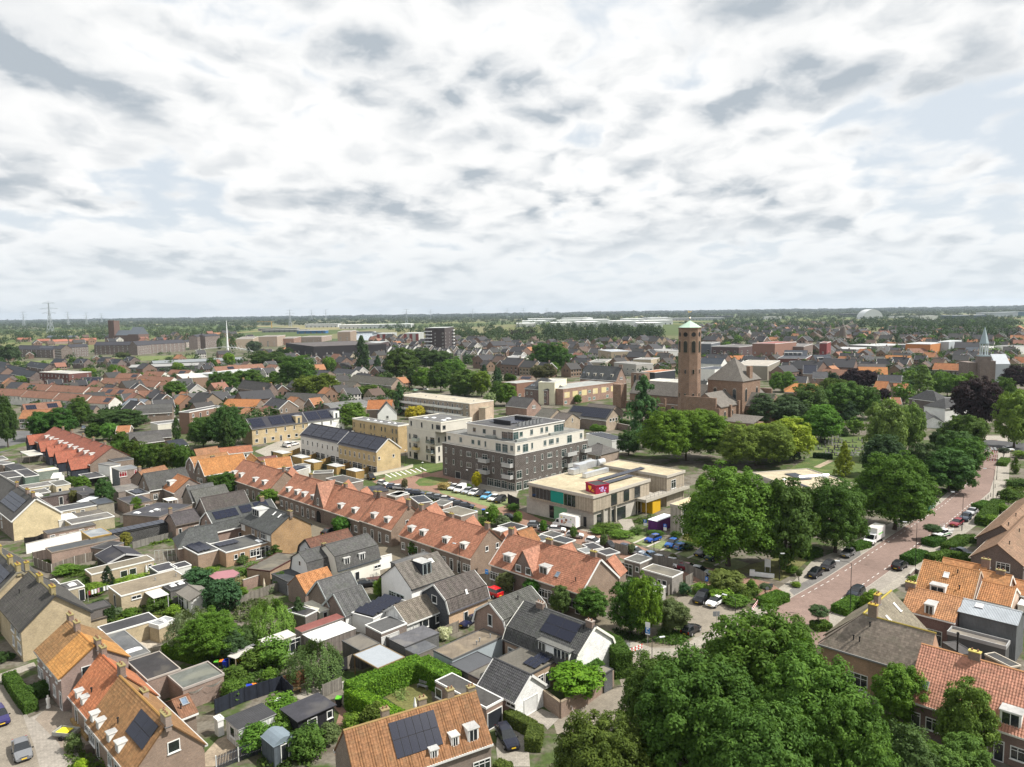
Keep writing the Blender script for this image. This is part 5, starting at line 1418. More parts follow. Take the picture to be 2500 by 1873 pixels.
gb('lower grey roofed wing with white side wall',(1440,1460),(1690,1380),(1520,1640),5.4,2.7,wL=(.22,.14,.11),wF_=Q18,rO=Q1,W=3.2,tL=True,bG=Q88,tM=Q7,gut=False)
gwl('long white rendered wall beside the parked black estate',[(1440,1300),(1640,1290),(2000,1200)],2.6,.3,Q18,'plain',cap=Q7)
Z('b3')
T=gb('white rendered house with a big dark louvred dormer',(90,1180),(510,1065),(250,1390),7.2,4.2,wL=Q50,wk='plain',rO=Q22,W=4.3,tL=True,E1='.WB.',F='',dorm=[(.48,.3,2.1,2.)],dfc=(.035,.04,.05),sky=[(.72,.66,1.2,.9,'F',Q89)],tM=(.04,.045,.05),fc=(.55,.62,.62),vN=[(.35,.9)])
fl('grey flat roof behind the white rendered house',(80,1145),(150,1190),(420,1070),4.6,wL=Q11,rO=Q1,tM=Q1,**EX)
T=gb('peach brick gambrel house with a navy blue gable',(470,1370),(850,1240),(585,1590),6.8,3.3,wL=(.55,.37,.22),wE_=(.022,.028,.045),rO=Q90,W=3.5,prof=[(.82,.48)],bG=WH,tL=True,E1='.../.q.',F='..h...',sky=[(.5,.32,.4,.7,'F',Q89)],tM=(.12,.12,.14))
gb('low grey tiled house with dark boarded wall and white gable',(95,1580),(435,1450),(230,1760),4.6,2.7,wL=(.045,.05,.055),wk='wood',wE_=(.74,.74,.73),rO=(.22,.19,.155),W=3.,tL=True,F='rr.q..W',tM=WH,bG=Q7)
Z('a3')
gb('grey gambrel house with a brick front gable edged in white',(680,250),(1035,118),(795,510),6.9,3.3,wL=(.3,.19,.14),wF_=Q91,rO=Q12,W=3.5,prof=[(.82,.48)],bG=WH,tL=True,E1='.../.h.',vN=[(.55,.75,'F')],sky=[(.45,.35,.7,.9,'F')],tM=Q23)
T=gb('broad dark tiled house with solar panels and a white gable end',(985,245),(1590,455),(870,530),7.4,3.3,wL=(.33,.22,.14),wE_=Q50,rO=(.082,.083,.083),W=4.4,prof=[(.84,.34)],tL=True,F='.b........',cH=[(.24,.1,1.3,.8),(.95,.2,1.1,.9)],cC=(.35,.3,.26),sol=[(.42,.86,.45,.93,2,2)],bG=(.78,.77,.7),tM=Q0,cap=Q1,vN=[(.9,.85)])
I=TI[T.name];P_,uy_,off_=I['P'],I['uy'],I['off']
def box_dormer(T,f0,f1,z0,z1,vout,col,roofcol,spec,fc=WH):
 I=TI[T.name];P,uy,off,fu,W=I['P'],I['uy'],I['off'],I['fu'],I['W'];a,b=fu(f0),fu(f1);mb=MB();ux=I['ux']*(1 if b>a else-1)
 mb.pz([P(a,W+vout,z0),P(a,W+vout,z1),P(a,.9,z1),P(a,W-.9,z0)],ux*abs(b-a),PL(col));d=mb.bd('dormer',T,off)
 r=MB();o=P(a,W+vout+.2,z1)-ux*.2;r.box(o,ux*(abs(b-a)+.4),uy*-(W+vout-.6),UP*.12,PL(Q29),M('bitumen',roofcol));r.bd('dormer_roof',T,off)
 L,R=P(a,W+vout,z0),P(b,W+vout,z0);n=len(spec)
 for i,ch in en(spec):
  if ch=='.':continue
  p=L.lerp(R,(i+.5)/n);put_dwin(d,off,p+uy*.004+UP*.15,uy,(b-a if b>a else a-b)/n-.08,z1-z0-.3,fc)
box_dormer(T,.5,.93,3.4,5.,-.1,Q18,(.15,.15,.14),'w.ww')
fl('small white porch roof below the wide dormer',(1090,640),(1270,745),(1290,700),3.1,wL=Q92,rO=(.72,.72,.7),rk='plain',name='porch',cat='porch',legs=Q3,rim=0,fas=.12)
fl('grey blue rendered garage with a stained flat roof',(220,650),(365,735),(790,540),3.,wL=(.36,.41,.44),wk=PW,rO=(.2,.165,.125),vN=[(.2,.55),(.3,.65),(.25,.85)],tM=Q1,rim=.06)
fl('smooth slate roofed shed beside the blue garage',(325,785),(500,855),(720,735),2.5,wL=Q39,rO=(.1,.105,.115),rk='plain',tM=Q13,**SH,rim=.05)
fl('weathered flat roof extension with a skewed solar array',(735,735),(1035,860),(1280,755),3.2,wL=(.42,.29,.18),rO=Q93,tM=Q51,R='.wDw',sol=[(.05,.42,.25,.95,3,2)],rim=.05,**EX)
fl('weathered lower roof left of the white gabled garage',(500,855),(640,925),(840,790),3.,wL=(.22,.15,.11),rO=Q93,tM=Q94,rim=.05)
T=gb('dark tiled garage with white gable and white door',(725,738),(1040,868),(650,935),5.,2.7,wL=(.27,.18,.13),rO=Q37,W=2.7,tL=True,E2='.g.',wE_=Q95,dc=Q95,F='...l',bG=WH,**GA,tM=Q4)
fl('long dark flat garage roof behind the solar house',(175,945),(655,1150),(805,1080),3.,wL=(.28,.18,.135),rO=(.075,.072,.068),L='q.......',R='.g.',dc=Q96,rim=.1)
fl('small tarred shed roof by the round bushy tree',(1490,795),(1665,860),(1740,820),2.7,wL=Q97,rO=(.16,.15,.13),tM=Q26,**SH,rim=.05)
gwl('brick yard wall with a pale coping by the paved drive',[(1120,1110),(1290,1240),(1500,1130),(1660,1010),(1740,960)],2.1,.3,Q92,cap=(.3,.24,.17))
T=gb('rust tiled house with a wide solar array at the bottom edge',(-560,1350),(560,1012),(760,1380),8.,4.,wL=Q46,rO=(.32,.16,.075),tL=True,F='.................W.',tM=Q20,oe=.1,W=3.6,cH=[(.3,-.3,.8),(.58,-.3,.9),(.8,-.2,.8),(.97,-.2,.8,.8)],cC=(.32,.27,.13),dorm=[(.56,.04,.9,.9),(.73,.12,.9,1.1),(.87,.1,1.3,1.4)],sol=[(.3,.645,.24,.9,6,2)],cap=(.3,.2,.08),cK=(.24,.18,.12))
# apartment blocks, school and new houses in the centre
def facept(T,side,f,z):
 I=TI[T.name];B,a,c=I['B'],I['a'],I['c']
 if side=='L':p=B+a*(1-f);n=-I['ec'];d=-I['ea'];L=a.length
 else:p=B+c*f;n=-I['ea'];d=I['ec'];L=c.length
 return V((p.x,p.y,z)),n,d,L
def fpn(T,side,f0,f1,z0,z1,mat,name='panel',out=.05,off=None):
 p,n,d,L=facept(T,side,f0,z0);mb=MB();mb.box(p,d*L*(f1-f0),n*out,UP*(z1-z0),mat);return mb.bd(name,T,TI[T.name]['off'])
def blc(T,side,f,z,w=3.2,dp=1.5,col=Q98,solid=True):
 p,n,d,L=facept(T,side,f,z);o=p-d*w/2;mb=MB();off=TI[T.name]['off']
 mb.box(o,d*w,n*dp,UP*.22,PL((.5,.5,.49)));b=mb.bd('balcony',T,off);r=MB();m=PL(col)if solid else M('glass',(.12,.16,.16))
 r.box(o+n*(dp-.06)+UP*.22,d*w,n*.05,UP*.95,m)
 for q in(o,o+d*(w-.05)):r.box(q+UP*.22,d*.05,n*(dp-.06),UP*.95,m)
 r.bd('balustrade',b,off);return b
Z('S')
DKB=(.088,.066,.052);CRM=(.62,.59,.52)
T=fl('dark brown brick apartment block with white upper storeys',(1078.4,1079.5),(1256.9,1110.4),(1443,1074),10.4,wL=DKB,rO=(.3,.3,.28),tM=Q99,L='n.g....bbBb/nnnWnBnnB/nnnWnBnnB',R='BBbnnWnBnnB/BnnnWnBnnB/.nnnWnBnnB',st=3.3,**AP,rim=0,fas=.25,fc=(.55,.55,.52),gl=(.03,.05,.05))
for f in(.62,.95):
 for z in(3.5,6.8):blc(T,'L',f-(.0 if f<.9 else.02),z,3.4)
for f,z in((.72,6.8),(.72,3.5),(.95,6.8),(.95,3.5)):blc(T,'R',f,z,4.2 if f<.9 else 3.4)
AB=T;I=TI[T.name];B,a,c,ea,ec,off=[I[k]for k in('B','a','c','ea','ec','off')]
def sub(f0,f1,g0,g1,z):return(V((B.x,B.y,z))+a*f0+c*g0,a*(f1-f0),c*(g1-g0))
fl('',0,0,0,13.6,wL=CRM,wk='plain',rO=(.2,.2,.19),tM=Q99,L='q.w.qwn.BBw',R='wBn.wWw.B.w',base=10.4,parent=T,rect=sub(.006,.95,.012,.95,13.6),part=('upper_wall','terrace_roof'),fc=Q100,gl=Q101,rim=0)
fl('',0,0,0,16.9,wL=CRM,wk='plain',rO=Q102,tM=(.72,.71,.68),L='.q.q.w.bB',R='Bq.w.ww.BB',base=13.6,parent=T,rect=sub(.1,.72,.08,.76,16.9),part=('penthouse_wall','roof'),fc=(.35,.37,.37),gl=Q101,rim=.06,over=.3,sol=[(.35,.8,.25,.7,8,5,.1)])
Bp=sub(.1,.72,.08,.76,16.9);
for i in rg(7):
 mb=MB();o=Bp[0]+Bp[1]*.12+Bp[2]*(.22+.07*i);mb.box(o,ea*.8,ec*1.1,UP*1.1,M('metal',Q52));mb.tube(o+ea*.4+ec*.55+UP*1.1,o+ea*.4+ec*.55+UP*1.2,.4,.4,PL(Q14),10);mb.bd('air_conditioner',T,off)
mb=MB();o=Bp[0]+Bp[1]*.28+Bp[2]*.2;mb.box(o,ea*7,ec*.25,UP*1.3,PL(Q9));mb.box(o+ec*9,ea*7,ec*.25,UP*1.3,PL(Q9));mb.bd('plant_screen',T,off)
for f,g in((.03,.06),(.3,.04),(.03,.5)):
 mb=MB();q=sub(f,f,g,g,13.62)[0];mb.box(q,ea*(4 if f>.1 else.9),ec*(.9 if f>.1 else 4),UP*.6,PL((.3,.32,.3)));b=mb.bd('planter',T,off)
Z('c3')
T=fl('cream four storey apartment block with balconies on its left face',(800,1345),(1160,1385),(1440,1318),10.8,wL=CRM,wk='plaster',rO=Q103,tM=Q104,L='nB.nB/nB.nB/nB.nB/',R='nn..n/nn..n/nn..n',st=3.1,**AP,rim=.3,fc=Q53)
for z in(3.3,6.5):blc(T,'L',.36,z,2.6,1.4,(.62,.5,.22)if z<6 else(.5,.55,.5));blc(T,'L',.86,z,2.8,1.4,(.55,.56,.5),False)
fl('',(845,1245),(1220,1292),(1530,1238),14.,wL=CRM,wk='plaster',rO=Q54,base=10.8,tM=Q104,L='n.n.nW',R='q...q',parent=T,part=('penthouse_wall','roof'),fc=Q53,rim=.25,dO=[(.2,.3,1.6,1.6),(.3,.55,2,1.4),(.6,.4,1.4,1.4),(.75,.3,1.4,1.4)])
fl('ochre brick apartment block with a white rimmed roof',(330,1240),(758,1328),(842,1305),9.8,wL=(.48,.34,.15),rO=(.15,.15,.155),tM=(.72,.7,.64),L='n.nn.nn.nn.nn/n.nn.nn.nn.nn/n.nn.nn.nn.nn',R='',st=3.1,**AP,rim=.3,fc=(.3,.28,.2),dO=[(.3,.5),(.45,.4),(.6,.5),(.75,.45),(.2,.6)])
T=fl('long pale gallery flats with a gravel roof and white balconies',(812,990),(1530,1086),(1702,1042),9.2,wL=(.36,.29,.22),wallR=(.5,.38,.27),rO=(.42,.38,.3),rk='gravelroof',tM=Q72,L='dwndwwdnwdwndwnw/dwndwwdnwdwndwnw/dwndwwdnwdwndwnw',R='',st=3.,**AP,rim=.15,dO=[(.75,.5,.8,.8,Q0),(.6,.5,.8,.8,Q0),(.35,.5,3,1.6,(.4,.37,.3)),(.1,.5,.8,.8,Q0)])
for z in(2.9,5.9):
 for f in(.1,.28,.46,.64,.82):blc(T,'L',f,z,TI[T.name]['a'].length*.17,1.3,Q86)
fl('stepped tan brick end of the gallery flats',(1690,1110),(1700,1135),(1778,1105),7.,wL=(.52,.4,.28),rO=Q33,tM=(.4,.33,.25),**AP,R='.s',rim=.1)
Z('S')
SB=dict(zr=10.6,ze=7.1,rO=Q69,rk='plain',W=4.6,**TH,tM=Q41,gR='new solar roofed houses',gut=True,st=3.2,bG=Q20)
SP6=lambda n:[(i/n+.008,(i+1)/n-.008,.08,.92,3,3)for i in rg(n)]
gb('white half of the long new solar roofed row',(764.4,1034),(855,1053),(735,1066),wL=(.66,.64,.6),wk='plain',F='bbsbbsbb/nnnnnnnn',E1='',sol=SP6(4),**SB)
gb('yellow brick half of the long new solar roofed row',(857,1053.4),(944.9,1071.6),(914,1105),wL=(.55,.41,.2),F='bbsbbsbb/nnnnnnnn',E2='..../s..s./',sol=SP6(4),**SB)
SB.update(zr=9.8,ze=6.3,W=4.4)
Z('c2')
T1=gb('yellow brick pair with a solar roof and a stair tower',(892,1252),(1480,1180),(968,1388),wL=Q105,F='qdqdqqd/nnnnnn',E1='',sol=[(.03,.25,.1,.9,3,3),(.36,.6,.1,.9,3,3),(.62,.84,.1,.9,3,3)],**SB)
T2=gb('white new house with a solar roof and a stair tower',(1490,1178),(1880,1132),(1560,1312),wL=Q106,wk='plain',F='qdq.d/nnnn',E2='',sol=[(.03,.35,.1,.9,3,3),(.38,.66,.1,.9,3,3)],**SB)
for T,f,col in((T1,.84,Q105),(T2,.78,Q106)):
 I=TI[T.name];P,uy,off,W=I['P'],I['uy'],I['off'],I['W'];u=I['fu'](f);mb=MB();mb.box(P(u-1.4,W+.1,5.),I['ux']*2.8,uy*-3.8,UP*4.2,M('brick' if col[0]<.6 else 'plain',col),PL(Q6));d=mb.bd('stair_tower',T,off);put_dwin(d,off,P(u,W+.104,6.2),uy,.9,2.2,(.3,.35,.35))
Z('b2');YW=Q70
for i,(x,y)in en(((845,88),(1030,130),(1145,175),(1365,215),(1550,260))):
 fl(od(i)+' honey coloured garden shed from the left behind the new houses',(x,y),(x+100,y+22),(x+145,y-2),2.5,wL=YW,wk='wood',rO=Q98,tM=Q28,**SH,rim=0,fas=.1,gR='honey coloured sheds of the new gardens')
 fnc(od(i)+' honey coloured garden fence from the left behind the new houses',[(x+150,y+60),(x+270,y+10)],1.9,YW,gR='honey coloured fences of the new gardens')
fnc('long dark wire fence along the backs of the new gardens',[(840,130),(1100,190),(1400,275),(1660,345)],1.7,(.05,.055,.04),'plain')
gwl('low pale retaining wall along the green parking bays',[(1800,330),(2130,262),(2200,240)],.9,.3,(.6,.55,.45),'plain')
Z('S')
SL=(.42,.36,.28)
T=fl('beige community school with a gravel roof and teal panel',(1291,1179),(1448,1212),(1595,1172.5),7.9,wL=SL,wk='wood',rO=Q107,rk='gravelroof',tM=Q55,base=4.1,**SC_,L='',R='',rim=.2,fas=.55,over=.25,part=('upper_wall','roof'))
SCH=T;I=TI[T.name];off=I['off'];GLS=M('glass',(.02,.026,.03))
fpn(T,'L',.06,.36,4.6,7.1,GLS,'window');fpn(T,'L',.36,.56,4.5,7.3,PL((.01,.3,.24)),'teal_panel');fpn(T,'L',.57,.74,4.4,7.1,GLS,'window')
for f in(.3,.52,.72):fpn(T,'R',f,f+.1,4.3,7.,GLS,'window')
for f in(.12,.18,.24,.3,.62,.68):fpn(T,'L',f,f+.006,4.6,7.1,PL(Q11),'mullion',.09)
B,a,c,ea,ec=[I[k]for k in('B','a','c','ea','ec')]
TI['gf']=dict(I)
fl('',0,0,0,4.1,wL=Q55,wk='brick',rO=(.35,.33,.3),tM=Q108,parent=T,rect=(V((B.x,B.y,4.1))+ec*.8+ea*.5,a*1.05,c*1.06),part=('ground_wall','ledge'),rim=0,L='')
gi=dict(B=V((B.x,B.y,4.1))+ec*.8+ea*.5,a=a*1.05,c=c*1.06,ea=ea,ec=ec,off=off,z=4.1);TI[T.name]=gi
fpn(T,'L',.36,.43,.2,3.2,GLS,'window');fpn(T,'L',.43,.62,.15,3.3,PL((.2,.42,.24)),'green_panel');fpn(T,'L',.86,.9,.1,2.4,PL(Q14),'door')
for f,g in((.05,.12),(.28,.33),(.36,.52),(.7,.78)):fpn(T,'R',f,g,.1,3.1,GLS,'window')
for f in(.13,.24,.33):fpn(T,'R',f,f+.015,0,3.9,PL(Q109),'column',.5)
TI[T.name]=I
Z('b4')
mt=M('metal',(.62,.64,.66));g=U((60,320),7.9);mb=MB()
def rb(o,A,Bv,C):mb.box(o,A,Bv,C,mt)
g=U((120,345),8);rb(g,ec*9.5,ea*1.2,UP*1.1);g2=U((60,300),8);rb(g2,ec*3.2,ea*2.2,UP*2.2);g3=U((70,290),8)+ea*1.5;rb(g3+ec*3.4,ec*5.5,ea*1.8,UP*1.7);rb(g2-ec*2.4,ec*2.3,ea*2,UP*1.3)
mb.tube(g3+ec*9+UP*.9,g3+ec*11.6+UP*.9,.9,.9,mt,12);mb.bd('air_handling_unit',SCH,off)
Tb=fl('',(118,385),(215,420),(332,398),9.9,wL=Q110,wk='plain',rO=Q13,tM=Q110,base=7.85,parent=SCH,part=('red_box','red_box_roof'),rim=.1,fas=.2)
IB=dict(TI[SCH.name]);
def dec(side,f,z,w,h,col,rot=0):
 p,n,d,L=facept(SCH,side,f,z);m2=MB();m2.box(p-d*w/2,d*w,n*.03,UP*h,PL(col));m2.bd('printed_mark',SCH,off)
p,n,d,L=facept(SCH,'L',.42,9.);m2=MB();pts=[]
for i in rg(20):
 q=i/20*6.2832;x=16*sin(q)**3;y=13*cos(q)-5*cos(2*q)-2*cos(3*q)-cos(4*q);pts.append(p+d*x*.042+UP*y*.045)
m2.pz(pts,n*.03,PL(Q111));m2.bd('heart_mark',SCH,off)
for f,z,s in((.66,8.5,.25),(.74,8.6,.22),(.7,8.2,.2),(.8,8.3,.22),(.6,8.3,.2)):dec('L',f,z,s,s,Q111)
for f,z,w,h in((.3,9.,.35,.35),(.42,9.2,.25,.25),(.52,8.8,.5,.7),(.66,8.3,.4,.4),(.4,8.4,.25,.5),(.75,8.9,.25,.25),(.5,8.3,.2,.35)):dec('R',f,z,w,h,(.55,.42,.75))
TI[SCH.name]=I
ps=U((265,365),8.)
panels(SCH,off,U((270,372),8.1),ec,(ea+UP*.1).normalized(),UP,19.,1.7,11,1);panels(SCH,off,U((335,400),8.1),ec,(ea+UP*.1).normalized(),UP,11.,1.7,7,1)
T=fl('rear wing of the beige school with a gravel roof',(330,205),(900,325),(1100,280),7.95,wL=SL,wk='wood',rO=Q107,rk='gravelroof',tM=Q55,L='',R='.B..',**SC_,rim=.2,fas=.5,over=.25,hs=[4.1],gl=(.02,.03,.03))
T=fl('raised concrete walkway beside the beige school',(560,560),(700,560),(1110,420),4.,wL=SL,rO=(.4,.37,.32),rk='plain',tM=Q109,name='walkway',cat='walkway',rim=.1,fas=.6,legs=(.42,.39,.33))
I2=TI[T.name];mb=MB()
for i in rg(12):
 q=I2['B']+I2['c']*i/11;mb.box(q,I2['ec']*.05,I2['ea']*.05,UP*1.1,M('metal',Q112))
for z in(.5,1.05):mb.box(I2['B']+UP*z,I2['c'],I2['ea']*.04,UP*.05,M('metal',Q112))
mb.bd('railing',T,I2['off'])
T=fl('small two storey school wing half behind the great tree',(945,590),(1040,615),(1300,540),6.6,wL=(.45,.41,.35),wk='wood',rO=(.5,.42,.26),rk='gravelroof',tM=Q108,**SC_,L='',R='B..B/B.B',fas=.6,st=3.3)
mb=MB();q0,q1=U((762,690)),U((838,655));d=q1-q0;L=d.length;d.normalize();n=V((-d.y,d.x,0));T=tg_('playhouse','bright yellow cube under the school walkway','cube',(q0+q1)/2);mb.box(q0,d*L,n*4,UP*3.,PL((.55,.33,.01)));mb.bd('yellow_wall',T,T.location)
T=fl('purple storage container with a white roof',(728,738),(805,760),(942,700),2.7,wL=(.16,.035,.22),wk='corrugated',rO=(.72,.73,.76),rk='plain',tM=(.66,.66,.7),name='container',cat='container',rim=0,fas=.1)
T=fl('low gravel roofed school building behind the roadside trees',(1725,297),(2290,508),(2820,440),4.6,wL=(.4,.37,.33),wk='plain',rO=(.44,.38,.27),rk='gravelroof',tM=(.5,.47,.42),**SC_,L='',R='B.B.B.B.',rim=.25,fas=.5,sol=[(.55,.85,.42,.62,3,6,.05),(.25,.5,.2,.26,3,2,.05)],dO=[(.62,.2,1,1)])
i3=TI[T.name];Z('b5');mb=MB();o=U((40,340),4.8);mb.tube(o,o+i3['ec']*9,.5,.5,M('gloss',Q2),10);mb.tube(o+i3['ec']*7,o+i3['ec']*7-i3['ea']*2.5,.5,.5,M('gloss',Q2),10);mb.bd('air_duct',T,i3['off'])
Z('b3');fnc('black board screen between the parking and the school',[(1185,590),(1290,640)],2.6,Q24,'plain')
Z('b3')
GS_=(('small slate roofed garage by the white parked car, left',(70,490),(130,515),(215,480),Q1),('slate flat roof shed with brick front behind the terraces',(240,525),(320,585),(432,550),(.045,.05,.06)),('grey flat garage with a white fascia behind the four dormer terrace',(480,575),(560,610),(650,570),Q12),('gravel roofed garage with a white front beside the bins',(580,645),(730,710),(850,655),(.19,.175,.14)),('black pyramid roofed shed behind the near end terrace',(1110,800),(1240,850),(1370,810),Q68),('white framed lean-to behind the near end terrace',(1060,830),(1110,860),(1190,830),(.45,.47,.5)),('flat black garage in the row behind the near end terrace',(1510,880),(1620,920),(1725,885),Q51),('flat dark garage beside the hedged tub, behind the near end terrace',(1620,925),(1740,975),(1830,940),Q97),('dark grey shed roof next to the black garage',(1420,920),(1520,955),(1610,915),Q36),('charcoal double garage roof nearest the street trees',(1900,985),(2000,1035),(2095,1010),Q10),('pale blue walled shed with a light flat roof',(1850,1030),(1930,1070),(2010,1040),(.22,.23,.23)),('long black garage roof near the terrace chimney',(2020,1050),(2130,1090),(2260,1060),Q26))
for l,a_,b_,c_,rc in GS_:fl(l,a_,b_,c_,2.8,wL=(.3,.21,.16)if rc[0]>.05 else(.25,.18,.14),rO=rc,rim=.08,R='.s' if rc[0]>.1 else '')
Z('b4')
fl('grey garage with a dark door behind the near end terrace',(500,1120),(640,1165),(760,1115),3.,wL=(.22,.18,.15),rO=Q12,L='b.s')
fl('long grey roofed annex with a white window frame beside the leafy street trees',(660,1220),(950,1300),(1055,1250),3.2,wL=(.3,.27,.24),rO=Q113,L='...sD.',R='')
fl('low slab roof with white edge beside the annex',(560,1380),(780,1440),(900,1390),2.4,wL=Q114,rO=(.24,.25,.24))
for i,(p,q,l)in en((((590,1230),(660,1190),'grey plank fence behind the grey garage'),((1060,1240),(1270,1350),'tall grey plank fence beside the red parked car'),((760,1170),(1050,1230),'grey fence along the roadside cars behind the terrace'),((400,1050),(520,1090),'grey board fence by the first street trees'),((1080,1390),(1150,1350),'pale low fence beside the grey annex'),((910,1480),(1030,1400),'weathered fence in front of the grey annex'))):fnc(l,[p,q],1.9,Q115)
# houses at the right, church
Z('a5');PAN=dict(rk='tile2',tL=True)
RPT=(.52,.25,.17)
T=gb('salmon pantiled row house at the lower right corner',(1300,608),(2560,960),(1265,1085),8.6,3.8,wL=(.19,.105,.075),rO=RPT,W=5.2,F='dW.WdW.',cH=[(.385,0,1.2,.9)],dorm=[(.7,.08,2.,1.5)],sky=[(.1,.22,.9,1.1)],oe=.05,tM=(.6,.58,.52),cC=Q116,cap=Q117,**PAN)
gb('grey brown tiled house with big lichen chimneys on the right',(800,350),(1410,520),(960,756),9.,4.8,hip=(4.2,0),wL=Q118,rO=(.26,.215,.175),F='.b.B',cH=[(.42,-.1,1.1,1.8)],cC=Q119,vN=[(.42,.75),(.3,.32),(.36,.32)],oe=.1,tM=Q41,cap=(.32,.25,.06),cK=(.25,.17,.11),**PAN)
gb('back wing with two skylights behind the lichen chimneys',(795,345),(1040,155),(1255,465),8.9,4.4,wL=Q118,rO=(.26,.225,.165),W=5.,sky=[(.38,.52,.5,1.4,'F',Q23),(.78,.6,.5,1.4,'F',Q23)],cH=[(.45,.1,1.2,1.4)],cC=Q119,oe=.1,gut=False,cap=(.4,.32,.06))
gb('brown brick house with patchy orange pantiles and a shuttered dormer',(1190,118),(1650,212),(1600,378),6.8,4.4,wL=(.17,.085,.07),rO=Q117,W=3.6,F='..B.',dorm=[(.52,.02,1.3,1.4)],cH=[(.02,0,1.4,.7)],cC=Q116,dfc=WH,fc=(.6,.65,.62),oe=.05,**PAN)
T=gb('zinc clad extension with a standing seam roof and one roof window',(1660,225),(2150,330),(1640,372),6.6,5.6,wL=(.17,.18,.19),wk='corrugated',rO=(.4,.44,.48),rk='corrugated',W=2.6,sky=[(.3,.55,1.,.9,'F',Q2)],gut=False,tM=Q6,**EX,cap=(.45,.48,.5))
fl('dark grey roof terrace with a pale rim before the zinc extension',(1515,515),(2015,642),(2055,595),3.6,wL=Q0,wk='plain',rO=Q22,tM=(.36,.36,.36),**EX,rim=.35)
fl('black flat roof behind the salmon row house',(1480,590),(1640,690),(1700,650),3.,wL=Q0,rO=(.09,.085,.085),tM=Q0,**EX)
fl('low black roof slab between the zinc extension and the salmon tiles',(1840,690),(2060,800),(2090,760),3.,wL=(.2,.15,.1),rO=Q51,tM=(.55,.5,.42),**EX)
mb=MB();p=U((1600,680),3.);T=tg_('flue_pipe','tall black flue on the flat roof by the salmon tiles','flue',p);mb.tube(p,p+UP*2.6,.11,.11,PL(Q30),8);mb.tube(p+UP*2.6,p+UP*2.9,.2,.16,PL(Q30),8);mb.bd('flue',T,p)
Z('b5')
gb('large orange pantiled house with a white framed dormer',(1240,1143),(1795,1240),(1200,1372),7.8,3.8,wL=(.2,.11,.08),rO=(.52,.25,.1),W=4.6,dorm=[(.4,.04,2.2,1.4)],sky=[(.46,.6,.8,1.,'F',Q4)],vN=[(.64,.8),(.74,.35)],oe=.05,cH=[(.24,-1,1.5,.6)],bG=(.55,.45,.35),**PAN)
gb('low orange pantiled lean-to roofs beside the large orange house',(1815,1345),(2130,1410),(1785,1530),6.,4.2,wL=(.55,.4,.3),rO=(.48,.22,.09),W=3.2,bG=(.75,.7,.62),oe=.1,**PAN)
gb('orange pantiled rear roof behind the large orange house',(1440,1118),(1850,1195),(1500,1210),7.4,4.4,wL=Q5,rO=Q120,W=4.,cH=[(.02,0,1.2)],rk='tile2',gut=False)
gb('orange pantiled roof between the large house and the brown gable',(1800,1230),(2085,1290),(1820,1350),7.2,4.6,wL=Q5,rO=Q120,W=3.4,cH=[(.35,0,1.2,.6)],rk='tile2',gut=False,bG=(.7,.66,.6))
gb('small orange pantiled dormer roof at the right edge',(2110,1320),(2300,1360),(2120,1400),5.6,4.2,wL=(.5,.4,.3),rO=(.46,.21,.09),W=2.4,rk='tile2',vN=[(.4,.5)])
fl('white roofed sun room at the right edge',(2135,1415),(2150,1560),(2330,1480),3.6,wL=Q4,wk='plain',rO=Q121,rk='plain',name='sunroom',cat='sunroom',L='b')
DBR=dict(wL=(.115,.07,.055),rO=(.29,.175,.11),W=3.9,tM=(.6,.55,.48),rk='tile',F='WW',name='house')
gb('nearest dark brick house with a rust roof, right edge of the road',(1955,988),(2250,690),(2135,1130),8.2,5.2,E1='..../..W.',vN=[(.15,.75),(.5,.8)],**DBR)
T=gb('second dark brick house with a small solar panel, right edge',(1985,805),(2260,560),(2170,960),8.2,5.2,E1='..../...n',sol=[(.12,.62,.35,.62,4,1)],vN=[(.1,.85),(.4,.9)],**DBR)
gb('third dark brick house roof at the right edge',(2165,640),(2360,470),(2330,760),8.2,5.2,vN=[(.1,.85)],**DBR)
gwl('low brick front wall near the orange pantiled house',[(1105,1310),(1160,1250),(1195,1270)],.8,.25,Q25)
# church with a copper roofed tower
Z('c5')
CB=(.25,.135,.07);CBL=Q84;SLT=Q22
org=U((680,1360));CH=tg_('church','brick church with a tall copper roofed bell tower','church',org);COFF=V(org)
def awn(parent,off,o,n,w,h,col=(.02,.03,.035),fr=(.38,.33,.28),name='window'):
 mb=MB();r=UP.cross(n);pts=[o-r*w/2,o+r*w/2,o+r*w/2+UP*(h-w/2)]+[o+UP*(h-w/2)+r*(w/2*cos(a))+UP*(w/2*sin(a))for a in[i*pi/6 for i in rg(1,6)]]+[o-r*w/2+UP*(h-w/2)]
 big=[o+(p-o)*1.14-UP*.1 for p in pts]
 mb.pz(big,n*.1,PL(fr));mb.pz([p+n*.1 for p in pts],n*.04,M('glass',col));return mb.bd(name,parent,off)
A_,B_,C_=U((575,822),19),U((940,845),19),U((1155,815),19)
ea=sdr((A_-B_).normalized(),20);ec=V((ea.y,-ea.x,0));ec=ec if ec.dot(C_-B_)>0 else-ec
La,Lc=(A_-B_).dot(ea),(C_-B_).dot(ec);side=(La+Lc)/2;La=Lc=side
b0=V((B_.x,B_.y,0))
def cbox(o,A,Cc,z0,z1,name='wall',mat=None,top=None):
 mb=MB();o=V((o.x,o.y,z0));mb.box(o,A,Cc,UP*(z1-z0),mat or M('brick',CB),top);return mb.bd(name,CH,COFF)
cbox(b0,ea*La,ec*Lc,0,19,'crossing_wall')
mb=MB();ap=b0+ea*La/2+ec*Lc/2+UP*28.5;cs=[b0+ea*.0+ec*.0,b0+ec*Lc,b0+ec*Lc+ea*La,b0+ea*La];sl=M('tile',SLT)
cs=[c+UP*18.9+(c-(ap-UP*28.5)).normalized()*.6 for c in cs]
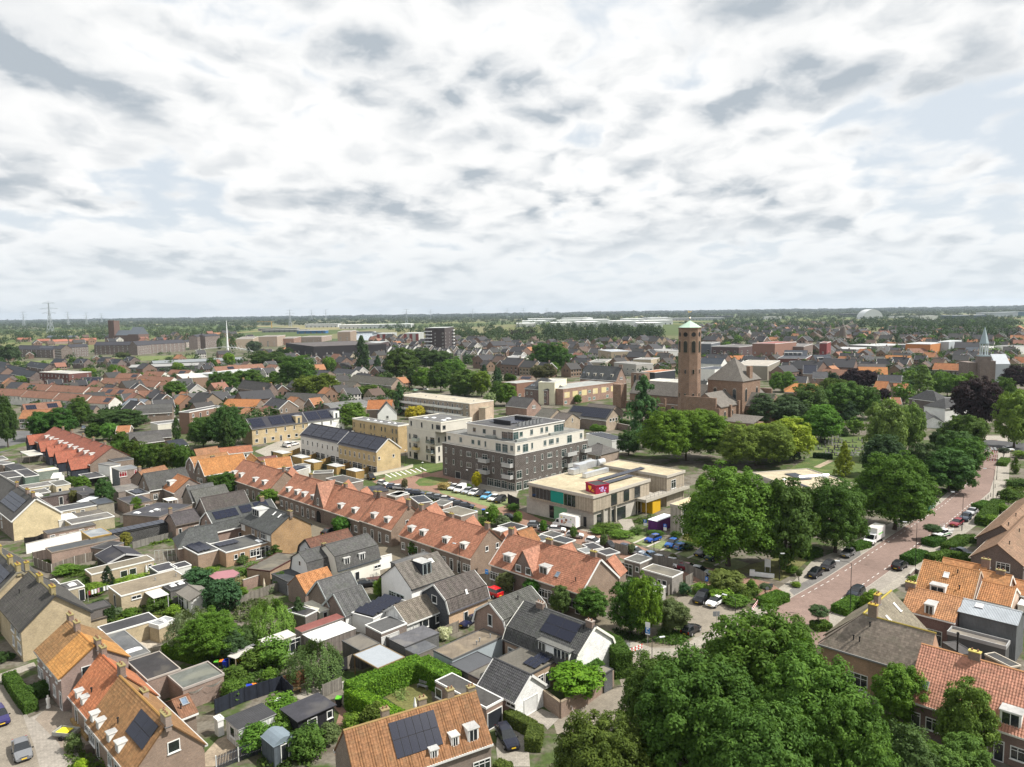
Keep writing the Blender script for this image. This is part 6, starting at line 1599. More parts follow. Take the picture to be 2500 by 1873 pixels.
for i in rg(4):
 q=[cs[i],cs[(i+1)%4],ap]
 if(q[1]-q[0]).cross(q[2]-q[0]).z<0:q=[q[1],q[0],q[2]]
 mb.face(q,sl)
mb.bd('pyramid_roof',CH,COFF)
for k,f in en((.22,.5,.78)):awn(CH,COFF,b0+ea*La*(1-f)-ec*.01+UP*(10.2 if f!=.5 else 11.5),-ec,1.5,5.2 if f!=.5 else 3.6)
for f in(.2,.8):awn(CH,COFF,b0+ec*Lc*f-ea*.01+UP*10.2,-ea,1.4,5.2)
cbox(b0+ec*Lc*.42+ea*.2,ea*1.6,ec*2.6,18,25,'chimney_stack')
nW=La*.62;n0=b0+ec*(Lc-nW)/2+ea*La
def roof_gable(o,A,Cc,ze,zr,name):
 """ridge along A, spans Cc"""
 mb=MB();z=UP;m=M('tile',SLT);e=.4*Cc.normalized();p=[o-e+z*ze,o+A-e+z*ze,o+A+Cc/2+z*zr,o+Cc/2+z*zr];q=[o+Cc+e+z*ze,o+Cc+e+A+z*ze,o+A+Cc/2+z*zr,o+Cc/2+z*zr]
 for f in(p,q):
  if(f[1]-f[0]).cross(f[2]-f[0]).z<0:f=f[::-1]
  mb.pz(f,UP*.25,m)
 g=MB();wm=M('brick',CB)
 for x in(o,o+A):
  t=[x+z*ze,x+Cc+z*ze,x+Cc/2+z*(zr-.05)];g.pz(t,A.normalized()*.3*(1 if x is o else-1),wm)
 g.bd('gable_wall',CH,COFF);return mb.bd(name,CH,COFF)
NL=44
cbox(n0,ea*NL,ec*nW,0,9.5,'nave_wall');roof_gable(n0,ea*NL,ec*nW,9.5,15.5,'nave_roof')
cbox(n0-ec*3.5,ea*NL,ec*3.4,0,6.2,'aisle_wall',None,M('tile',SLT))
for i in rg(5):
 cbox(n0-ec*4.3+ea*(5+i*8),ea*1.1,ec*.8,0,9.,'buttress');awn(CH,COFF,n0-ec*3.52+ea*(9.5+i*8)+UP*1.8,-ec,1.6,3.6)
tW=La*.86;tL=17;t0=b0+ea*(La-tW)/2-ec*tL
cbox(t0,ea*tW,ec*tL,0,9.2,'transept_wall');cbox(t0-ec*.6+ea*1.5,ea*(tW+1.),ec*.9,0,13.2,'parapet_wall');cbox(t0-ec*.6-ea*.2,ea*1.7,ec*.9,0,9.,'parapet_step')
roof_gable(t0+ec*.3,ec*(tL-.3),ea*tW,9.2,14.6,'transept_roof')
for f in(.25,.62):awn(CH,COFF,t0+ec*tL*f-ea*.01+UP*2.6,-ea,1.3,4.6)
for f in(.45,.86):cbox(t0+ec*tL*f-ea*.9,ea*.9,ec*1.2,0,11. if f>.8 else 9.8,'buttress')
awn(CH,COFF,t0-ec*.62+ea*tW*.55+UP*3.6,-ec,3.6,4.4)
k0=b0-ea*11+ec*Lc*.2;cbox(k0,ea*11,ec*Lc*.62,0,8.,'choir_wall');roof_gable(k0,ea*11,ec*Lc*.62,8.,13.5,'choir_roof')
cbox(b0+ec*(Lc+.1)+ea*1.,ea*(La-2),ec*12,0,9.2,'far_transept_wall');roof_gable(b0+ec*(Lc+.1)+ea*1.,ec*12,ea*(La-2),9.2,14.6,'far_transept_roof');cbox(b0+ec*(Lc+12.3)+ea*.5,ea*(La-1),ec*.9,0,13.4,'far_parapet_wall')
tp=U((960,1300));mb=MB();mb.tube(tp,tp+UP*7.4,2.6,2.6,M('brick',CB),14);mb.bd('stair_turret',CH,COFF);mb=MB();ld=M('metal',(.4,.41,.42));mb.tube(tp+UP*7.4,tp+UP*8.,2.5,2.,ld,14);mb.tube(tp+UP*8,tp+UP*10,2.,.5,ld,14);mb.tube(tp+UP*10,tp+UP*11.6,.5,.05,ld,10);mb.bd('lead_cap',CH,COFF)
mb=MB();lp=U((980,1390));o=lp-ea*3;mb.box(o,ea*14,ec*9,UP*3.4,M('brick',CB));q=[o+UP*3.4,o+ea*14+UP*3.4,o+ea*14+ec*9+UP*5.4,o+ec*9+UP*5.4];q=q if(q[1]-q[0]).cross(q[2]-q[0]).z>0 else q[::-1];mb.pz(q,UP*.2,M('tile',SLT));mb.bd('sacristy',CH,COFF)
tc=U((372,262),42.);tc.z=0;R_=(U((487,262),42)-U((258,262),42)).length/2*1.;mb=MB();rot=radians(-90+8)
ring=[tc+V((cos(rot+pi/8+i*pi/4),sin(rot+pi/8+i*pi/4),0))*R_ for i in rg(8)]
mb.pz(ring,UP*42,M('brick',CB));mb.bd('tower_shaft',CH,COFF)
mb=MB();cp=PL((.4,.54,.44));e8=[tc+(p-tc)*1.05+UP*42. for p in ring];pk=tc+UP*45.
mb.pz([p-UP*.5 for p in e8],UP*.5,PL((.2,.13,.09)))
for i in rg(8):
 q=[e8[i],e8[(i+1)%8],pk]
 if(q[1]-q[0]).cross(q[2]-q[0]).z<0:q=[q[1],q[0],q[2]]
 mb.face(q,cp)
mb.bd('copper_roof',CH,COFF)
mb=MB();gd=M('gloss',(.75,.55,.25));mb.tube(pk,pk+UP*3.4,.1,.06,PL(Q0),6);mb.tube(pk+UP*.6,pk+UP*1.1,.1,.4,gd,8);mb.tube(pk+UP*1.1,pk+UP*1.5,.4,.1,gd,8)
o=pk+UP*3.4;mb.pz([o+X3*-.8,o+X3*.5+UP*.1,o+X3*.9+UP*.9,o+X3*.3+UP*.5,o+X3*-.4+UP*.6,o+X3*-.9+UP*1.],Y3*.1,gd);mb.bd('weathercock',CH,COFF)
for i in rg(8):
 p0,p1=ring[i],ring[(i+1)%8];m_=(p0+p1)/2;n=(m_-tc);n.z=0;n.normalize()
 if n.y>.5:continue
 o=m_+n*.01
 awn(CH,COFF,o+UP*31.2,n,1.7,5.,(.012,.012,.014),(.33,.24,.17),'belfry_opening');awn(CH,COFF,o+UP*22.,n,.7,1.8,Q30);awn(CH,COFF,o+UP*11.5,n,.7,1.8,Q30)
 mb=MB();mb.tube(o+UP*39,o+UP*39+n*.08,1.,1.,PL(Q16),14);mb.bd('clock_opening',CH,COFF)
Z('c4')
q=U((1500,875),11.5);cbox(U((1395,880),12.2)*1-UP*12.2,ea*5,ec*5,0,12.2,'front_wall');o=U((1480,880),12);cbox(V((o.x,o.y,0))+ec*2,ea*-8,ec*5,0,18.,'front_belfry',None,M('tile',SLT));awn(CH,COFF,V((o.x,o.y,0))-ea*2.5+ec*1.98+UP*13,-ec,1.5,4);awn(CH,COFF,V((o.x,o.y,0))-ea*5.5+ec*1.98+UP*13,-ec,1.5,4)
# trees, shrubs and hedges
L0=(.04,.084,.016)
L1=(.05,.098,.016)
L2=(.05,.084,.016)
L3=(.06,.112,.016)
L4=(.03,.056,.016)
L5=(.04,.07,.016)
L6=(.05,.112,.016)
L7=(.06,.098,.016)
L8=(.04,.07,.032)
L9=(.04,.098,.016)
L10=(.03,.056,.024)
L11=(.06,.126,.016)
L12=(.07,.126,.016)
L13=(.08,.126,.032)
L14=(.08,.168,.016)
L15=(.08,.112,.024)
L16=(.03,.07,.032)
L17=(.06,.084,.016)
L18=(.08,.126,.024)
L19=(.04,.07,.024)
L20=(.06,.112,.024)
L21=(.08,.14,.016)
L22=(.05,.07,.048)
L23=(.06,.084,.032)
L24=(.05,.084,.024)
L25=(.03,.07,.016)
L26=(.04,.084,.024)
L27=(.04,.084,.032)
L28=(.06,.098,.032)
L29=(.07,.098,.032)
init_veg()
def trs(zone,rows,**kw):
 Z(zone)
 for r in rows:tree(*r,**kw)
GOLIVE=L2
trs('a4',[(1250,350,1480,1130,'b','huge dark green tree at the bottom, crown reaching up to the road corner',L1),(360,705,1480,640,'b','dusky green tree left of the huge bottom trees, over the street lamp',L2),(-90,1235,2050,860,'b','olive toned tree in the bottom edge, left end of the dark grove',L17),(700,720,1900,1080,'b','broad dark tree in the middle of the bottom grove',L0),(1650,690,1900,1000,'b','yellowish green broad tree on the right of the bottom grove',L1),(1200,1120,2350,1000,'b','lowest dark tree of the bottom grove, cut by the frame',L0),(1950,1060,2150,780,'b','dark tree at the bottom beside the salmon tiled house',L1),(1550,380,900,260,'r','small pale tree peeping from behind the huge bottom tree',(.07,.11,.03)),(1180,1650,2500,700,'b','shaded tree at the very bottom edge of the grove',L0)])
trs('a5',[(1090,760,1290,380,'r','bright young tree by the lower left corner of the salmon tiled house',L3),(1670,945,1600,430,'r','round street tree in front of the salmon tiled house',L18),(1180,1330,1990,480,'r','blue green shrubby tree at the lower right bottom',L19),(1560,1430,1900,620,'r','low bushy green tree below the salmon tiled house',L20),(880,150,330,200,'r','bright sapling behind the hedge by the dark parked SUV',L21)],)
Z('a4')
tree(1745,275,465,155,'ball','clipped ball headed tree on the lower roadside',L8);tree(1290,85,200,100,'ball','small ball headed tree by the grey signs',(.06,.085,.045))
Z('b5');tree(1325,790,945,160,'ball','clipped ball headed tree behind the white pick up',L8);tree(2010,50,170,95,'ball','ball headed tree near the far barriers',L22);tree(40,1220,1370,60,'ball','thin sapling on the left pavement of the main road',L23)
trs('a4',[(130,55,520,330,'o','dark street tree at the corner of the near end terrace',L0),(255,0,545,290,'o','taller bright street tree by the blue parking sign',L21),(500,210,500,260,'r','loose leaved tree by the black hatchback',(.075,.105,.04)),(950,-30,170,300,'o','olive feathery tree at the end of the red street',(.075,.1,.028))])
trs('b4',[(1490,230,1190,900,'b','great light green tree before the beige school',L3),(2020,380,1215,560,'r','dark green tree right beside the great school tree',L5),(560,970,1080,75,'o','young street tree, third along the red brick street',(.08,.11,.05)),(295,890,1010,80,'o','young street tree, second along the red brick street',(.07,.1,.045)),(960,1070,1170,70,'o','thin street tree by the blue parked cars',(.09,.1,.05)),(170,1405,1700,310,'r','leafy street tree before the near end terrace, nearest the corner',L0),(1500,900,1010,90,'r','dark small tree under the great school tree',G1)])
trs('b3',[(1690,1390,1650,200,'r','street tree before the middle of the near end terrace',L24),(1430,1310,1500,200,'r','street tree before the front gable of the near end terrace',L9),(1160,1240,1440,170,'r','sparse olive street tree at the left end of the near end terrace',(.085,.095,.045)),(320,930,1090,180,'r','round street tree before the left dormers of the four dormer terrace',L0),(540,990,1170,190,'r','street tree before the middle of the four dormer terrace',L0),(885,280,440,90,'o','young yellow tree before the brown apartment block',(.3,.27,.015)),(1280,660,790,90,'o','young street tree left of the flower printed truck',L12),(1525,745,870,70,'o','young street tree in front of the flower printed truck',L6),(1815,805,930,70,'o','young street tree right of the flower printed truck',(.06,.11,.03)),(2110,885,1010,75,'o','young street tree, first along the red brick street',(.07,.11,.04)),(190,345,460,60,'o','thin bare looking tree on the street island',(.12,.11,.07))])
trs('b2',[(810,450,620,190,'o','street tree before the gable of the farthest terrace',L3),(1515,710,880,170,'r','round street tree right of the terrace archway',L9),(415,295,490,200,'r','leafy corner tree left of the farthest terrace',L0),(880,990,1150,190,'tier','palm like shrub tree beside the orange annex',L5),(1905,1290,1490,80,'o','small tree beside the white rendered house',L12)])
trs('b5',[(390,350,1060,540,'b','dome shaped chestnut behind the white box truck',L0),(960,110,840,700,'b','broad bright lime tree over the recycling bins',L1),(30,410,1010,400,'b','dark roadside tree left of the dome shaped chestnut',L5),(470,0,330,200,'c','golden green conifer in the graveyard',(.13,.16,.02)),(1480,80,480,440,'r','dark bushy tree mass by the parked vans',L25),(1650,-60,300,340,'r','dark tree at the far bend of the road',L0),(1220,20,420,360,'r','shadowy tree behind the broad lime',(.036,.06,.022)),(860,-60,330,380,'r','dark spruce like tree on the graveyard edge',L10)])
trs('c6',[(720,1035,1700,420,'o','tall lime green tree in front of the white villa, left one',L13),(970,1060,1620,300,'o','tall lime green tree in front of the white villa, right one',L13),(1560,1180,1650,420,'r','broad green tree below the white villa',L2),(1480,1390,1760,440,'r','low spreading tree by the far road bend',L26),(2100,930,1560,380,'o','tall bright chestnut at the right edge by the crossing',(.1,.15,.03)),(1690,790,1330,480,'o','big copper beech right of the white villa',PUR),(430,710,930,360,'r','copper beech behind the graveyard trees',PUR),(700,920,1060,120,'o','small purple tree by the red roofed house',PUR),(2110,680,930,260,'r','copper beech at the right edge, under the church spire',PUR),(1120,680,1030,300,'c','light green pointed tree behind the white villa',L13),(1380,750,1010,330,'r','mid green tree between the copper beech and the pointed tree',G2),(1980,810,1180,270,'r','dark tree right of the big copper beech',G1),(200,820,1130,420,'r','round green tree left of the lime trees',L2),(530,910,1250,260,'r','green tree before the copper beech of the graveyard',G1),(330,1065,1350,240,'tier','layered dark cedar in the graveyard',L10),(60,1110,1480,330,'r','vivid green tree at the graveyard',(.05,.12,.012)),(275,1350,1440,80,'column','clipped dark bush column in the graveyard',G4),(110,745,880,170,'r','dark bluish tree below the flat roofed shops',(.022,.04,.024)),(1300,1370,1560,200,'r','shaded tree behind the road bend',G4)])
trs('c5',[(330,1140,1700,900,'b','huge lime green tree before the church',L12),(1080,1300,1760,760,'b','yellow green broad tree right of the church',(.095,.135,.024)),(1330,1265,1700,640,'r','bright yellow green tree behind the dark conifer',(.14,.19,.022)),(1500,1310,1700,170,'c','slim dark conifer at the graveyard edge',(.026,.048,.028)),(1290,985,1320,560,'r','grey green oak right of the church',L8),(1640,880,1300,420,'r','drooping birch behind the oak',L24),(1780,1110,1500,420,'r','vivid broad tree over the graves',L6),(2000,830,1240,420,'r','round tree at the back of the graveyard',G1),(1370,750,960,260,'r','tree right behind the church roof',G2),(2060,515,650,130,'r','lone green tree among the town roofs',G2)])
trs('c4',[(1640,800,1560,400,'tier','tall layered cedar left of the church nave',L27),(1480,1380,1640,240,'r','dark tree by the churchyard wall',G4),(1150,1310,1400,170,'r','small spreading tree by the parish hall',G2),(930,985,1090,80,'o','small tree before the brick care home',G2),(620,440,740,400,'r','large round tree among the old houses',L0),(560,660,830,240,'r','brownish tree before the brick manor',(.06,.06,.03)),(870,550,680,200,'r','green tree beside the blue tarpaulin',G1),(670,640,760,130,'r','green tree behind the brick manor',G2),(55,690,870,120,'c','dark pointed spruce left of the manor',GC),(200,760,860,130,'r','small dark tree by the solar roofed shed',G1)])
trs('c3',[(375,360,770,165,'column','tall dark poplar column',L10),(545,570,790,150,'c','dark conical tree right of the poplar',GC),(790,490,820,360,'r','big round tree right of the poplar',L5),(1110,490,720,430,'r','broad dark tree behind the grove',L4),(1030,700,930,220,'r','mid green tree in the park grove',G2),(1220,650,960,260,'r','tree in the middle of the park grove',G1),(1480,700,1000,330,'r','large tree right in the park grove',L2),(1660,730,1010,200,'o','lime green tree at the right of the park grove',(.08,.13,.018)),(1360,610,790,240,'r','tree at the back of the park grove',G2),(1420,870,1010,190,'r','dark tree behind the gallery flats',G1),(910,710,920,140,'r','shaded tree left of the park grove',G4),(1690,665,780,110,'c','pointed spruce behind the park grove',GC),(1850,700,850,100,'c','slim spruce before the slate roofs',GC),(270,1070,1370,330,'b','willow between the new houses and the ochre block',(.07,.115,.022)),(780,860,1200,170,'c','green conifer at the left end of the gallery flats',L27),(400,890,1030,380,'r','wide low tree row before the long grey terrace',L2),(650,920,1050,170,'r','round street tree before the long grey terrace end',(.055,.095,.025)),(950,1115,1250,200,'r','golden yellow shrub tree behind the cream block',(.27,.23,.03)),(1750,955,1120,130,'r','pale flowering tree right of the gallery flats',(.16,.2,.11)),(1930,870,1110,230,'r','green tree before the brick manor garden',G2),(1830,850,1050,160,'r','mid green tree right of the flowering tree',G1)])
trs('c2',[(1450,560,930,410,'b','big round plane tree above the old school',L0),(1660,770,1040,450,'r','broad golden green tree by the round car park',(.075,.105,.016)),(1130,520,720,400,'r','wide tree behind the red terrace, left of the plane tree',L5),(1310,480,620,180,'r','dark tree before the black apartment block',G4),(970,400,540,150,'r','bluish willow by the white footbridge',L22),(710,530,690,120,'o','light green tree by the grey market hall',G3),(515,590,720,115,'r','dark green tree by the market hall',G1),(150,640,740,120,'r','bright round tree at the market hall end',G3),(640,750,990,330,'r','dark trees left of the old school',G1),(900,720,900,330,'r','dark tree behind the old school',G1),(620,945,1080,180,'r','bright green tree before the old school wing',G3),(120,850,1060,230,'r','dark tree left of the old school wing',G1),(300,890,1010,130,'r','small tree before the red rows',G2),(600,380,500,60,'column','slim tree left of the white mast',G1),(745,360,500,65,'column','slim tree right of the white mast',G1),(1790,570,760,130,'r','tree by the village green',G2),(700,1100,1560,400,'b','weeping green tree mass before the yellow brick pair',L26),(430,1220,1560,320,'b','left lobe tree of the weeping mass',(.05,.095,.022)),(690,1240,1590,170,'column','dark drooping conifer in the weeping mass',L4),(140,1240,1480,100,'column','clipped dark green cypress by the pale annex',L4),(1190,740,900,120,'r','tree behind the old school gable',G2)])
trs('c1',[(90,1020,1560,200,'r','dark tree at the left edge beside the street',L4),(560,1150,1470,420,'r','broad dark tree on the left main street',L25),(870,1030,1330,230,'r','upright dark tree before the grey shop',L5),(1280,1140,1380,540,'r','wide dark tree canopy by the grey hall',L4),(1010,1300,1480,160,'r','rounded tree left of the bright one, behind the red terrace',G1),(1180,1280,1480,180,'r','bright green tree behind the red terrace',(.055,.12,.025)),(1310,1390,1620,180,'r','dark tree right behind the red terrace',G1),(1260,670,820,190,'r','round tree before the gabled houses',G2),(960,700,810,150,'r','light tree before the gabled houses',G3),(620,750,850,110,'r','tree before the brown block of flats',G3),(200,790,880,170,'r','tree left of the brown block of flats',G3),(90,450,640,230,'r','grey green willow at the far left',(.045,.075,.04)),(1330,530,600,140,'r','low willow on the canal bank',(.07,.085,.035)),(1270,1010,1160,120,'r','tree by the white corner house',G1),(1890,850,1090,240,'r','dark round tree left of the old school',G1)])
Z('b1')
for i,(x,t,w)in en(((1180,-30,190),(1260,-10,200),(1350,0,190),(1440,0,200),(1545,15,210),(1660,20,210),(1770,10,190))):tree(x,t,250+i*6,w,'round',od(i)+' of the row of dense trees right of the red terrace, from the left',(.04+.004*(i%3),.078,.014),gR='row of dense trees by the red terrace')
tree(1010,350,600,160,'r','round dark tree in the middle of the left gardens',(.034,.07,.022));tree(1315,535,690,130,'r','small round green tree before the brick garage',L3);tree(720,455,580,100,'r','brownish shrub tree by the dark garage',(.075,.08,.03));tree(465,505,610,110,'r','greyish shrub tree by the cream gable',(.06,.085,.04));tree(790,330,470,140,'r','green garden tree before the white cube',G2);tree(690,320,420,110,'r','yellowish garden tree left of the white cube',GOLIVE);tree(1210,870,1010,110,'r','yellow bamboo clump by the black veranda',(.16,.15,.03));tree(1045,1195,1420,105,'column','dark narrow cypress in the left gardens',(.018,.034,.016))
bush(2120,305,430,240,'dark tree at the right of the left gardens',G1)
trs('a1',[(1650,275,640,380,'weep','silver leaved willow in the gardens',(.11,.14,.085)),(1820,330,720,480,'b','large round green garden tree right of the silver willow',L3),(1980,480,740,260,'r','dark tree behind the round garden tree',L10)])
trs('a2',[(560,200,570,360,'weep','light green weeping willow in the gardens',(.09,.15,.03)),(805,205,450,180,'c','dark blue green spruce beside the willow',L8),(940,560,920,420,'weep','weeping tree in front of the white plastic roofed sheds',L28),(350,440,660,200,'r','shadowy shrub tree under the willow',L19)])
Z('a3')
tree(1430,785,1090,430,'ball','round bushy light green tree behind the brick yard wall',L14,cb=.22)
hdg('ivy covered tall hedge column at the corner of the white gable',[(1590,700),(1740,760),(1830,900)],2.4,3.6,L1)
hdg('ivy topped shed hedge beside the round bushy tree',[(1490,960),(1640,920)],1.8,2.8,L6)
Z('a2')
hdg('long tall bright green hedge beside the walled lawn, left arm',[(1240,1130),(1480,1030),(1740,915),(1850,885)],2.6,2.7,L14,lf=.12,dens=80)
hdg('tall bright green hedge, arm running down to the flat garage',[(1850,885),(2010,975),(2130,1040)],2.6,2.7,L14,lf=.12,dens=80)
hdg('bright green hedge arm along the terrace side of the lawn',[(1250,1140),(1460,1255),(1680,1375)],1.8,2.5,(.1,.2,.014),lf=.11,dens=80)
Z('a3')
hdg('clipped yew hedge in front of the white garage door',[(840,1270),(1060,1390)],1.4,1.5,L15,lf=.07,dens=160);hdg('clipped yew hedge block at the end of the drive',[(1080,1400),(1050,1530)],1.7,1.6,L15,lf=.07,dens=160)
hdg('low clipped hedge at the bottom beside the blue family car',[(740,1680),(860,1720)],1.3,1.,L15,lf=.08,dens=120)
Z('a4')
hdg('box hedge strip along the main road by the grey signs',[(1270,290),(1440,220)],2.6,1.3,L11,lf=.12);hdg('hedge under the dark parked SUV beside the main road',[(1920,350),(2080,260)],2.6,1.2,L11,lf=.12);hdg('small hedge round the ball headed tree',[(1700,480),(1830,470)],2.,1.,L3,lf=.12)
Z('b5')
hdg('hedge block at the foot of the ball headed tree by the pick up',[(1280,1000),(1400,960)],2.6,1.3,L9,lf=.12);hdg('hedge block by the second lamp post of the main road',[(1080,1170),(1220,1100)],2.6,1.4,L9,lf=.12);hdg('hedge block in front of the white box truck',[(545,1040),(690,1000)],2.2,1.1,L6,lf=.12);hdg('hedge beyond the silver saloon on the right kerb',[(1750,650),(1860,610)],2.4,1.2,L6,lf=.12);hdg('hedge in front of the graveyard side lawn',[(80,1120),(220,1080)],2.4,1.4,L0,lf=.12);hdg('hedges in front of the second dark brick house',[(1470,1050),(1620,960),(1760,960)],2.4,1.3,L1,lf=.13);hdg('garden hedge in front of the nearest dark brick house',[(1300,1150),(1480,1110),(1740,1160)],2.2,1.3,L3,lf=.13);hdg('long hedge before the third dark brick house',[(1800,800),(1900,680),(1960,620)],2.6,1.8,L1,lf=.14)
hdg('clipped strip of hedge near the far barriers',[(1990,230),(2030,180)],2.4,1.1,(.07,.13,.025),lf=.14);tree(2125,145,300,75,'column','clipped cylinder shaped conifer by the far pavement',L7);hdg('dark graveyard hedge beside the path',[(180,150),(360,160)],1.6,1.6,(.02,.045,.015),lf=.16)
for x,y0,y1,w,l in((2060,450,560,170,'yellow green round shrub in the right front garden'),(2150,350,430,200,'low green shrubs in the upper right garden'),(2000,590,680,110,'dark shrub left of the third brick house'),(2180,80,150,120,'bright shrub at the upper right corner garden'),(1150,1290,1390,130,'green shrub in front of the orange pantiled house'),(1880,700,800,150,'dark shrub strip on the right verge'),(1560,400,470,120,'trimmed shrub by the road bend')):bush(x,y0,y1,w,l,random.choice((G2,G3,G1)))
Z('a1')
hdg('L shaped clipped hedge at the lower left street, long arm',[(80,920),(170,1060),(270,1190)],1.5,1.3,L1,lf=.08,dens=120);hdg('dense hedge before the pink brick pair',[(250,1080),(420,1010)],2.2,1.4,L0,lf=.08,dens=120)
hdg('ivy draped fence behind the black flat roof',[(1440,690),(1600,720),(1740,760)],2.4,1.8,(.075,.15,.015),lf=.11);hdg('dark leafy garden wall below the long gravel garage',[(840,340),(940,410)],1.6,2.2,L4,lf=.1)
Z('a2')
bush(150,40,330,310,'huge rounded blue green topiary bush',L16,'ball');Z('b2');bush(140,1210,1430,280,'second rounded topiary lobe behind the huge one',L16,'ball')
def bsh(zone,rows):
 Z(zone)
 for x,y0,y1,w,l,c in rows:bush(x,y0,y1,w,l,c)
bsh('a1',[(1440,140,260,140,'round bright shrub before the grey roofed shed',L11),(1480,270,360,120,'small green shrub left of the silver willow',G3),(30,660,760,90,'ball shaped yew bush in the gravel garden',G4),(100,680,740,70,'second small yew ball in the gravel garden',G4),(640,1370,1520,130,'grassy shrub beside the small trailer',L29),(700,1590,1700,110,'lime coloured shrub at the lower left bottom',(.16,.24,.02)),(1000,290,350,90,'grey green shrub in the left lawn',GS),(1110,300,370,120,'low shrub by the garden wall',G2),(1340,200,320,150,'hydrangea shrub on the wall top',GOLIVE),(2010,790,1000,210,'leafy shrub by the wheeled bins',GOLIVE),(2000,900,1080,200,'lower leafy shrub by the brick yard',G2),(1030,380,410,60,'yellow green shrub in the left lawn',G3),(820,70,170,180,'ivy mound behind the gable',G3),(1130,30,90,300,'ivy bed before the tan outbuilding',G3)])
bsh('a2',[(300,30,120,110,'pale feathery shrub left of the brick garden wall',(.22,.21,.12)),(420,-60,50,180,'round green shrub above the brick garden wall',G2),(600,560,790,300,'wild shrubs in the middle gardens',G2),(550,810,930,130,'trellised shrub in the middle gardens',G2),(640,1060,1250,330,'climber covered roof shrub on the corrugated shed',L11),(440,1290,1490,300,'big leafy shrub beside the white shed wall',L6),(680,1200,1370,220,'flowering shrub beside the black shed',G2),(890,1250,1380,110,'clipped shrub before the black shed',G2),(860,1310,1560,320,'rose arch shrubs along the brick path',G1),(1060,1290,1450,200,'mixed flowering shrubs right of the path',L23),(1260,1200,1330,160,'broad leaved shrub by the lawn hedge',G3),(1460,1110,1330,230,'olive shrub inside the hedge corner',L17),(1650,1180,1330,190,'dark rounded shrub at the hedge end',G4),(1470,1320,1420,150,'shrub behind the chimney of the solar house',G2),(860,185,240,60,'yellow pointed shrub before the dark flat roof',(.22,.25,.02)),(440,640,800,250,'weedy shrubs by the wood pile',GOLIVE),(2050,450,560,120,'white flowering rose bush by the board fence',(.38,.4,.3)),(1900,540,600,100,'small shrub on the board fence',GOLIVE),(1490,60,190,100,'green shrub by the white house wall',G3),(100,900,1020,180,'shrub left of the two bins',G2)])
bsh('b2',[(640,1160,1320,220,'big green shrub beside the brown edged roof',G2),(560,1090,1170,120,'palm like plant by the terrace of the annex',L28),(270,1195,1270,120,'low green shrub in front of the pink canopy',G3),(930,1250,1400,150,'dark shrub before the slate lean-to',G1),(560,1400,1500,110,'yellow green shrub by the topiary',G3),(90,1200,1290,120,'shrub left of the topiary lobe',G2),(820,1380,1450,110,'grey green shrub by the parasol',GS)])
bsh('b1',[(640,1175,1270,220,'bushy green shrub behind the panel fence',G2),(760,1190,1250,130,'dark shrub behind the panel fence',G1),(600,1080,1130,120,'clipped green hedge bush on the paved yard',G3),(700,1060,1115,100,'second clipped bush on the paved yard',G3),(450,1130,1180,100,'low round shrub by the plank fence',GOLIVE),(900,1270,1380,190,'dark shrubs left of the cypress',G1),(920,1350,1470,170,'ivy bed beside the washing line',G3),(1280,1220,1290,130,'round shrub before the tan outbuilding',G2),(1460,1170,1260,120,'climber at the end of the tan outbuilding',G3),(400,435,490,70,'dark round shrub in the far left garden',G1),(560,400,450,60,'small shrub by the cream garage',G1),(30,520,640,150,'shrub at the left edge by the cream gable',GOLIVE)])
bsh('b3',[(1040,600,800,150,'wild shrubs beside the recycling corner',G2),(950,710,810,130,'dark shrubs by the bins',G1),(1130,700,810,150,'grey green shrub behind the near terrace',GS),(545,610,700,90,'dark conifer shrub beside the rear wing',G4),(1230,590,660,130,'hedge of shrubs before the black screen',G1),(570,380,450,130,'dry ornamental grasses by the parked cars',(.2,.17,.08)),(800,400,450,90,'low shrubs before the brown block entrance',G2),(2100,780,860,160,'planting before the school corner',GOLIVE),(2040,820,880,120,'planting by the flower printed truck',G2)])
bsh('b4',[(330,790,860,260,'shrub bed before the school entrance',GOLIVE),(450,850,910,230,'shrub bed along the parking bays',G2),(600,820,880,130,'low hedge bush by the disabled bays',G1),(790,850,900,160,'shrubs by the second blue sign',G1),(980,850,930,100,'dark shrub at the small school wing',G1),(1080,960,1020,200,'shrubs under the great tree',G1),(1220,1350,1450,160,'shrub left on the grassy corner',G3),(1710,1320,1400,80,'round shrub on the grassy corner',G2),(1400,1400,1520,240,'shrubby bank behind the white hatchback',G3),(1570,1470,1570,230,'green bank by the lamp head',G2),(1070,1350,1470,110,'bluish shrub by the grey fence',L16),(2100,1180,1270,130,'shrub by the roadside lawn',G2),(2140,1340,1390,90,'planting circle on the pavement',G3)])
Z('a4');lpt([(320,580),(420,470),(620,520),(640,570),(500,620)],.5,L1,60,.14);lpt([(830,130),(1000,170),(1180,100),(1270,130),(1130,260),(900,220)],.6,L18,40,.16);lpt([(0,480),(100,500),(330,560),(300,600),(0,560)],.5,L4,40,.15)
Z('b4');lpt([(580,760),(740,700),(760,760),(620,800)],.5,L2,30,.16);lpt([(1040,900),(1200,880),(1300,1000),(1130,1000)],.4,(.12,.13,.03),30,.18)
Z('a2');lpt([(0,560),(420,560),(700,760),(640,900),(420,960),(180,900),(60,760)],.7,L20,26,.15);lpt([(500,1440),(760,1480),(900,1560),(900,1657),(480,1657)],.6,L2,40,.13);lpt([(180,130),(560,260),(420,420),(250,420)],.8,L29,26,.16);lpt([(1640,1000),(1740,990),(1720,1080),(1620,1090)],.5,(.16,.22,.07),40,.1)
Z('a1');lpt([(820,420),(1000,300),(1500,200),(1700,330),(1480,420),(1280,330),(1050,440)],.6,L7,22,.15);lpt([(560,1540),(820,1530),(920,1657),(600,1700)],.6,L7,40,.12)
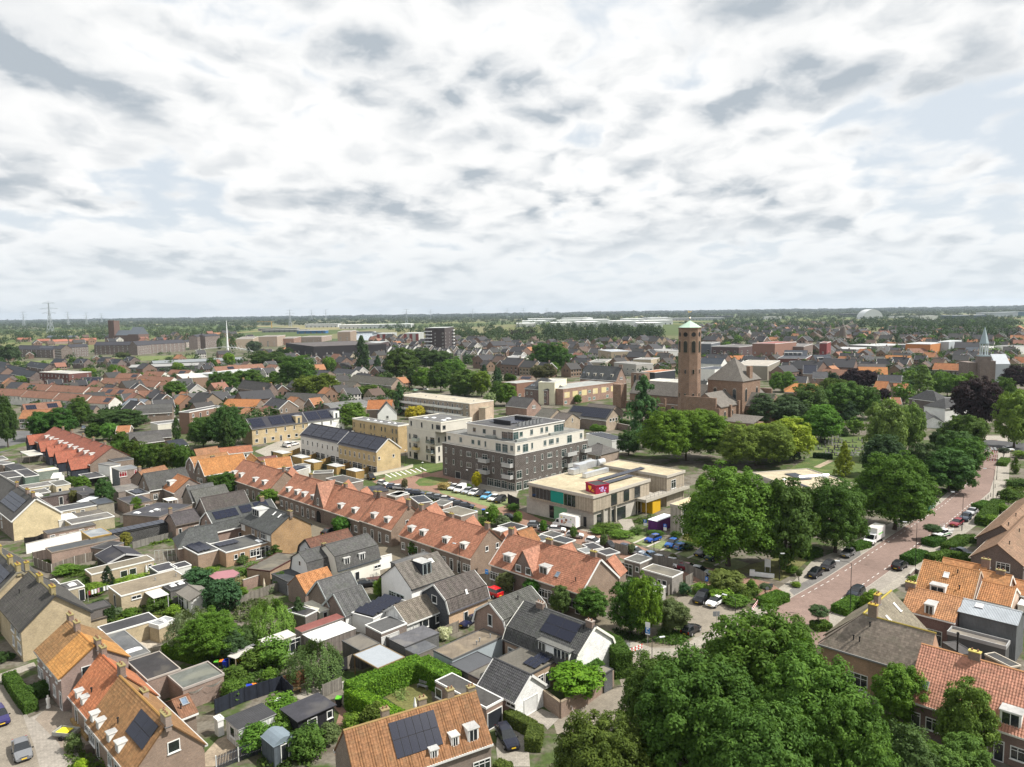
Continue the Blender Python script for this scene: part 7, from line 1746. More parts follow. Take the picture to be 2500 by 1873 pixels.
Z('b1');lpt([(520,1270),(1000,1180),(1020,1260),(700,1320)],.6,L7,20,.17);lpt([(1440,970),(1660,925),(1670,950),(1450,1000)],.6,(.09,.15,.02),30,.16)
Z('b5');lpt([(1980,560),(2060,380),(2209,360),(2209,540),(2080,600)],.7,L7,30,.2);lpt([(1340,560),(1560,420),(1640,330),(1600,330),(1400,470)],.8,L0,26,.22)
# vehicles, street furniture, garden things
init_cars()
Z('b5')
MR='cars parked along the main road'
def cars(zone,rows,gR):
 Z(zone)
 for r in rows:car(*r,gR=gR)
cars('b5',[('hatch','black hatchback nearest the junction, left kerb of the main road',195,1290,130,1330,BLK),('hatch','dark grey hatchback second from the junction, left kerb',320,1215,255,1255,Q9),('hatch','grey hatchback behind the hedge block, left kerb of the main road',510,1095,445,1135,GRC),('suv','black SUV seen from behind with red tail lights',1010,1215,1080,1170,BLK),('suv','navy black SUV by the lowest lamp post',590,1485,520,1530,(.014,.018,.026)),('wagon','maroon estate car on the right kerb of the main road',1560,800,1500,835,(.22,.025,.04)),('suv','slate blue people carrier behind the maroon estate',1645,750,1590,790,(.05,.065,.09)),('sedan','silver saloon parked farthest on the right kerb',1705,690,1655,725,Q52),('sedan','charcoal car tucked among the garden hedges',1620,1090,1720,1120,(.05,.055,.065)),('van','dark grey van parked in the shade at the road bend',1690,330,1700,270,(.06,.065,.075)),('van','green van in front of the dark grey van',1718,262,1724,220,(.01,.08,.055)),('sedan','silver car parked by the far crossing',2060,80,2120,100,Q122)],MR)
cars('a4',[('suv','black crossover parked beside the white hatchback',745,240,690,285,BLK),('hatch','white electric hatchback on the beige parking square',860,270,795,310,Q56),('hatch','small black hatchback with its red lights towards us',655,510,730,460,BLK)],'cars on the beige parking square')
cars('a3',[('suv','bright red off roader in the side street',705,190,640,165,(.5,.008,.012))],None)
Z('a3');car('wagon','dark navy family car on the drive by the solar house',835,1440,890,1530,(.008,.01,.022));car('sedan','dark navy car behind the board fence by the peach brick house',510,430,470,455,(.012,.016,.05))
Z('a1');car('sedan','grey saloon parked on the lower left street',190,1545,215,1640,(.16,.165,.175));car('wagon','violet blue car cut by the left edge',-5,1260,30,1330,(.025,.02,.1))
Z('b2');car('sedan','black saloon by the long white wall',1740,1390,1820,1380,BLK);car('sedan','black car half hidden behind the chocolate gambrel',1400,880,1470,850,BLK);car('suv','black car at the corner of the new yellow brick row',1800,355,1850,385,BLK);car('van','white van in front of the yellow brick pair',985,45,940,30,Q17);car('hatch','white car partly hidden beside the white van',1060,30,1110,18,Q31);car('hatch','white car parked nearest the slate flat roof',1915,415,1965,425,Q31);car('sedan','dark car in the shade of the four dormer terrace',2170,1000,2130,985,BLK)
Z('b3')
PB='cars parked before the brown apartment block'
for i,(k,x,y,c,l)in en((('hatch',605,445,Q3,'silver hatchback, first from the left in the bays of the brown block'),('hatch',655,455,(.65,.65,.65),'pale hatchback, second from the left in the bays of the brown block'),('van',725,475,Q17,'white panel van in the bays of the brown block'),('hatch',790,490,(.38,.4,.43),'grey blue hatchback right of the white panel van'),('hatch',855,505,Q2,'white crossover in the bays of the brown block'),('hatch',925,515,Q9,'black hatchback left of the sky blue car'),('hatch',975,540,(.14,.38,.62),'sky blue hatchback in the bays of the brown block'),('hatch',1045,560,Q32,'white hatchback right of the sky blue car'),('suv',1110,575,Q16,'black car last on the right in the bays of the brown block'))):car(k,l,x,y,x-45,y+22,c,PB)
for i,(x,y,c,l)in en(((80,445,(.1,.13,.2),'blue grey car left behind the small garage'),(145,455,Q3,'white and grey car behind the small garage'),(255,500,(.06,.08,.13),'dark blue car, first of the row behind the slate shed'),(320,510,Q123,'dark car, second of the row behind the slate shed'),(455,540,Q124,'grey car, first behind the white fascia garage'),(530,555,(.16,.18,.2),'grey car, second behind the white fascia garage'),(600,570,Q8,'silver car, third behind the white fascia garage'),(665,600,(.05,.07,.12),'navy car left above the gravel roofed garage'),(725,615,Q125,'dark grey car above the gravel roofed garage'),(790,635,Q126,'charcoal car right above the gravel roofed garage'),(1210,750,Q24,'black car behind the shrubs of the recycling corner'),(1455,820,(.22,.24,.26),'grey car by the young tree, behind the near end terrace'),(1550,850,Q3,'white car by the young tree, behind the near end terrace'),(1660,865,Q32,'white car below the flower printed truck'),(1830,920,Q3,'silver car right below the flower printed truck'),(2020,975,Q32,'white car near the charcoal garage roof'))):car('hatch',l,x,y,x+55,y+2,c,'cars along the backs of the terraces')
cars('b4',[('hatch','bright blue hatchback alone in the school bays',765,955,700,975,(.015,.07,.36)),('hatch','blue city car beside the light blue one',945,1000,890,1035,(.02,.1,.34)),('hatch','light metallic blue hatchback in the school bays',1055,1030,1130,1010,(.06,.17,.42)),('hatch','dark car in the shade of the great tree',1240,1090,1190,1110,(.015,.015,.02)),('hatch','green grey car deep in the shade of the great tree',1340,1130,1290,1150,(.02,.06,.05)),('hatch','light blue car behind the grey garage',765,1130,800,1150,(.22,.38,.6)),('hatch','silver car beside the light blue car',850,1165,880,1175,Q127),('hatch','white car behind the long grey annex',975,1195,1010,1215,(.6,.61,.62)),('wagon','wine red car by the tall plank fence',1120,1240,1180,1250,(.16,.015,.03)),('hatch','silver grey car next to the wine red car',1230,1270,1280,1280,(.38,.4,.41)),('hatch','dark blue car by the second street tree',520,1050,560,1060,Q123),('hatch','pale blue car by the second street tree',610,1080,650,1090,(.5,.55,.6)),('hatch','white car behind the pale blue shed',200,985,240,995,Q31),('hatch','black car beside the first street tree',350,1020,375,1030,Q16)],'cars along the red brick street')
Z('c3');car('wagon','green and white car on the park road',945,950,975,945,(.3,.5,.35));car('hatch','white car on the park road',1060,940,1090,942,Q2)
Z('c1');car('wagon','blue grey car beside the red terrace end',905,1360,930,1330,(.2,.25,.32))
def btk(lb,x,y,hx,hy,marks,Lb=4.4,H=3.35,name='box_truck'):
 p,q=U((x,y)),U((hx,hy));d=q-p;T=tg_(name,lb,'truck',(p.x,p.y,.07),None,atan2(d.y,d.x));w=M('gloss',Q50);bk=PL(Q16);W2=1.05
 b=MB();b.box((-Lb/2-.6,-W2,.75),X3*Lb,Y3*2*W2,Z3*(H-.75),w);b.bd('cargo_box',T);r=MB();r.box((-Lb/2-.55,-W2+.05,H),X3*(Lb-.1),Y3*(2*W2-.1),Z3*.03,PL((.58,.56,.5)));r.bd('box_roof',T)
 x0=Lb/2-.6;c=MB();pr=[(x0,.45),(x0+1.95,.45),(x0+1.95,1.),(x0+1.35,1.25),(x0+.75,2.15),(x0,2.3)]
 c.pz([V((a,-.98,z))for a,z in pr],Y3*1.96,w);c.bd('cab',T)
 g=MB();gm=M('glass',(.015,.018,.02));g.pz([V((x0+1.36,-.85,1.28)),V((x0+1.36,.85,1.28)),V((x0+.78,.8,2.1)),V((x0+.78,-.8,2.1))],V((.05,0,.035)),gm);g.bd('windscreen',T)
 for s in(-1,1):
  g=MB();g.pz([V((x0+.15,s*.985,1.3)),V((x0+1.15,s*.985,1.3)),V((x0+.7,s*.985,2.)),V((x0+.15,s*.985,2.05))],Y3*s*.012,gm);g.bd('side_window',T)
  for xx in(-Lb/2+.5,x0+1.1):
   wl=MB();wl.tube((xx,s*.72,.38),(xx,s*1.,.38),.38,.38,bk,12);wo=wl.bd('wheel',T);rm=MB();rm.tube((xx,s*.98,.38),(xx,s*1.02,.38),.2,.2,M('metal',Q8),8);rm.bd('rim',wo)
  h=MB();h.bx((x0+1.9,s*.72-.15,.72),.07,.3,.2,M('gloss',Q17));h.bd('headlight',T)
 u=MB();u.box((-Lb/2-.5,-.8,.42),X3*(Lb+.4),Y3*1.6,Z3*.3,bk);u.bd('chassis',T);gr=MB();gr.bx((x0+1.93,-.5,.7),.04,1.,.22,bk);gr.bd('grille',T);pl=MB();pl.bx((x0+1.95,-.26,.5),.03,.52,.12,PL((.72,.48,.02)));pl.bd('number_plate',T)
 for(sx,zz,ww,hh,col,s)in marks:
  m2=MB();m2.box((sx-ww/2,s*W2-(.012 if s<0 else 0),zz),X3*ww,Y3*.012,Z3*hh,PL(col));m2.bd('printed_mark',T)
 return T
Z('b5');GRN=(.12,.48,.04)
btk('white box truck with green lettering parked by the chestnut',770,960,700,1000,[(-1.6+i*.32,1.75+(i%2)*.1,.22,.36,GRN,1)for i in rg(8)]+[(-1.4,2.75,.5,.25,Q8,1),(.2,2.6,.9,.16,(.55,.55,.55),1)])
Z('b3')
btk('white box truck with flower pictures and pale lettering before the school',1760,830,1620,800,[(1.,2.55,.5,.3,(.75,.6,.1),1),(.9,1.3,.5,.8,(.45,.12,.08),1),(.3,1.2,.3,.6,(.35,.2,.1),1),(-.3,1.9,.6,.6,(.28,.12,.07),1),(-.1,1.5,.4,.3,(.5,.3,.12),1),(-1.2,2.,.9,.16,(.45,.52,.62),1),(-1.3,1.7,1.1,.14,(.5,.55,.65),1),(-1.6,2.4,.3,.3,(.2,.45,.15),1),(-2.2,1.3,.3,.4,(.3,.5,.2),1),(.3,2.6,.25,.25,Q14,1)],4.6,3.3)
Z('b5');p,q=U((1420,905)),U((1350,925));d=q-p;T=cpt(PROTO['sedan'],(p.x,p.y,.07),atan2(d.y,d.x),'white pick up truck with a green stripe and a loading frame',None,Q17,scale=1.08);T['category']='pickup';T.name='pickup_truck'
mb=MB();mb.bx((-2.5,-.9,.9),1.9,1.8,.12,PL(Q3));[mb.bx((-2.5,s,.9),1.9,.06,.5,PL(Q2))for s in(-.9,.84)];mb.bd('loading_bed',T);mb=MB();[mb.bx((-2.4+a*1.7,s,1.),.05,.05,1.,M('metal',Q3))for a in(0,1)for s in(-.85,.8)];[mb.bx((-2.4,-.85,1.5+k*.25),1.75,.04,.04,M('metal',Q3))for k in rg(3)];mb.bd('loading_frame',T);mb=MB();[mb.bx((-1.2,s,.55),2.4,.02,.2,PL((.1,.35,.12)))for s in(-.92,.9)];mb.bd('green_stripe',T)
drop_protos()
Z('b5');ML='street lamps of the main road';A=radians(135)
for l,x,y,h in(('nearest street lamp of the main road, before the navy SUV',533,1660,8.6),('second street lamp of the main road, by the hedge block',1163,1195,8.4),('third street lamp of the main road, by the maroon estate',1610,850,8.4),('fourth street lamp of the main road, near the walking person',1908,578,8.4),('fifth street lamp of the main road, by the far barriers',1945,360,8.)):lmp(l,x,y,h,A+.6,1.9,gR=ML)
Z('a4');lmp('street lamp over the parking square with its arm up',1030,560,6.2,2.4,1.5);lmp('double armed street lamp by the barriers, left of the dusky tree',320,1000,6.8,.3,1.2)
Z('b3');lmp('thin lamp before the four dormer terrace',722,1270,5.6,2.6,.9);lmp('street lamp by the brown block parking',800,430,4.6,2.2,.2);ball_lamp('post top lamp behind the near end terrace',985,860);ball_lamp('post top lamp on the red brick bend',365,340,4.5);ball_lamp('post top lamp beside the yellow brick gable',200,210,4.5)
Z('b4');ball_lamp('post top lamp before the small school wing',985,850,3.6);lmp('dark post on the red brick street by the light blue car',775,1110,4.5,0,.2);lmp('dark lamp post on the roadside lawn',1983,1330,4.8,0,.2)
Z('a4')
def psign(lb,x,y,h,col,ang,lett='P',w=.8,hh=.8,under=None):
 T=sps(lb,x,y,h,ang=ang);board(T,w,hh,h-hh,col);glyph(T,lett,w*.5,hh*.6,h-hh+hh*.2,Q17)
 if under:board(T,w,under[0],h-hh-under[0]-.02,under[1],name='sub_plate')
 return T
FA=radians(-30)
T=psign('yellow edged blue parking sign under the street trees',160,540,3.4,(.02,.1,.42),FA,'P',.8,1.,(.3,(.75,.45,.01)));board(T,1.05,1.3,2.25,(.75,.48,.01),y=-.02)
T=psign('tall white and blue sign at the corner of the parking square',285,640,4.,Q128,FA,'-',.7,1.9);board(T,.7,.9,2.3,(.03,.2,.55),y=-.06,name='blue_panel');glyph(T,'L',.35,.5,2.5,Q17,y=-.1)
for l,x,y in(('grey backed double sign on the parking square',872,510),):
 T=sps(l,x,y,3.6);board(T,.55,.8,2.7,(.3,.32,.34),x=-.3);board(T,.4,.8,2.7,(.33,.35,.37),x=.25)
T=sps('grey rectangular sign back beside the ball headed tree',1335,210,2.6);board(T,.7,.7,1.9,(.16,.17,.18));T=sps('round grey sign back beside the box hedge',1305,240,2.6);to('sign_disc',T,(0,-.03,2.3),(0,.0,2.3),.32,.32,PL((.25,.25,.28)),14)
psign('blue parking sign at the end of the plank fence',788,160,2.8,(.03,.16,.6),FA,'P',.55,.8);bld('lone bollard on the beige footpath',684,655);bld('bollard by the junction cone',1258,325)
T=sps('round white sign by the barriers',115,740,2.4);to('sign_disc',T,(0,-.03,2.2),(0,.0,2.2),.34,.34,PL(Q2),14)
brr('red and white barrier beside the round white sign',(100,720),(240,660));brr('red and white barrier at the main road junction',(1175,345),(1240,260));Z('a3');brr('red and white barrier in front of the brick yard wall',(1380,1200),(1500,1120))
Z('b5')
for i,(a,b)in en((((1830,150),(1890,160)),((1835,185),(1935,195)),((1890,105),(1950,115)),((1840,115),(1890,90)),((1900,150),(1955,160)))):brr(['left barrier of the far road works','front barrier of the far road works','back barrier of the far road works','slanting barrier of the far road works','right barrier of the far road works'][i],a,b)
for i,(x,y)in en(((1840,570),(1862,545),(1888,525),(1930,440))):bld(od(i)+' bollard along the right pavement, counting up the road',x,y)
Z('b3');psign('blue sign by the red off roader',983,1370,2.9,(.05,.25,.65),FA,'-',.7,.9)
Z('b4')
for l,x,y in(('blue square sign with a white plate, left at the school bays',690,870),('blue square sign with a white plate, right at the school bays',882,915)):psign(l,x,y,3.,(.03,.15,.6),FA,'P',.7,.7,(.7,Q32))
T=tg_('notice_board','white framed notice board on the roadside lawn','notice board',U((1870,1250)),None,FA);board(T,1.1,1.6,1.,Q17);[T and board(T,.1,1.,0,Q2,x=s,name='leg')for s in(-.45,.45)]
T=tg_('low_sign','low white block sign at the school entrance','sign',U((1820,1290)),None,radians(-22));board(T,4.2,.7,.05,Q56,th=.5);board(T,.9,1.1,.05,Q56,x=-1.8,y=-.12,th=.6,name='end_block')
Z('b5')
for l,x,y,c,s in(('dark blue recycling box at the head of the bins',1055,770,(.02,.03,.09),1.7),('first grey underground bin column under the lime',1120,740,(.38,.4,.42),1.5),('second grey underground bin column under the lime',1165,715,(.42,.44,.46),1.5),('white recycling container under the lime',1215,690,Q2,1.9),('green portable cabin front under the lime',1260,670,(.01,.1,.085),2.6),('tall pale green wrapped container under the lime',1310,630,(.35,.5,.42),2.9)):
 p=U((x,y));T=tg_('recycling_bin',l,'recycling bin',p,'recycling containers under the lime',radians(43));bo('bin_body',T,(-.8,-.75,.05),1.6,1.5,s,PL(c));bo('lid',T,(-.85,-.8,.05+s),1.7,1.6,.15,PL(tuple(min(1,v*1.2+.05)for v in c)));bo('opening',T,(-.82,-.25,s*.75),-.02,.5,.25,PL(Q15))
Z('a1');OR_,GN,BL=(.75,.2,.02),(.12,.45,.03),(.02,.05,.45)
for l,x,y,c,k in(('yellow bag like toy beside the blue tub',1268,550,Q129,Q129),('blue bin by the tan garage wall',1305,545,BL,BL),('red and orange box by the tan garage wall',1340,535,(.35,.03,.03),OR_),('black bin with a green lid by the wood pile',1858,815,Q15,GN),('black bin with an orange lid by the wood pile',1893,810,Q15,OR_),('first blue bin by the wood pile',1930,810,BL,BL),('second blue bin by the wood pile',1952,800,BL,BL)):whl(l,x,y,c,k,s=1.1)
Z('a2');whl('blue bin beside the orange lidded one in the yard',375,1045,BL,BL,s=1.3);whl('black bin with an orange lid in the yard',422,1030,(.04,.03,.03),OR_,s=1.2);whl('black bin with a green lid by the black shed',1147,1140,Q15,GN,s=1.2)
Z('b3');whl('large black bin with a blue lid behind the terrace',865,720,Q130,Q131,s=1.5);whl('black bin with a blue lid, left of the green one',950,700,Q130,Q131,s=1.4);whl('bin with a green body beside the shrubs',985,700,(.1,.3,.1),(.04,.05,.06),s=1.3)
Z('b1');whl('blue barrel bin by the garden room',1102,640,BL,(.03,.03,.1),s=1.3)
Z('a2')
fl('red brown corrugated roof beside the white plastic one',(760,470),(830,500),(1180,370),3.,wL=Q42,wk='wood',rO=(.28,.1,.085),rk='corrugated',tM=(.3,.28,.26),rim=0,fas=.12,**SH)
fl('white plastic sheeted roof over the lean-to',(840,520),(960,590),(1310,480),2.7,wL=(.22,.19,.17),wk='wood',rO=Q4,rk='corrugated',tM=Q28,rim=0,fas=.08,**SH)
fl('ramshackle white shed with stacked boards',(480,560),(530,610),(770,520),2.8,wL=Q57,wk='wood',rO=(.55,.53,.48),rk='plain',tM=Q114,rim=0,fas=.15,**SH,R='.DDb')
fl('low lean-to of the wood pile',(230,690),(260,725),(430,640),1.9,rO=Q57,rk='plain',legs=Q43,rim=0,fas=.1,name='shelter',cat='shelter')
for i,(x,y,w,h,c)in en(((330,760,1.9,1.2,(.75,.5,.02)),(430,790,.5,2.,Q132),(495,770,.9,2.1,Q71),(520,740,.6,2.3,(.4,.27,.1)))):
 T=tg_('board_stack',['yellow board leaning on the wood pile','white board leaning on the wood pile','bundle of brown planks on the wood pile','taller bundle of brown planks on the wood pile'][i],'boards',U((x,y)),None,radians(45));mb=MB();k=1 if i<2 else 5
 for j in rg(k):mb=MB();mb.pz([V((-w/2+w*j/k,0,.02)),V((-w/2+w*(j+.85)/k,0,.02)),V((-w/2+w*(j+.85)/k,.5,h-.1*(j%2))),V((-w/2+w*j/k,.5,h-.1*(j%2)))],Y3*.05,M('wood',c));mb.bd('plank',T)
T=tg_('ladder','aluminium ladder lying over the wood pile roof','ladder',U((330,640),2.));a,b=U((230,690),2.),U((430,610),2.05);mb=MB();d=(b-a);n=V((-d.y,d.x,0)).normalized()*.4;m_=M('metal',Q133)
for s in(0,1):
 r=MB();r.tube(a+n*s,b+n*s,.035,.035,m_,6);r.bd('rail',T,T.location)
for i in rg(12):
 r=MB();q=a.lerp(b,(i+.5)/12);r.tube(q,q+n,.025,.025,m_,5);r.bd('rung',T,T.location)
fl('weathered square flat roof on posts by the slate carport',(1190,570),(1330,660),(1500,600),2.8,wL=Q19,wk='wood',rO=Q134,tM=Q0,rim=.04,**SH)
fl('smooth grey roofed carport with timber posts',(1285,690),(1480,810),(1690,705),2.9,rO=(.34,.37,.4),rk='plain',legs=(.25,.16,.08),tM=(.25,.18,.1),rim=.03,name='carport',cat='carport')
T=gb('black summer house shed with a felt roof',(990,1040),(1090,1105),(790,1260),3.5,2.4,wL=Q24,wk='wood',rO=Q29,rk='bitumen',W=2.4,**SH,gut=False,snap=False)if False else fl('black board clad shed with a felt roof and white windows',(680,1150),(800,1255),(1105,1125),2.7,wL=Q24,wk='wood',rO=Q29,tM=Q9,rim=0,fas=.12,over=.3,**SH,R='.q.s',wallL=Q24)
fl('corrugated black roofed shed with a white boarded front',(195,1230),(290,1330),(600,1200),2.6,wL=(.62,.63,.62),wk='wood',rO=Q26,rk='corrugated',tM=Q8,rim=0,fas=.1,over=.15,**SH,L='.q.')
T=fl('blue grey playhouse shed with a curved roof',(510,1380),(590,1480),(770,1400),2.5,wL=(.1,.12,.14),wk='wood',rO=Q135,rk='plain',tM=Q91,rim=0,fas=.1,**SH,R='.D.',over=.1)
I=TI[T.name];mb=MB();pts=[I['B']+I['a']*0+I['c']*(i/6)+UP*(.55*sin(i*pi/6))for i in rg(7)];mb.pz(pts,I['a'],PL(Q135));mb.bd('curved_roof',T,I['off'])
fl('small white service shed at the solar gable',(80,1230),(110,1258),(140,1222),2.1,wL=Q4,wk='plain',rO=Q7,rk='plain',rim=.1,**SH)
T=fl('cold frame box with grey glass lids behind the solar house',(1240,1395),(1330,1450),(1500,1370),1.4,wL=Q1,wk='wood',rO=(.28,.33,.38),rk='glass',tM=Q124,rim=.06,name='cold_frame',cat='cold frame',fas=.1)
fnc('long dark blue board fence beside the yard',[(90,1210),(345,1100),(660,1000)],2.,Q136,'wood');fnc('dark blue board fence turning to the patio',[(660,1000),(755,1090)],2.,Q136,'wood');fnc('rust brown reed fence by the patio',[(680,1000),(870,930)],2.,(.2,.1,.05),'wood');fnc('grey horizontal board fence at the lawn',[(880,1000),(1035,930)],1.8,Q44);fnc('dark panel fence at the end of the small lawn',[(1035,930),(1220,830)],2.,Q9);fnc('weathered board fence above the carport',[(1220,830),(1290,790)],2.,Q137);fnc('vertical grey board fence right of the square flat roof',[(1500,640),(1740,740)],2.2,Q134);fnc('grey board fence in front of the rose bush',[(1900,610),(2170,500)],1.8,Q137);fnc('grey fence below the pink canopy',[(240,310),(470,210),(640,150)],1.7,Q138);fnc('horizontal plank fence by the tall hedge',[(1010,1060),(1170,990)],1.7,Q115)
gwl('pale retaining wall edging the small lawn',[(1000,1040),(1200,970)],.7,.4,(.45,.43,.39),'plain');gwl('brick garden wall with climbers left of the parasol',[(330,150),(510,90)],2.,.3,(.3,.18,.13))
fnc('striped dark picket fence at the bottom edge',[(100,1690),(290,1610),(490,1540)],1.7,Q139,'plain',slat=.16,pc=Q7)
def psl(lb,x,y,h,col):
 p=U((x,y));T=tg_('parasol',lb,'parasol',p);to('pole',T,(0,0,0),(0,0,h),.03,.03,PL(Q8),6);mb=MB();mb.tube((0,0,h*.35),(0,0,h*.6),.2,.22,PL(col),8);mb.tube((0,0,h*.6),(0,0,h),.22,.04,PL(col),8);mb.bd('canopy',T)
psl('folded white parasol on the deck behind the solar house',1800,1230,2.6,Q23);psl('folded beige parasol by the brick garden wall',510,160,2.6,(.6,.52,.4));Z('b1');psl('folded white parasol by the ivy bed',1413,1290,2.4,Q4);psl('folded parasol under the black veranda',1540,900,2.4,(.12,.09,.09));Z('a2')
def bench(lb,x,y,ang,col=(.35,.22,.1)):
 T=tg_('garden_bench',lb,'bench',U((x,y)),None,ang);m=M('wood',col)
 for k in rg(3):bo('slat',T,(-.8,-.25+k*.17,.42),1.6,.14,.05,m)
 for k in rg(2):bo('back_slat',T,(-.8,.27,.6+k*.2),1.6,.05,.14,m)
 for sx in(-.75,.68):bo('leg',T,(sx,-.25,0),.07,.55,.42,m)
bench('wooden bench against the dark blue fence',770,1020,.5);bench('metal garden bench on the walled lawn',1865,985,-.5,(.35,.35,.35))
T=tg_('garden_table','round white table in the dark fenced patio','table',U((645,1130)));to('table_top',T,(0,0,.7),(0,0,.76),.75,.75,PL((.75,.76,.76)),18);to('leg',T,(0,0,0),(0,0,.7),.08,.06,PL(Q21),8)
T=tg_('statue','white garden statue in front of the pink brick pair','statue',(lambda:(Z('a1'),U((415,1150)))[1])());mb=MB();w_=PL(Q132);[mb.tube((0,0,a),(0,0,b),r,s,w_,10)for a,b,r,s in((0,.35,.28,.24),(.35,.8,.16,.2),(.8,1.3,.22,.24),(1.3,1.42,.2,.07),(1.42,1.7,.11,.1))];mb.bd('figure',T)
T=tg_('trailer','small box trailer with a yellow sheet inside','trailer',U((570,1400)),None,radians(-10));mb=MB();g_=PL((.42,.42,.38));mb.bx((-1.3,-.75,.45),2.6,1.5,.06,g_);[mb.box(o,a,b,Z3*.5,g_)for o,a,b in(((-1.3,-.75,.45),X3*2.6,Y3*.05),((-1.3,.7,.45),X3*2.6,Y3*.05),((-1.3,-.7,.45),X3*.05,Y3*1.4),((1.25,-.7,.45),X3*.05,Y3*1.4))];mb.bd('tub',T);bo('yellow_sheet',T,(-1.,-.6,.8),1.5,1.2,.04,PL((.75,.62,.03)))
for s in(-1,1):to('wheel',T,(0,s*.78,.3),(0,s*.95,.3),.3,.3,PL(Q16),12)
T=tg_('timber_beam','long brown timber beam lying by the row house','timber',U((660,1330)));a,b=U((600,1270)),U((740,1440));mb=MB();d=(b-a).normalized();n=V((-d.y,d.x,0));mb.box(a,b-a,n*.5,UP*.45,M('wood',(.38,.25,.1)));mb.bd('beam',T,T.location)
T=tg_('flower_trough','dark wooden planter crate by the row house door','planter',U((785,1530)),None,.6);mb=MB();mb.box((-.6,-.5,0),X3*1.2,Y3,Z3*.8,M('wood',(.12,.09,.07)));mb.bd('crate',T)
Z('b1');fnc('concrete posted plank fence below the pavilion',[(330,1190),(500,1260),(720,1180),(930,1130)],1.8,(.2,.17,.14),pc=Q57,post=2.2);fnc('dark board fence below the cream gable',[(240,1000),(345,990),(460,940)],1.9,(.03,.026,.024));fnc('brown plank fence left of the pavilion',[(320,1150),(500,1110)],2.,(.13,.1,.085));fnc('grey fence before the veranda garden',[(1280,1030),(1440,985),(1660,930)],1.6,(.22,.21,.19));fnc('grey board fence behind the long gravel roof',[(1160,780),(1340,740)],1.8,(.2,.19,.16));fnc('light picket fence below the long gravel garage',[(1190,1610),(1400,1545),(1540,1490)],1.4,(.4,.36,.28),slat=.2);fnc('grey plank fence in the upper left gardens',[(720,740),(1000,670),(1180,640)],1.8,Q44);fnc('grey and ochre panel fence below the blue gabled wings',[(170,200),(420,180),(640,260)],1.8,Q138);fnc('dark plank fence below the patched orange house',[(1440,580),(1600,560)],2.,(.08,.075,.07));gwl('long whitewashed garden wall by the narrow garage',[(255,1075),(520,1010),(800,940)],2.2,.3,(.8,.79,.76),'plain');fnc('dark fence panels before the black carport',[(720,410),(880,400),(1000,395)],1.8,Q14)
T=tg_('glass_house','framed glass aviary beside the orange annex','aviary',U((1640,1150)))
for x in rg(7):
 mb=MB();q=U((1490+x*42,1150-x*3));mb.box(q,X3*.05,Y3*.05,UP*2.3,PL(Q140));mb.bd('post',T,T.location)
mb=MB();a,b=U((1490,1150))+UP*2.3,U((1742,1132))+UP*2.3;mb.box(a,b-a,Y3*.06,UP*.06,PL(Q140));mb.bd('rail',T,T.location)
T=tg_('washing_line','washing line with white and coloured laundry','washing line',U((950,1510)));a,b=U((850,1540))+UP*2,U((1050,1480))+UP*2;mb=MB();mb.tube(a,b,.015,.015,PL(Q21),4);[mb.tube(p-UP*2,p,.04,.04,PL(Q21),6)for p in(a,b)];mb.bd('line',T,T.location)
for i,c in en(((.3,.03,.05),Q31,Q121,(.5,.3,.35),(.03,.03,.05),Q2,Q133)):mb=MB();p=a.lerp(b,(i+.3)/7);q=a.lerp(b,(i+.95)/7);n=V((.01,-.02,0));mb.pz([p,q,q-UP*.8,p-UP*.8],n,PL(c));mb.bd('laundry',T,T.location)
Z('b2');T=tg_('canopy','pink canvas shade sail over the garden seat','canopy',U((390,1330)));mb=MB();pts=[U(p,2.6)for p in((235,1290),(300,1250),(470,1228),(530,1260),(480,1300),(300,1325))];mb.pz(pts,UP*.06,PL((.36,.17,.19)));mb.bd('sail',T,T.location);[(lambda p:(mb2:=MB(),mb2.tube(V((p.x,p.y,0)),p,.05,.05,PL(Q6),6),mb2.bd('post',T,T.location)))(p)for p in(pts[0],pts[2],pts[3],pts[5])]
T=tg_('bicycle_trailer','rust brown trailer loaded with bicycles by the white wall','trailer',U((1840,1345)),None,radians(20));bo('bed',T,(-1.6,-.8,.4),3.2,1.6,.4,PL((.14,.07,.06)))
for k in rg(3):
 mb=MB();m_=M('metal',(.25,.25,.27));y=-.5+k*.45
 for cx in(-.6,.5):
  for i in rg(10):a0,a1=6.2832*i/10,6.2832*(i+1)/10;mb.tube((cx+.33*cos(a0),y,1.13+.33*sin(a0)),(cx+.33*cos(a1),y,1.13+.33*sin(a1)),.02,.02,m_,4,False)
 [mb.tube(p,q,.02,.02,m_,5)for p,q in(((-.6,y,1.13),(-.1,y,1.55)),((-.1,y,1.55),(.3,y,1.6)),((.3,y,1.6),(.5,y,1.13)),((-.1,y,1.1),(.3,y,1.6)),((-.6,y,1.13),(-.1,y,1.1)),((.3,y,1.6),(.28,y,1.8)))];mb.bd('bicycle',T)
for s in(-1,1):to('wheel',T,(0,s*.82,.32),(0,s*1.,.32),.32,.32,PL(Q16),12)
Z('b5');p=U((1950,540));T=tg_('person','person in dark clothes walking along the right pavement','person',p,None,radians(200))
me=bpy.data.meshes.new('body');J=[(0,0,.95),(0,0,1.2),(0,0,1.42),(0,.01,1.52),(0,.02,1.66),(0,.02,1.77),(.2,0,1.4),(.25,.03,1.12),(.24,-.08,.88),(-.2,0,1.4),(-.25,-.03,1.12),(-.24,.1,.88),(.1,-.02,.9),(.11,-.14,.5),(.11,-.1,.07),(.11,-.22,.04),(-.1,.02,.9),(-.11,.14,.5),(-.11,.28,.1),(-.11,.2,.04)]
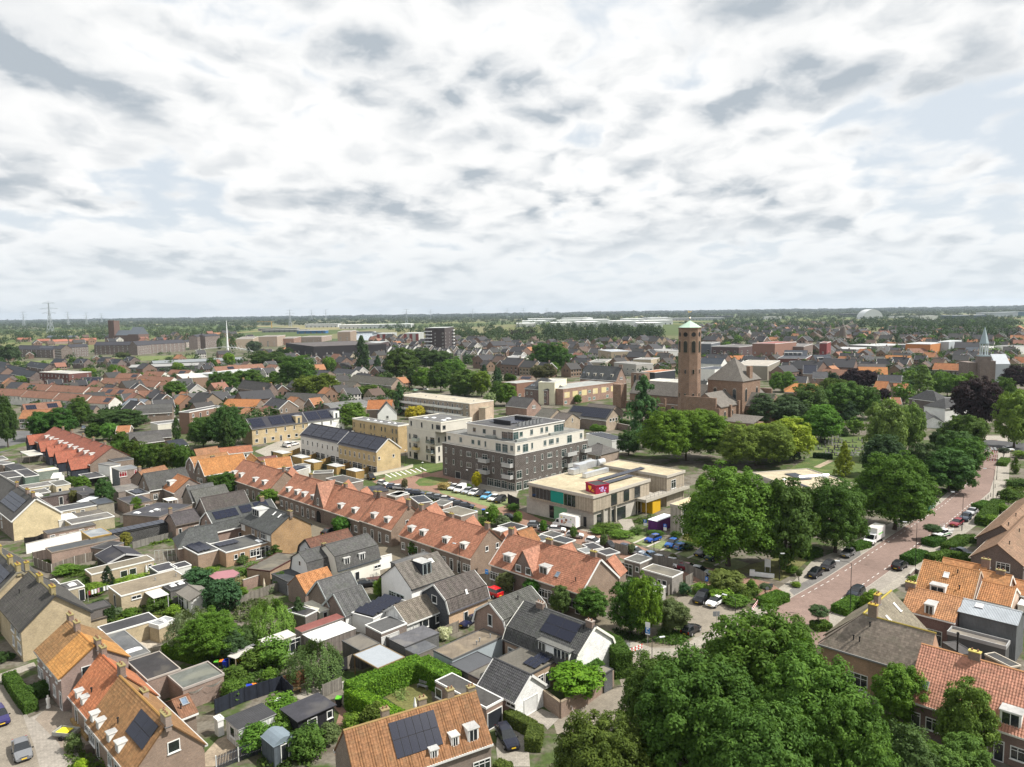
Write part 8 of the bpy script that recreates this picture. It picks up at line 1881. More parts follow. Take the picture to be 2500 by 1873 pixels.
me.from_pydata(J,[(0,1),(1,2),(2,3),(3,4),(4,5),(2,6),(6,7),(7,8),(2,9),(9,10),(10,11),(0,12),(12,13),(13,14),(14,15),(0,16),(16,17),(17,18),(18,19)],[]);o=bpy.data.objects.new('body',me);COL.objects.link(o);o.parent=T;md=o.modifiers.new('skin','SKIN');o.modifiers.new('sub','SUBSURF').levels=1
for v,r in zip(me.skin_vertices[0].data if me.skin_vertices else[],()):pass
if not me.skin_vertices:
 bm_=__import__('bmesh').new();bm_.from_mesh(me);bm_.verts.layers.skin.verify();bm_.to_mesh(me);bm_.free()
for v,r in zip(me.skin_vertices[0].data,(.15,.16,.17,.06,.1,.09,.075,.05,.045,.075,.05,.045,.1,.07,.05,.045,.1,.07,.05,.045)):v.radius=(r,r*.85)
me.skin_vertices[0].data[0].use_root=True;me.materials.append(PL(Q9))
for nm,z0,r0,c in(('head',1.62,.1,(.45,.28,.2)),('hair',1.7,.105,(.05,.035,.02))):mb=MB();mb.tube((0,.02,z0),(0,.02,z0+.12),r0,r0*.8,PL(c),10);mb.bd(nm,T)
# the town farther off
SA=Q27;NAVY=Q96;OR2=(.38,.17,.08);RR_=(.27,.135,.09);DKW=(.13,.085,.07)
def far(zone,rows,**kw):
 Z(zone)
 for r in rows:
  e=r[3];D=isinstance(e,dict);d=dict(kw);d.update(e if D else r[4]if len(r)>4 else{});T=gb(r[0],r[1],r[2],None if D else e,**d)
K1=dict(zr=8.4,ze=5.2,wL=Q38,rO=RR_,rk='tile',**TH,gut=False,F='nnnnnnnn',hs=[2.4],gR='red roofed rows of the far left quarter',W=4.2)
far('c1',[('red roofed row at the left edge, front line',(-30,922),(295,938),None),('second red roofed row of the front line, far left',(300,945),(640,964),None),('third red roofed row of the front line, far left',(650,970),(985,994),None),('red roofed corner row with a white upper storey',(1000,1003),(1240,1012),dict(sol=[(.7,.95,.2,.8,3,2)],F='nnwn/n..n',hs=[0,2.9])),('red roofed row with skylights, second line left',(255,864),(560,882),dict(sol=[(.3,.5,.2,.8,3,2)])),('long red roofed row, second line middle',(570,885),(960,904),None),('short red roofed row, second line',(985,906),(1100,914),None),('red roofed row with solar panels, second line right',(1120,915),(1470,932),dict(sol=[(.2,.35,.2,.8,3,2),(.55,.7,.2,.8,3,2)])),('red roofed row, third line left',(1130,808),(1395,822),None),('long red roofed row, third line right',(1400,828),(1725,846),None),('red roofed row stub, third line end',(1740,850),(1910,858),None),('red roofed row at the back, left',(1285,758),(1515,762),dict(sol=[(.7,.95,.2,.8,3,2)])),('red roofed row at the back, middle',(1575,738),(1780,743),None),('red roofed row behind the white school',(1510,783),(1880,802),None),('red roofed row at the back, right',(1845,720),(2065,726),dict(sol=[(.5,.8,.2,.8,4,2)])),('red roofed row with dark solar panels beside the dark tree',(1500,948),(1775,942),dict(sol=[(.45,.62,.2,.8,3,2),(.8,.95,.2,.8,3,2)],F='n.n.n.nn')),('red roofed row with two solar patches, left main street',(240,1092),(650,1064),dict(sol=[(.05,.32,.2,.8,5,2),(.62,.9,.2,.8,5,2)],wL=BRB)),('orange roofed shop houses on the left main street',(250,1158),(640,1146),dict(rO=OR2,wL=BRB,F='WwWwWw/WwWw..',hs=[0,2.9])),('dark roofed row stub at the far left',(120,854),(290,856),dict(rO=SA)),('slate roofed pair with solar panels among the red rows',(880,803),(1100,798),dict(rO=SA,wL=(.5,.47,.38),sol=[(.05,.45,.2,.8,4,2),(.55,.95,.2,.8,4,2)]))],**K1)
K2=dict(zr=9.5,ze=5.5,wL=DKW,rO=NAVY,rk='plain',gut=True,W=5,F='ww.ww',hs=[3],gR='dark slate houses of the far left quarter')
def farh(zone,rows,**kw):
 for r in rows:
  D=len(r)>3 and isinstance(r[3],dict);o=dict(r[3]if D else r[4]if len(r)>4 else{});cg=o.pop('cg',None);Z(zone);d=dict(kw);d.update(o);T=gb(r[0],r[1],r[2],None if D or len(r)<4 else r[3],**d)
  if cg:xgb(T,cg,5.,d['zr']-.2,d['ze']+.2,d['rO'],d['rk'],wL=d['wL'],bG=WH,win=[(0,d['ze']-1.5,'W')])
farh('c1',[('dark slate row at the left edge, upper one',(-40,632),(125,640),dict(name='terraced_house')),('long dark slate row with skylights, far left',(270,632),(600,655),dict(sky=[(.35,.6,1.5,1),(.5,.6,1.5,1)])),('dark slate row at the left edge, lower one',(-40,655),(330,700)),('dark slate row before the brown block of flats',(150,705),(430,740)),('grey gabled roof at the left edge',(-40,770),(130,775),dict(rO=SA)),('slate house by the brown block, first of the white trimmed ones',(590,602),(700,604)),('second white trimmed gabled slate house',(830,600),(950,602),dict(cg=.78)),('third white trimmed gabled slate house',(1090,585),(1200,587)),('fourth white trimmed gabled slate house',(1205,605),(1310,607),dict(cg=.3)),('fifth white trimmed gabled slate house',(1355,575),(1475,580),dict(cg=.75))],**K2)
K3=dict(zr=17,ze=12.5,wL=(.17,.125,.105),rO=Q29,rk='plain',W=6,gut=False,**AP,F='wwwwwwww/wwwwwwww/wwwwwwww/wwwwwwww',st=3.1,gR='dark waterfront blocks at the far left')
farh('c1',[('waterfront terrace, leftmost dark one',(215,455),(620,462),dict(zr=15,ze=10,sol=[(.6,.95,.3,.9,9,2)])),('waterfront terrace with a step, second dark one',(640,450),(720,455)),('waterfront terrace, third dark one',(735,448),(930,440),dict(zr=16)),('long waterfront block with balconies',(1040,420),(1420,415)),('waterfront block with slanted dark bays',(1430,415),(1580,405),dict(zr=18)),('waterfront block with dormers, right one',(1590,410),(1960,392)),('tall waterfront end block with white frames, left',(2080,345),(2160,335),dict(zr=22,ze=19)),('tall waterfront end block with white frames, right',(2170,340),(2330,330),dict(zr=22,ze=19)),('pale brick building right of the waterfront blocks',(1975,400),(2070,395),dict(wL=(.4,.32,.27),zr=12,ze=9))],**K3)
K4=dict(zr=9,ze=5,wL=Q58,rO=(.33,.13,.085),rk='plain',W=6,gut=False,F='nn.nn',hs=[2.5],gR='red roofs behind the waterfront')
farh('c1',[('red roof behind the waterfront, first from the left',(185,375),(335,372)),('red roof behind the waterfront, second from the left',(400,388),(540,386)),('red roof behind the waterfront, third from the left',(560,395),(720,388)),('red roof behind the waterfront, fourth from the left',(740,392),(870,388)),('red roof left of the old church',(880,380),(1040,376)),('slate hall roof behind the waterfront',(520,352),(830,350),dict(rO=Q141)),('red roof right of the old church',(1650,372),(1850,375))],**K4)
Z('c1');o=U((1210,425));T=tg_('old_church','old brick church with a blunt square tower, far left','church',o);O=V(o);ax=(U((1400,425))-o).normalized();ay=V((-ax.y,ax.x,0));bm1=PL((.16,.105,.09));rf1=PL((.12,.14,.165));s_=1580/1800/4.418
mb=MB();mb.box(o-ax*7,ax*14,ay*14,UP*43,bm1);[mb.box(o-ax*7.3+ax*i*3.4-ay*.3,ax*1.2,ay*.5,UP*45,bm1)for i in rg(5)];mb.bd('tower',T,O)
mb=MB();p=o+ax*9;mb.pz([p+UP*14,p+ay*18+UP*14,p+ay*9+UP*24],ax*40,rf1);mb.box(p,ax*40,ay*18,UP*14,bm1);mb.bd('nave',T,O);mb=MB();p=o+ax*46-ay*4;mb.pz([p+UP*16,p+ay*26+UP*16,p+ay*13+UP*30],ax*26,rf1);mb.box(p,ax*26,ay*26,UP*16,bm1);mb.bd('choir',T,O)
Z('c1');sheet('canal_bank',[(110,640),(700,605),(1500,575),(2209,555),(2209,585),(1500,625),(700,660),(110,670)],M('grass',(.13,.17,.05)))
farh('c1',[('long grey market hall with yellow lettering boards',(1420,668),(2150,645),dict(W=14,zr=6.5,ze=5,wL=Q48,rO=(.32,.32,.31),F='')),('grey ridged industrial roofs behind the market hall',(1640,625),(2600,585),dict(W=12,zr=7,ze=5,wL=Q11,rO=(.24,.26,.27),F=''))],**{**K4,'name':'market_hall','cat':'market hall','gR':None})
Z('c1')
for x in(1455,1670):p=U((x,735))+UP*3.2;T=tg_('sign',('left' if x<1500 else 'right')+' yellow lettering board on the market hall','sign',p);mb=MB();[mb.box(p+X3*i*1.6,X3*1.2,Y3*.2,UP*1.6,PL((.7,.48,.05)))for i in rg(8)];mb.bd('lettering',T,p,kind='stuff')
F4=dict(wk='plain',name='building',cat='building',rim=.2,st=3.1)
Z('c1');fl('brown block of flats with a pale flat roof, far left',(425,745),(740,762),(888,738),10,wL=(.16,.075,.065),rO=(.4,.39,.36),L='wwwwwwww/wwwwwwww/wwwwwwww',R='n.n/n.n/n.n',**F4)
Z('c2');fl('white school building with a brick base among the red rows',(135,770),(200,812),(448,785),7.5,wL=(.33,.22,.16),rO=Q28,R='..w..',tM=WH,**F4);fl('long low white flat roofed building before the red terrace',(515,745),(545,768),(1110,706),5.5,wL=Q20,rO=Q59,R='WWWW.W.WWWW',tM=WH,**F4)
farh('c2',[('red terrace behind the long white building',(545,690),(1050,655),dict(sol=[(.25,.38,.2,.8,4,2)])),('short red roofed row left of the plane tree',(1120,663),(1255,670))],**K1)
B4=dict(zr=9,ze=5,gut=True,W=5,wL=BRB,F='w.w',hs=[2.9],rk='tile')
T=gb('old brick school with long window bands and a slate roof',(850,832),(1172,870),(765,912),12.5,8.2,wL=Q25,rO=Q67,F='WWWW.WWWW/WWWW.WWWW',st=3.6,E2='',cH=[(.98,.5,1.6),(.02,0,1.6)],cC=(.45,.32,.02),**SC_,tM=Q47);Z('c2')
gb('low wing of the old school with a band of windows',(118,996),(605,946),(170,1062),8.4,5.,wL=Q25,rO=Q1,F='WWWWWWWWWWW',hs=[1.6],cH=[(.0,0,1.4)],**SC_,tM=Q7)
farh('c2',[('orange roofed brick house behind the weeping trees',(690,1036),(1045,1042),(1050,1105),dict(zr=8.5,ze=5.5,rO=(.46,.19,.07))),('orange hipped garage house before it',(890,1128),(975,1145),(960,1200),dict(zr=6,ze=4,rO=(.38,.18,.09),wL=(.42,.31,.2),F='')),('white gabled brick house in the row behind the new houses',(1190,1022),(1320,1052),(1240,1112),dict(zr=9,ze=5.4,rO=SA,E2='..../nn../',bG=WH)),('orange roofed house right of the white gable',(1360,1010),(1460,1020),dict(zr=9,ze=5.4,rO=OR2)),('brick house with orange roof and shutters, behind the new white house',(1560,1030),(1690,1020),(1620,1100),dict(zr=9,ze=5.2,rO=OR2,E1='w.w',bG=WH)),('broad slate roofed brick house behind the gabled ones',(1330,965),(1730,985),dict(rO=Q142)),('barrel roofed grey warehouse behind the new houses',(1700,1085),(2150,1045),dict(zr=7,ze=4.5,rO=Q11,prof=[(.6,.75)],W=8,F='')),('small slate house left of the green',(1640,715),(1760,735),dict(zr=8,ze=5,rO=SA)),('slate roofed house with a white front by the poplar',(1890,703),(2060,722),dict(zr=8,ze=5,rO=SA,wL=(.6,.58,.54))),('brown red roof before the white gable house',(1080,1110),(1190,1120),dict(zr=6,ze=4,rO=(.22,.1,.07),F=''))],**B4)
Z('c2');fl('long black apartment block, far centre left',(1315,432),(1612,470),(2210,425),17,wL=(.035,.032,.035),rO=Q40,L='B.B.B.B.B/B.B.B.B.B/B.B.B.B.B',R='w.ww.w.ww.w.ww/w.ww.w.ww.w.ww/w.ww.w.ww.w.ww',tM=Q94,st=4,**{k:v for k,v in F4.items()if k!='st'})
for l,a,b,c,z,w,sp in(('tan flats behind the bluish willow',(850,365),(960,385),(1020,360),14,(.42,.34,.26),'w.w/w.w/w.w'),('tan brick flats right of them',(1110,350),(1220,360),(1310,345),16,(.38,.3,.24),'wBw/wBw/wBw'),('brown terrace right of the tan flats',(1310,370),(1400,380),(1480,360),11,Q58,'ww/ww'),('stepped tan tower by the harbour',(1920,300),(2010,310),(2075,290),20,(.33,.25,.19),'WW/WW/WW/WW'),('pale brick houses by the harbour',(1530,360),(1700,365),(1810,350),9,(.36,.28,.24),'wwww/wwww')):Z('c2');fl(l,a,b,c,z,wL=w,rO=Q42,L=sp,R=sp,**F4)
farh('c2',[('tan gabled house before the black block, left',(1690,505),(1740,512),dict(wL=Q60,rO=SA)),('red roofed house before the black block',(1830,548),(1900,552),dict(rO=RR_)),('tan gabled house before the black block, middle',(1830,490),(1890,498),dict(wL=Q60,rO=SA)),('tan gabled house before the black block, right',(1950,535),(2040,540),dict(wL=(.42,.36,.26),rO=SA)),('slate roofed house behind it, by the poplar',(1960,495),(2050,500),dict(wL=Q60,rO=SA))],**{**B4,'zr':11,'ze':6})
Z('c2');p=U((690,512));T=tg_('mast','tall white mast of the footbridge','mast',p);mb=MB();q=at_depth((674,190),p.y)-p;mb.tube((0,0,0),q,1.5,.3,PL(Q128),10);mb.bd('mast',T)
T=tg_('footbridge','white curved footbridge under the mast','bridge',p);mb=MB();pts=[U(q)+UP*h for q,h in(((340,528),2),((480,523),4),((620,520),5.5),((760,525),5.5),((880,538),4),((985,550),2))];wm=PL((.6,.61,.6))
for a,b in zip(pts,pts[1:]):mb.box(a,b-a,V((0,3,0)),UP*.8,wm)
mb.bd('deck',T,p);mb=MB();[mb.tube(pts[2].lerp(pts[5],f),pts[2].lerp(pts[5],f)+V((-4,0,7)),.25,.1,wm,5)for f in(.3,.4,.5,.6,.7,.8,.9)];mb.bd('stay',T,p,kind='stuff')
Z('c3');sheet('water',[(290,400),(320,320),(470,312),(585,322),(600,395),(560,405)],M('water',(.3,.34,.36)));sheet('water',[(-300,590),(-30,560),(120,560),(60,580)],M('water',(.25,.29,.31)))
for l,a,b in(('dark barge in the harbour, left',(310,322),(470,318)),('grey barge in the harbour, right',(480,330),(590,332))):A,B=U(a),U(b);T=tg_('barge',l,'barge',(A+B)/2);mb=MB();d=B-A;n=V((-d.y,d.x,0)).normalized();mb.pz([A,A+n*9,B+n*9,B+d.normalized()*5+n*4.5,B],UP*3,PL(Q125 if 'dark' in l else(.25,.27,.28)));mb.bd('hull',T,T.location);mb=MB();mb.box(A+n*2+UP*3,d*.15,n*5,UP*2.5,PL(Q8));mb.bd('wheelhouse',T,T.location)
for l,a,b,c,z,w,sp in(('red and pale flats by the harbour, left',(585,322),(690,330),(748,318),15,Q143,'rBr/rBr/rBr/rBr'),('red and pale flats by the harbour, right',(875,318),(980,326),(1037,314),15,Q143,'rBr/rBr/rBr/rBr'),('dark brick apartment tower with white balconies',(1130,262),(1260,268),(1358,256),32,(.075,.06,.06),'W.w.W/W.w.W/W.w.W/W.w.W/W.w.W/W.w.W/W.w.W'),('dark flats behind the poplar',(440,420),(560,430),(660,412),13,(.1,.07,.07),'w.w.w/w.w.w/w.w.w')):
 Z('c3');T=fl(l,a,b,c,z,wL=w,rO=Q100,L=sp,R=sp,tM=(.45,.47,.47),**{**F4,'st':4})
 if 'red' in l:
  for f in(.0,.38,.8):fpn(T,'L',f,f+.2,1,14,PL((.22,.05,.045)),'red_panel',.3)
 if 'tower' in l:[blc(T,s,f,3.5+4*k,9,2,Q144)for k in rg(7)for s,f in(('L',.14),('R',.86))]
farh('c3',[('long grey roofed terrace with a tan gable end',(250,777),(790,812),(720,872),dict(zr=10,ze=6,rO=Q49,wE_=(.36,.25,.18),wL=(.25,.22,.19),F='wdwwdwwdwwdwwdw/wwwwwwwwwwwwwww',hs=[0,2.9],name='terraced_house')),('shorter grey roofed terrace left of the tan gable end',(120,842),(345,855),dict(zr=9.5,ze=6,rO=Q49,F='wwwwww/wwwwww',hs=[0,2.9])),('orange roofed house with a white pointed gable',(440,1050),(700,1046),(440,1116),dict(zr=8.5,ze=4.8,rO=(.42,.16,.06))),('grey shed roofs left of the white pointed gable',(390,1020),(650,1015),dict(zr=6.5,ze=5,rO=Q19,F=''))],**B4)
Z('c3');T=gb('white pointed gable house before the orange roof',(640,1075),(632,1060),(700,1150),8.4,3.4,wL=Q18,wk='plain',rO=Q0,W=4.4,E1='.w.',gut=False)
for i in rg(14):
 x=560+i*88;y=452+(i%3)*12+(14 if i>6 else 0)+(22 if i>9 else 0);Z('c3')
 T=gb(od(i)+' white trimmed slate house in the row behind the grove, from the left',(x-42,y),(x+42,y+2),None,12,7.5,wL=Q20 if i<5 or i%4==0 else Q81,rO=Q10,rk='plain',W=5,gut=False,F='nn.nn',hs=[3],gR='white trimmed slate houses behind the grove',bG=WH,wk='plain');xgb(T,.7,5,11.5,7.5,Q10,'plain',wL=(.66,.66,.64)if i%3 else(.4,.32,.2),bG=WH,wk='plain')
farh('c4',[('large brick manor with a steep slate roof and stone dormers',(1010,672),(1400,692),(1300,835),dict(zr=17,ze=9.5,wL=(.28,.17,.12),rO=(.105,.11,.115),dorm=[(.18,.2,1.8,1.8),(.38,.2,1.8,1.8),(.57,.2,1.8,1.8),(.85,.2,1.8,1.8)],dfc=(.45,.42,.33),E2='..../.www/.ww.',hs=[1,5,9],F='w.w.w.w',cH=[(.99,0,2.4),(.02,0,1.8)],cC=(.2,.12,.08),name='manor',cat='manor',sky=[(.05,.4,1,1)])),('stepped gable brick cottage',(255,1004),(430,1032),(210,1090),dict(zr=8.5,ze=4.4,rO=Q145,wL=(.33,.2,.15),F='qqq.',E2='.ww./.n.')),('slate hip roofed manor house with a white cornice',(545,808),(600,814),(560,955),dict(zr=13.5,ze=8,hip=(6,6),rO=Q102,wL=(.2,.12,.1),F='ww.ww/ww.ww',hs=[.5,4],tM=WH,W=7,sky=[(.2,.25,1,1),(.3,.25,1,1)])),('parish hall with a wide solar roof and tan gable',(885,1104),(1310,1150),(1215,1292),dict(zr=8.6,ze=4.6,wL=Q78,wE_=Q61,rO=Q142,sol=[(.03,.36,.42,.95,8,3),(.36,.97,.12,.95,13,5)],E2='..../.qqq.',F='.dD......')),('grey roofed tan house behind the brown apartment block, left',(560,1132),(700,1152),(500,1200),dict(zr=7,ze=4,wL=Q61,rO=Q113)),('grey roofed tan house behind the brown apartment block, right',(720,1182),(880,1195),dict(zr=7,ze=4.4,wL=(.42,.33,.23),rO=Q90,E2='.n.')),('grey hip roofed bungalow right of the brown block',(1130,1520),(1200,1530),(1160,1600),dict(zr=5.5,ze=3.2,hip=(3,3),rO=(.14,.13,.125),wL=(.36,.27,.2))),('grey roofed chapel house at the churchyard',(1760,1240),(1850,1250),dict(zr=6,ze=3.4,rO=Q146,wL=Q61,F='')),('long grey roof behind the parish hall',(1050,1085),(1350,1110),dict(zr=7.5,ze=5,rO=(.13,.11,.1),F='')),('small solar roofed shed house by the manor',(320,785),(450,790),dict(zr=8,ze=5.5,rO=(.25,.15,.11),sol=[(.15,.95,.3,.85,6,1)],F=''))],**B4)
Z('c4');T=fl('long brick care home with cream panels and teal windows',(700,880),(772,932),(1252,848),8.6,wL=(.33,.19,.13),rO=(.33,.34,.33),R='W..W.WW..W.W/W..W.WW..W.W',tM=(.35,.22,.16),gl=(.05,.16,.14),**{**F4,'wk':'brick','st':4})
for f in(.02,.16,.32,.52,.68,.86):fpn(T,'R',f,f+.09,3.9,6.9,PL((.62,.52,.28)),'cream_panel',.04)
fl('brick wing of the care home left of the manor house',(160,850),(270,870),(470,838),8.4,wL=(.25,.14,.1),rO=(.35,.36,.35),L='W.',R='WW.W',tM=Q5,**F4);fl('cream stair block on the care home',(620,820),(680,860),(810,815),12,wL=Q147,rO=(.4,.4,.38),tM=Q147,**F4);fl('white modern house with a solar flat roof',(1020,1410),(1300,1485),(1385,1445),4.4,wL=(.74,.74,.7),rO=Q6,L='.B.',sol=[(.05,.95,.1,.9,10,5)],tM=WH,**F4)
Z('c4');gwl('brick churchyard wall with roses on it',[(1235,1335),(1500,1390)],2.6,.4,Q148);hdg('rose topped hedge on the churchyard wall',[(1240,1320),(1500,1370)],2.,3.6,(.06,.1,.03),lf=.25,dens=20)
for l,a,b,c,z,w,sp,r in(('tan modern flats with solar roof in the town',(1150,505),(1290,525),(1405,505),11,(.4,.33,.24),'w.w/w.w/w.w',(.35,.38,.42)),('grey white striped flats in the town',(1320,640),(1560,662),(1610,640),9,(.42,.4,.37),'WWWW/WWWW',(.25,.24,.23)),('tan terraced flats right of the striped ones',(1560,600),(1720,610),(1812,590),9.5,(.45,.38,.28),'ww.w/ww.w',Q149),('pale roofed building before the tan flats',(1120,610),(1220,640),(1300,605),8,(.4,.36,.3),'WW/WW',Q53),('white flat roofed houses by the church tower',(1690,500),(1850,520),(1935,500),9,(.66,.65,.62),'ww.w/ww.w',Q6),('long white building behind the nave',(1660,835),(1760,860),(2015,825),7,(.66,.65,.6),'',(.5,.48,.43)),('black and orange shop building left of the church tower',(1665,735),(1760,750),(1965,722),8,(.04,.045,.055),'w.w.w',(.36,.15,.07)),('white box house among the slate roofs',(215,570),(320,590),(425,565),8,Q38,'w.w',Q6)):Z('c4');fl(l,a,b,c,z,wL=w,rO=r,L=sp,R=sp,**F4)
for l,a,b,c,z,w,sp,r in(('dark grey flats right of the church tower',(490,425),(600,440),(700,420),16,(.14,.15,.17),'B.B/B.B/B.B',Q11),('brown flats with dark balconies right of the tower',(750,455),(900,475),(1130,452),14,(.13,.09,.09),'BBBB/BBBB/BBBB',(.14,.13,.13)),('red topped brick apartment building',(1160,425),(1290,440),(1475,418),18,(.3,.17,.13),'w.ww/w.ww/w.ww',(.3,.12,.11)),('long grey roofed flats right of the red topped one',(1480,455),(1600,470),(1700,440),14,(.2,.15,.13),'BB.B/BB.B',(.17,.16,.16)),('pale slab shop building with glazed right end',(930,640),(1210,680),(1345,620),10,(.3,.27,.22),'',(.38,.35,.31)),('red brick flats with a mansard and white dormers',(1345,585),(1620,600),(1690,560),11,(.17,.075,.065),'WWWW/WWWW',(.06,.065,.08)),('brick shop flats with white balconies',(1640,625),(1800,640),(1920,600),10,(.28,.15,.12),'ww.w/ww.w',(.07,.075,.09)),('red stair tower block on the right',(1790,425),(1850,432),(1895,415),18,(.24,.06,.06),'w/w/w',(.2,.1,.1)),('yellow dormered white house right of the tower',(490,700),(640,720),(760,690),9,(.72,.71,.67),'w.w.w',Q126)):Z('c5');T=fl(l,a,b,c,z,wL=w,rO=r,L=sp,R=sp,**{**F4,'st':4})
farh('c5',[('slate blue roof with skylights right of the tower',(520,590),(740,600),dict(zr=13,ze=9,rO=(.06,.075,.1),wL=(.72,.71,.67),F='wwww')),('white dormered mansard roof above the red brick flats',(1395,510),(1640,512),dict(zr=15,ze=11,rO=(.05,.06,.08),W=8,dorm=[(.1,.1,3,2),(.3,.1,3,2),(.5,.1,3,2),(.7,.1,3,2)],F='')),('slate mansard above the brick shop flats',(1700,562),(1880,560),dict(zr=14,ze=10,rO=(.05,.06,.08),W=7,dorm=[(.3,.1,4,2)],F='')),('orange tiled roof before the brown flats',(750,572),(950,566),dict(zr=10,ze=6,rO=(.45,.17,.06))),('orange tiled roof behind the pyramid',(950,655),(1170,690),dict(rO=(.45,.17,.06))),('broad orange hipped roof behind the oak',(1500,868),(1740,872),dict(zr=8,ze=4,rO=(.5,.21,.06),hip=(5,5),W=7)),('navy roofed gabled house in the town',(1600,672),(1740,674),dict(zr=12,ze=7,rO=(.03,.035,.06),wL=(.3,.22,.17),bG=WH)),('white gabled slate house before it',(1480,790),(1640,795),dict(rO=SA,bG=WH)),('slate house right of the white gabled one',(1700,742),(1860,745),dict(zr=9,ze=5.5,rO=(.09,.09,.1),wL=Q58)),('rust roofed house row behind the dark tree',(1810,712),(2080,722),dict(zr=9,ze=5.5,rO=RR_)),('long grey bungalow roof at the graveyard',(1750,1085),(2010,1092),dict(zr=5.5,ze=3.4,rO=(.13,.125,.125),F='')),('half timbered white shed behind the nave',(490,840),(560,842),dict(zr=7,ze=4,rO=Q15,wL=(.75,.75,.72)))],**B4)
farh('c1',[('large dark grey hall roof beside the wide tree canopy',(1470,1105),(1860,1085),(1560,1215),dict(zr=8.5,ze=5,rO=(.1,.098,.095),prof=[(.7,.55)],F='sqs.s')),('grey glass like solar roof with a brick gable, by the hall',(1400,1030),(1600,1040),dict(zr=8,ze=5,rO=(.2,.23,.27),W=5.5)),('long low slate roofs before the clipped cypress',(1390,1400),(1840,1365),dict(zr=6,ze=4,rO=Q145,F='')),('second low slate roofs, nearer the red terrace',(1450,1440),(1720,1415),dict(zr=5.5,ze=3.6,rO=(.11,.105,.1),F='')),('dark solar roof before the clipped cypress',(1790,1490),(1970,1470),dict(zr=5,ze=3.6,rO=Q139,F='')),('little orange roof with white gable edges in the trees',(1270,1330),(1410,1322),dict(zr=6,ze=4,rO=OR2,bG=WH,F='')),('slate shop house behind the upright dark tree',(700,1110),(1040,1110),dict(zr=8,ze=5,rO=SA,W=4,F='ww.'))],**B4)
Z('c1');fl('brick shop block with a dark flat roof, left of the weeping trees',(1990,1165),(2040,1180),(2420,1110),9.4,wL=(.24,.15,.11),rO=Q37,R='w.d.w/wDw.w/wDw.w',**F4);fl('pale low building before the shop block',(1620,1290),(1700,1310),(1990,1270),5,wL=Q74,rO=Q54,R='',**F4)
Z('c6');p=U((250,440));T=tg_('windmill','thatched windmill with latticed sails','windmill',p);q=.78;mb=MB();mb.tube((0,0,0),(0,0,9),6.5,5.5,PL(Q66),10);mb.tube((0,0,9),(0,0,23),5.3,3.2,PL(Q146),10);mb.bd('tower',T);to('gallery',T,(0,0,8.6),(0,0,9.2),8.5,8.5,PL(Q47),14);to('cap',T,(0,0,23),(0,0,26.5),3.4,.8,PL((.1,.085,.075)),10)
for i in rg(4):
 a=radians(100+90*i)if i%2==0 else radians(100+90*i-28);a=radians(102+90*i);d=V((cos(a),0,sin(a)));n=V((-sin(a),0,cos(a)));mb=MB();c=V((0,-5,24));mb.box(c,d*13,n*.3,Y3*.3,PL(Q62));[mb.box(c+d*(3+k),d*.12,n*1.8,Y3*.12,PL(Q62))for k in rg(10)];mb.box(c+d*3+n*1.7,d*9.2,n*.15,Y3*.15,PL(Q62));mb.bd('sail',T)
farh('c6',[('dark hip roofed villa behind the white one',(1158,942),(1232,950),(1140,1060),dict(zr=10,ze=6,hip=(5,6),rO=Q10,wL=(.12,.09,.08),cap=(.45,.45,.45),tM=Q4)),('white villa with a dark hipped roof',(1350,1028),(1420,1022),(1160,1125),dict(zr=9.5,ze=6,hip=(6,5),rO=Q10,wL=(.74,.74,.72),cap=(.45,.45,.45),wk='plain',F='',tM=Q4,sky=[(.3,.4,1,1.2,'F',Q4)])),('small grey roofed white garage before the villa',(1150,1165),(1230,1230),dict(zr=4.6,ze=2.8,W=3.4,rO=Q54,wL=Q23,F='')),('wide orange barn roof in the right quarter',(420,690),(735,695),dict(zr=10,ze=5,rO=(.46,.19,.06),W=8)),('long slate roof behind the orange barn roof',(420,655),(720,660),dict(zr=10,ze=6,rO=Q40,W=6)),('orange tiled roofs below the copper beech',(620,842),(745,850),dict(rO=(.44,.18,.07))),('orange roofed house with a white dormer, right quarter',(800,870),(960,872),dict(rO=(.4,.15,.06),dorm=[(.2,.2,2,1.5)])),('red brown low roof with a white gable edge',(770,1020),(870,1022),dict(zr=6.5,ze=4,rO=(.33,.14,.08),bG=WH)),('orange roof strip behind the round trees',(715,565),(1000,570),dict(zr=9,ze=5.5,rO=(.48,.21,.07))),('long orange terrace roof left of the spire',(1240,650),(1720,662),dict(zr=10.5,ze=6.5,rO=Q79,wL=Q25,F='www.www.www',name='terraced_house')),('slate houses with white trimmed gables, right quarter',(640,775),(890,782),dict(zr=9,ze=5.5,rO=SA,bG=WH,wL=Q5)),('orange gabled roofs right of the spire',(1830,610),(1990,625),dict(rO=(.43,.17,.08))),('orange roof at the right edge by the copper beech',(2110,580),(2300,590),dict(rO=(.43,.17,.08),bG=WH)),('slate house in the right quarter, left of the round green tree',(370,540),(470,545),dict(zr=10,ze=6,rO=SA,bG=WH)),('broad grey roof behind the orange barn',(490,575),(710,580),dict(rO=Q12,W=8)),('orange hipped house left of the flat shops',(440,495),(560,500),dict(zr=10,ze=5.5,rO=(.44,.19,.09))),('slate gabled house beside the orange building',(770,482),(910,485),dict(zr=10,ze=6,rO=(.07,.07,.085),bG=WH)),('red gabled house before the orange building',(960,490),(1160,488),dict(rO=RR_,bG=WH)),('slate house right of the drooping tree',(1590,475),(1720,478),dict(zr=10,ze=6,rO=(.11,.13,.16)))],**B4)
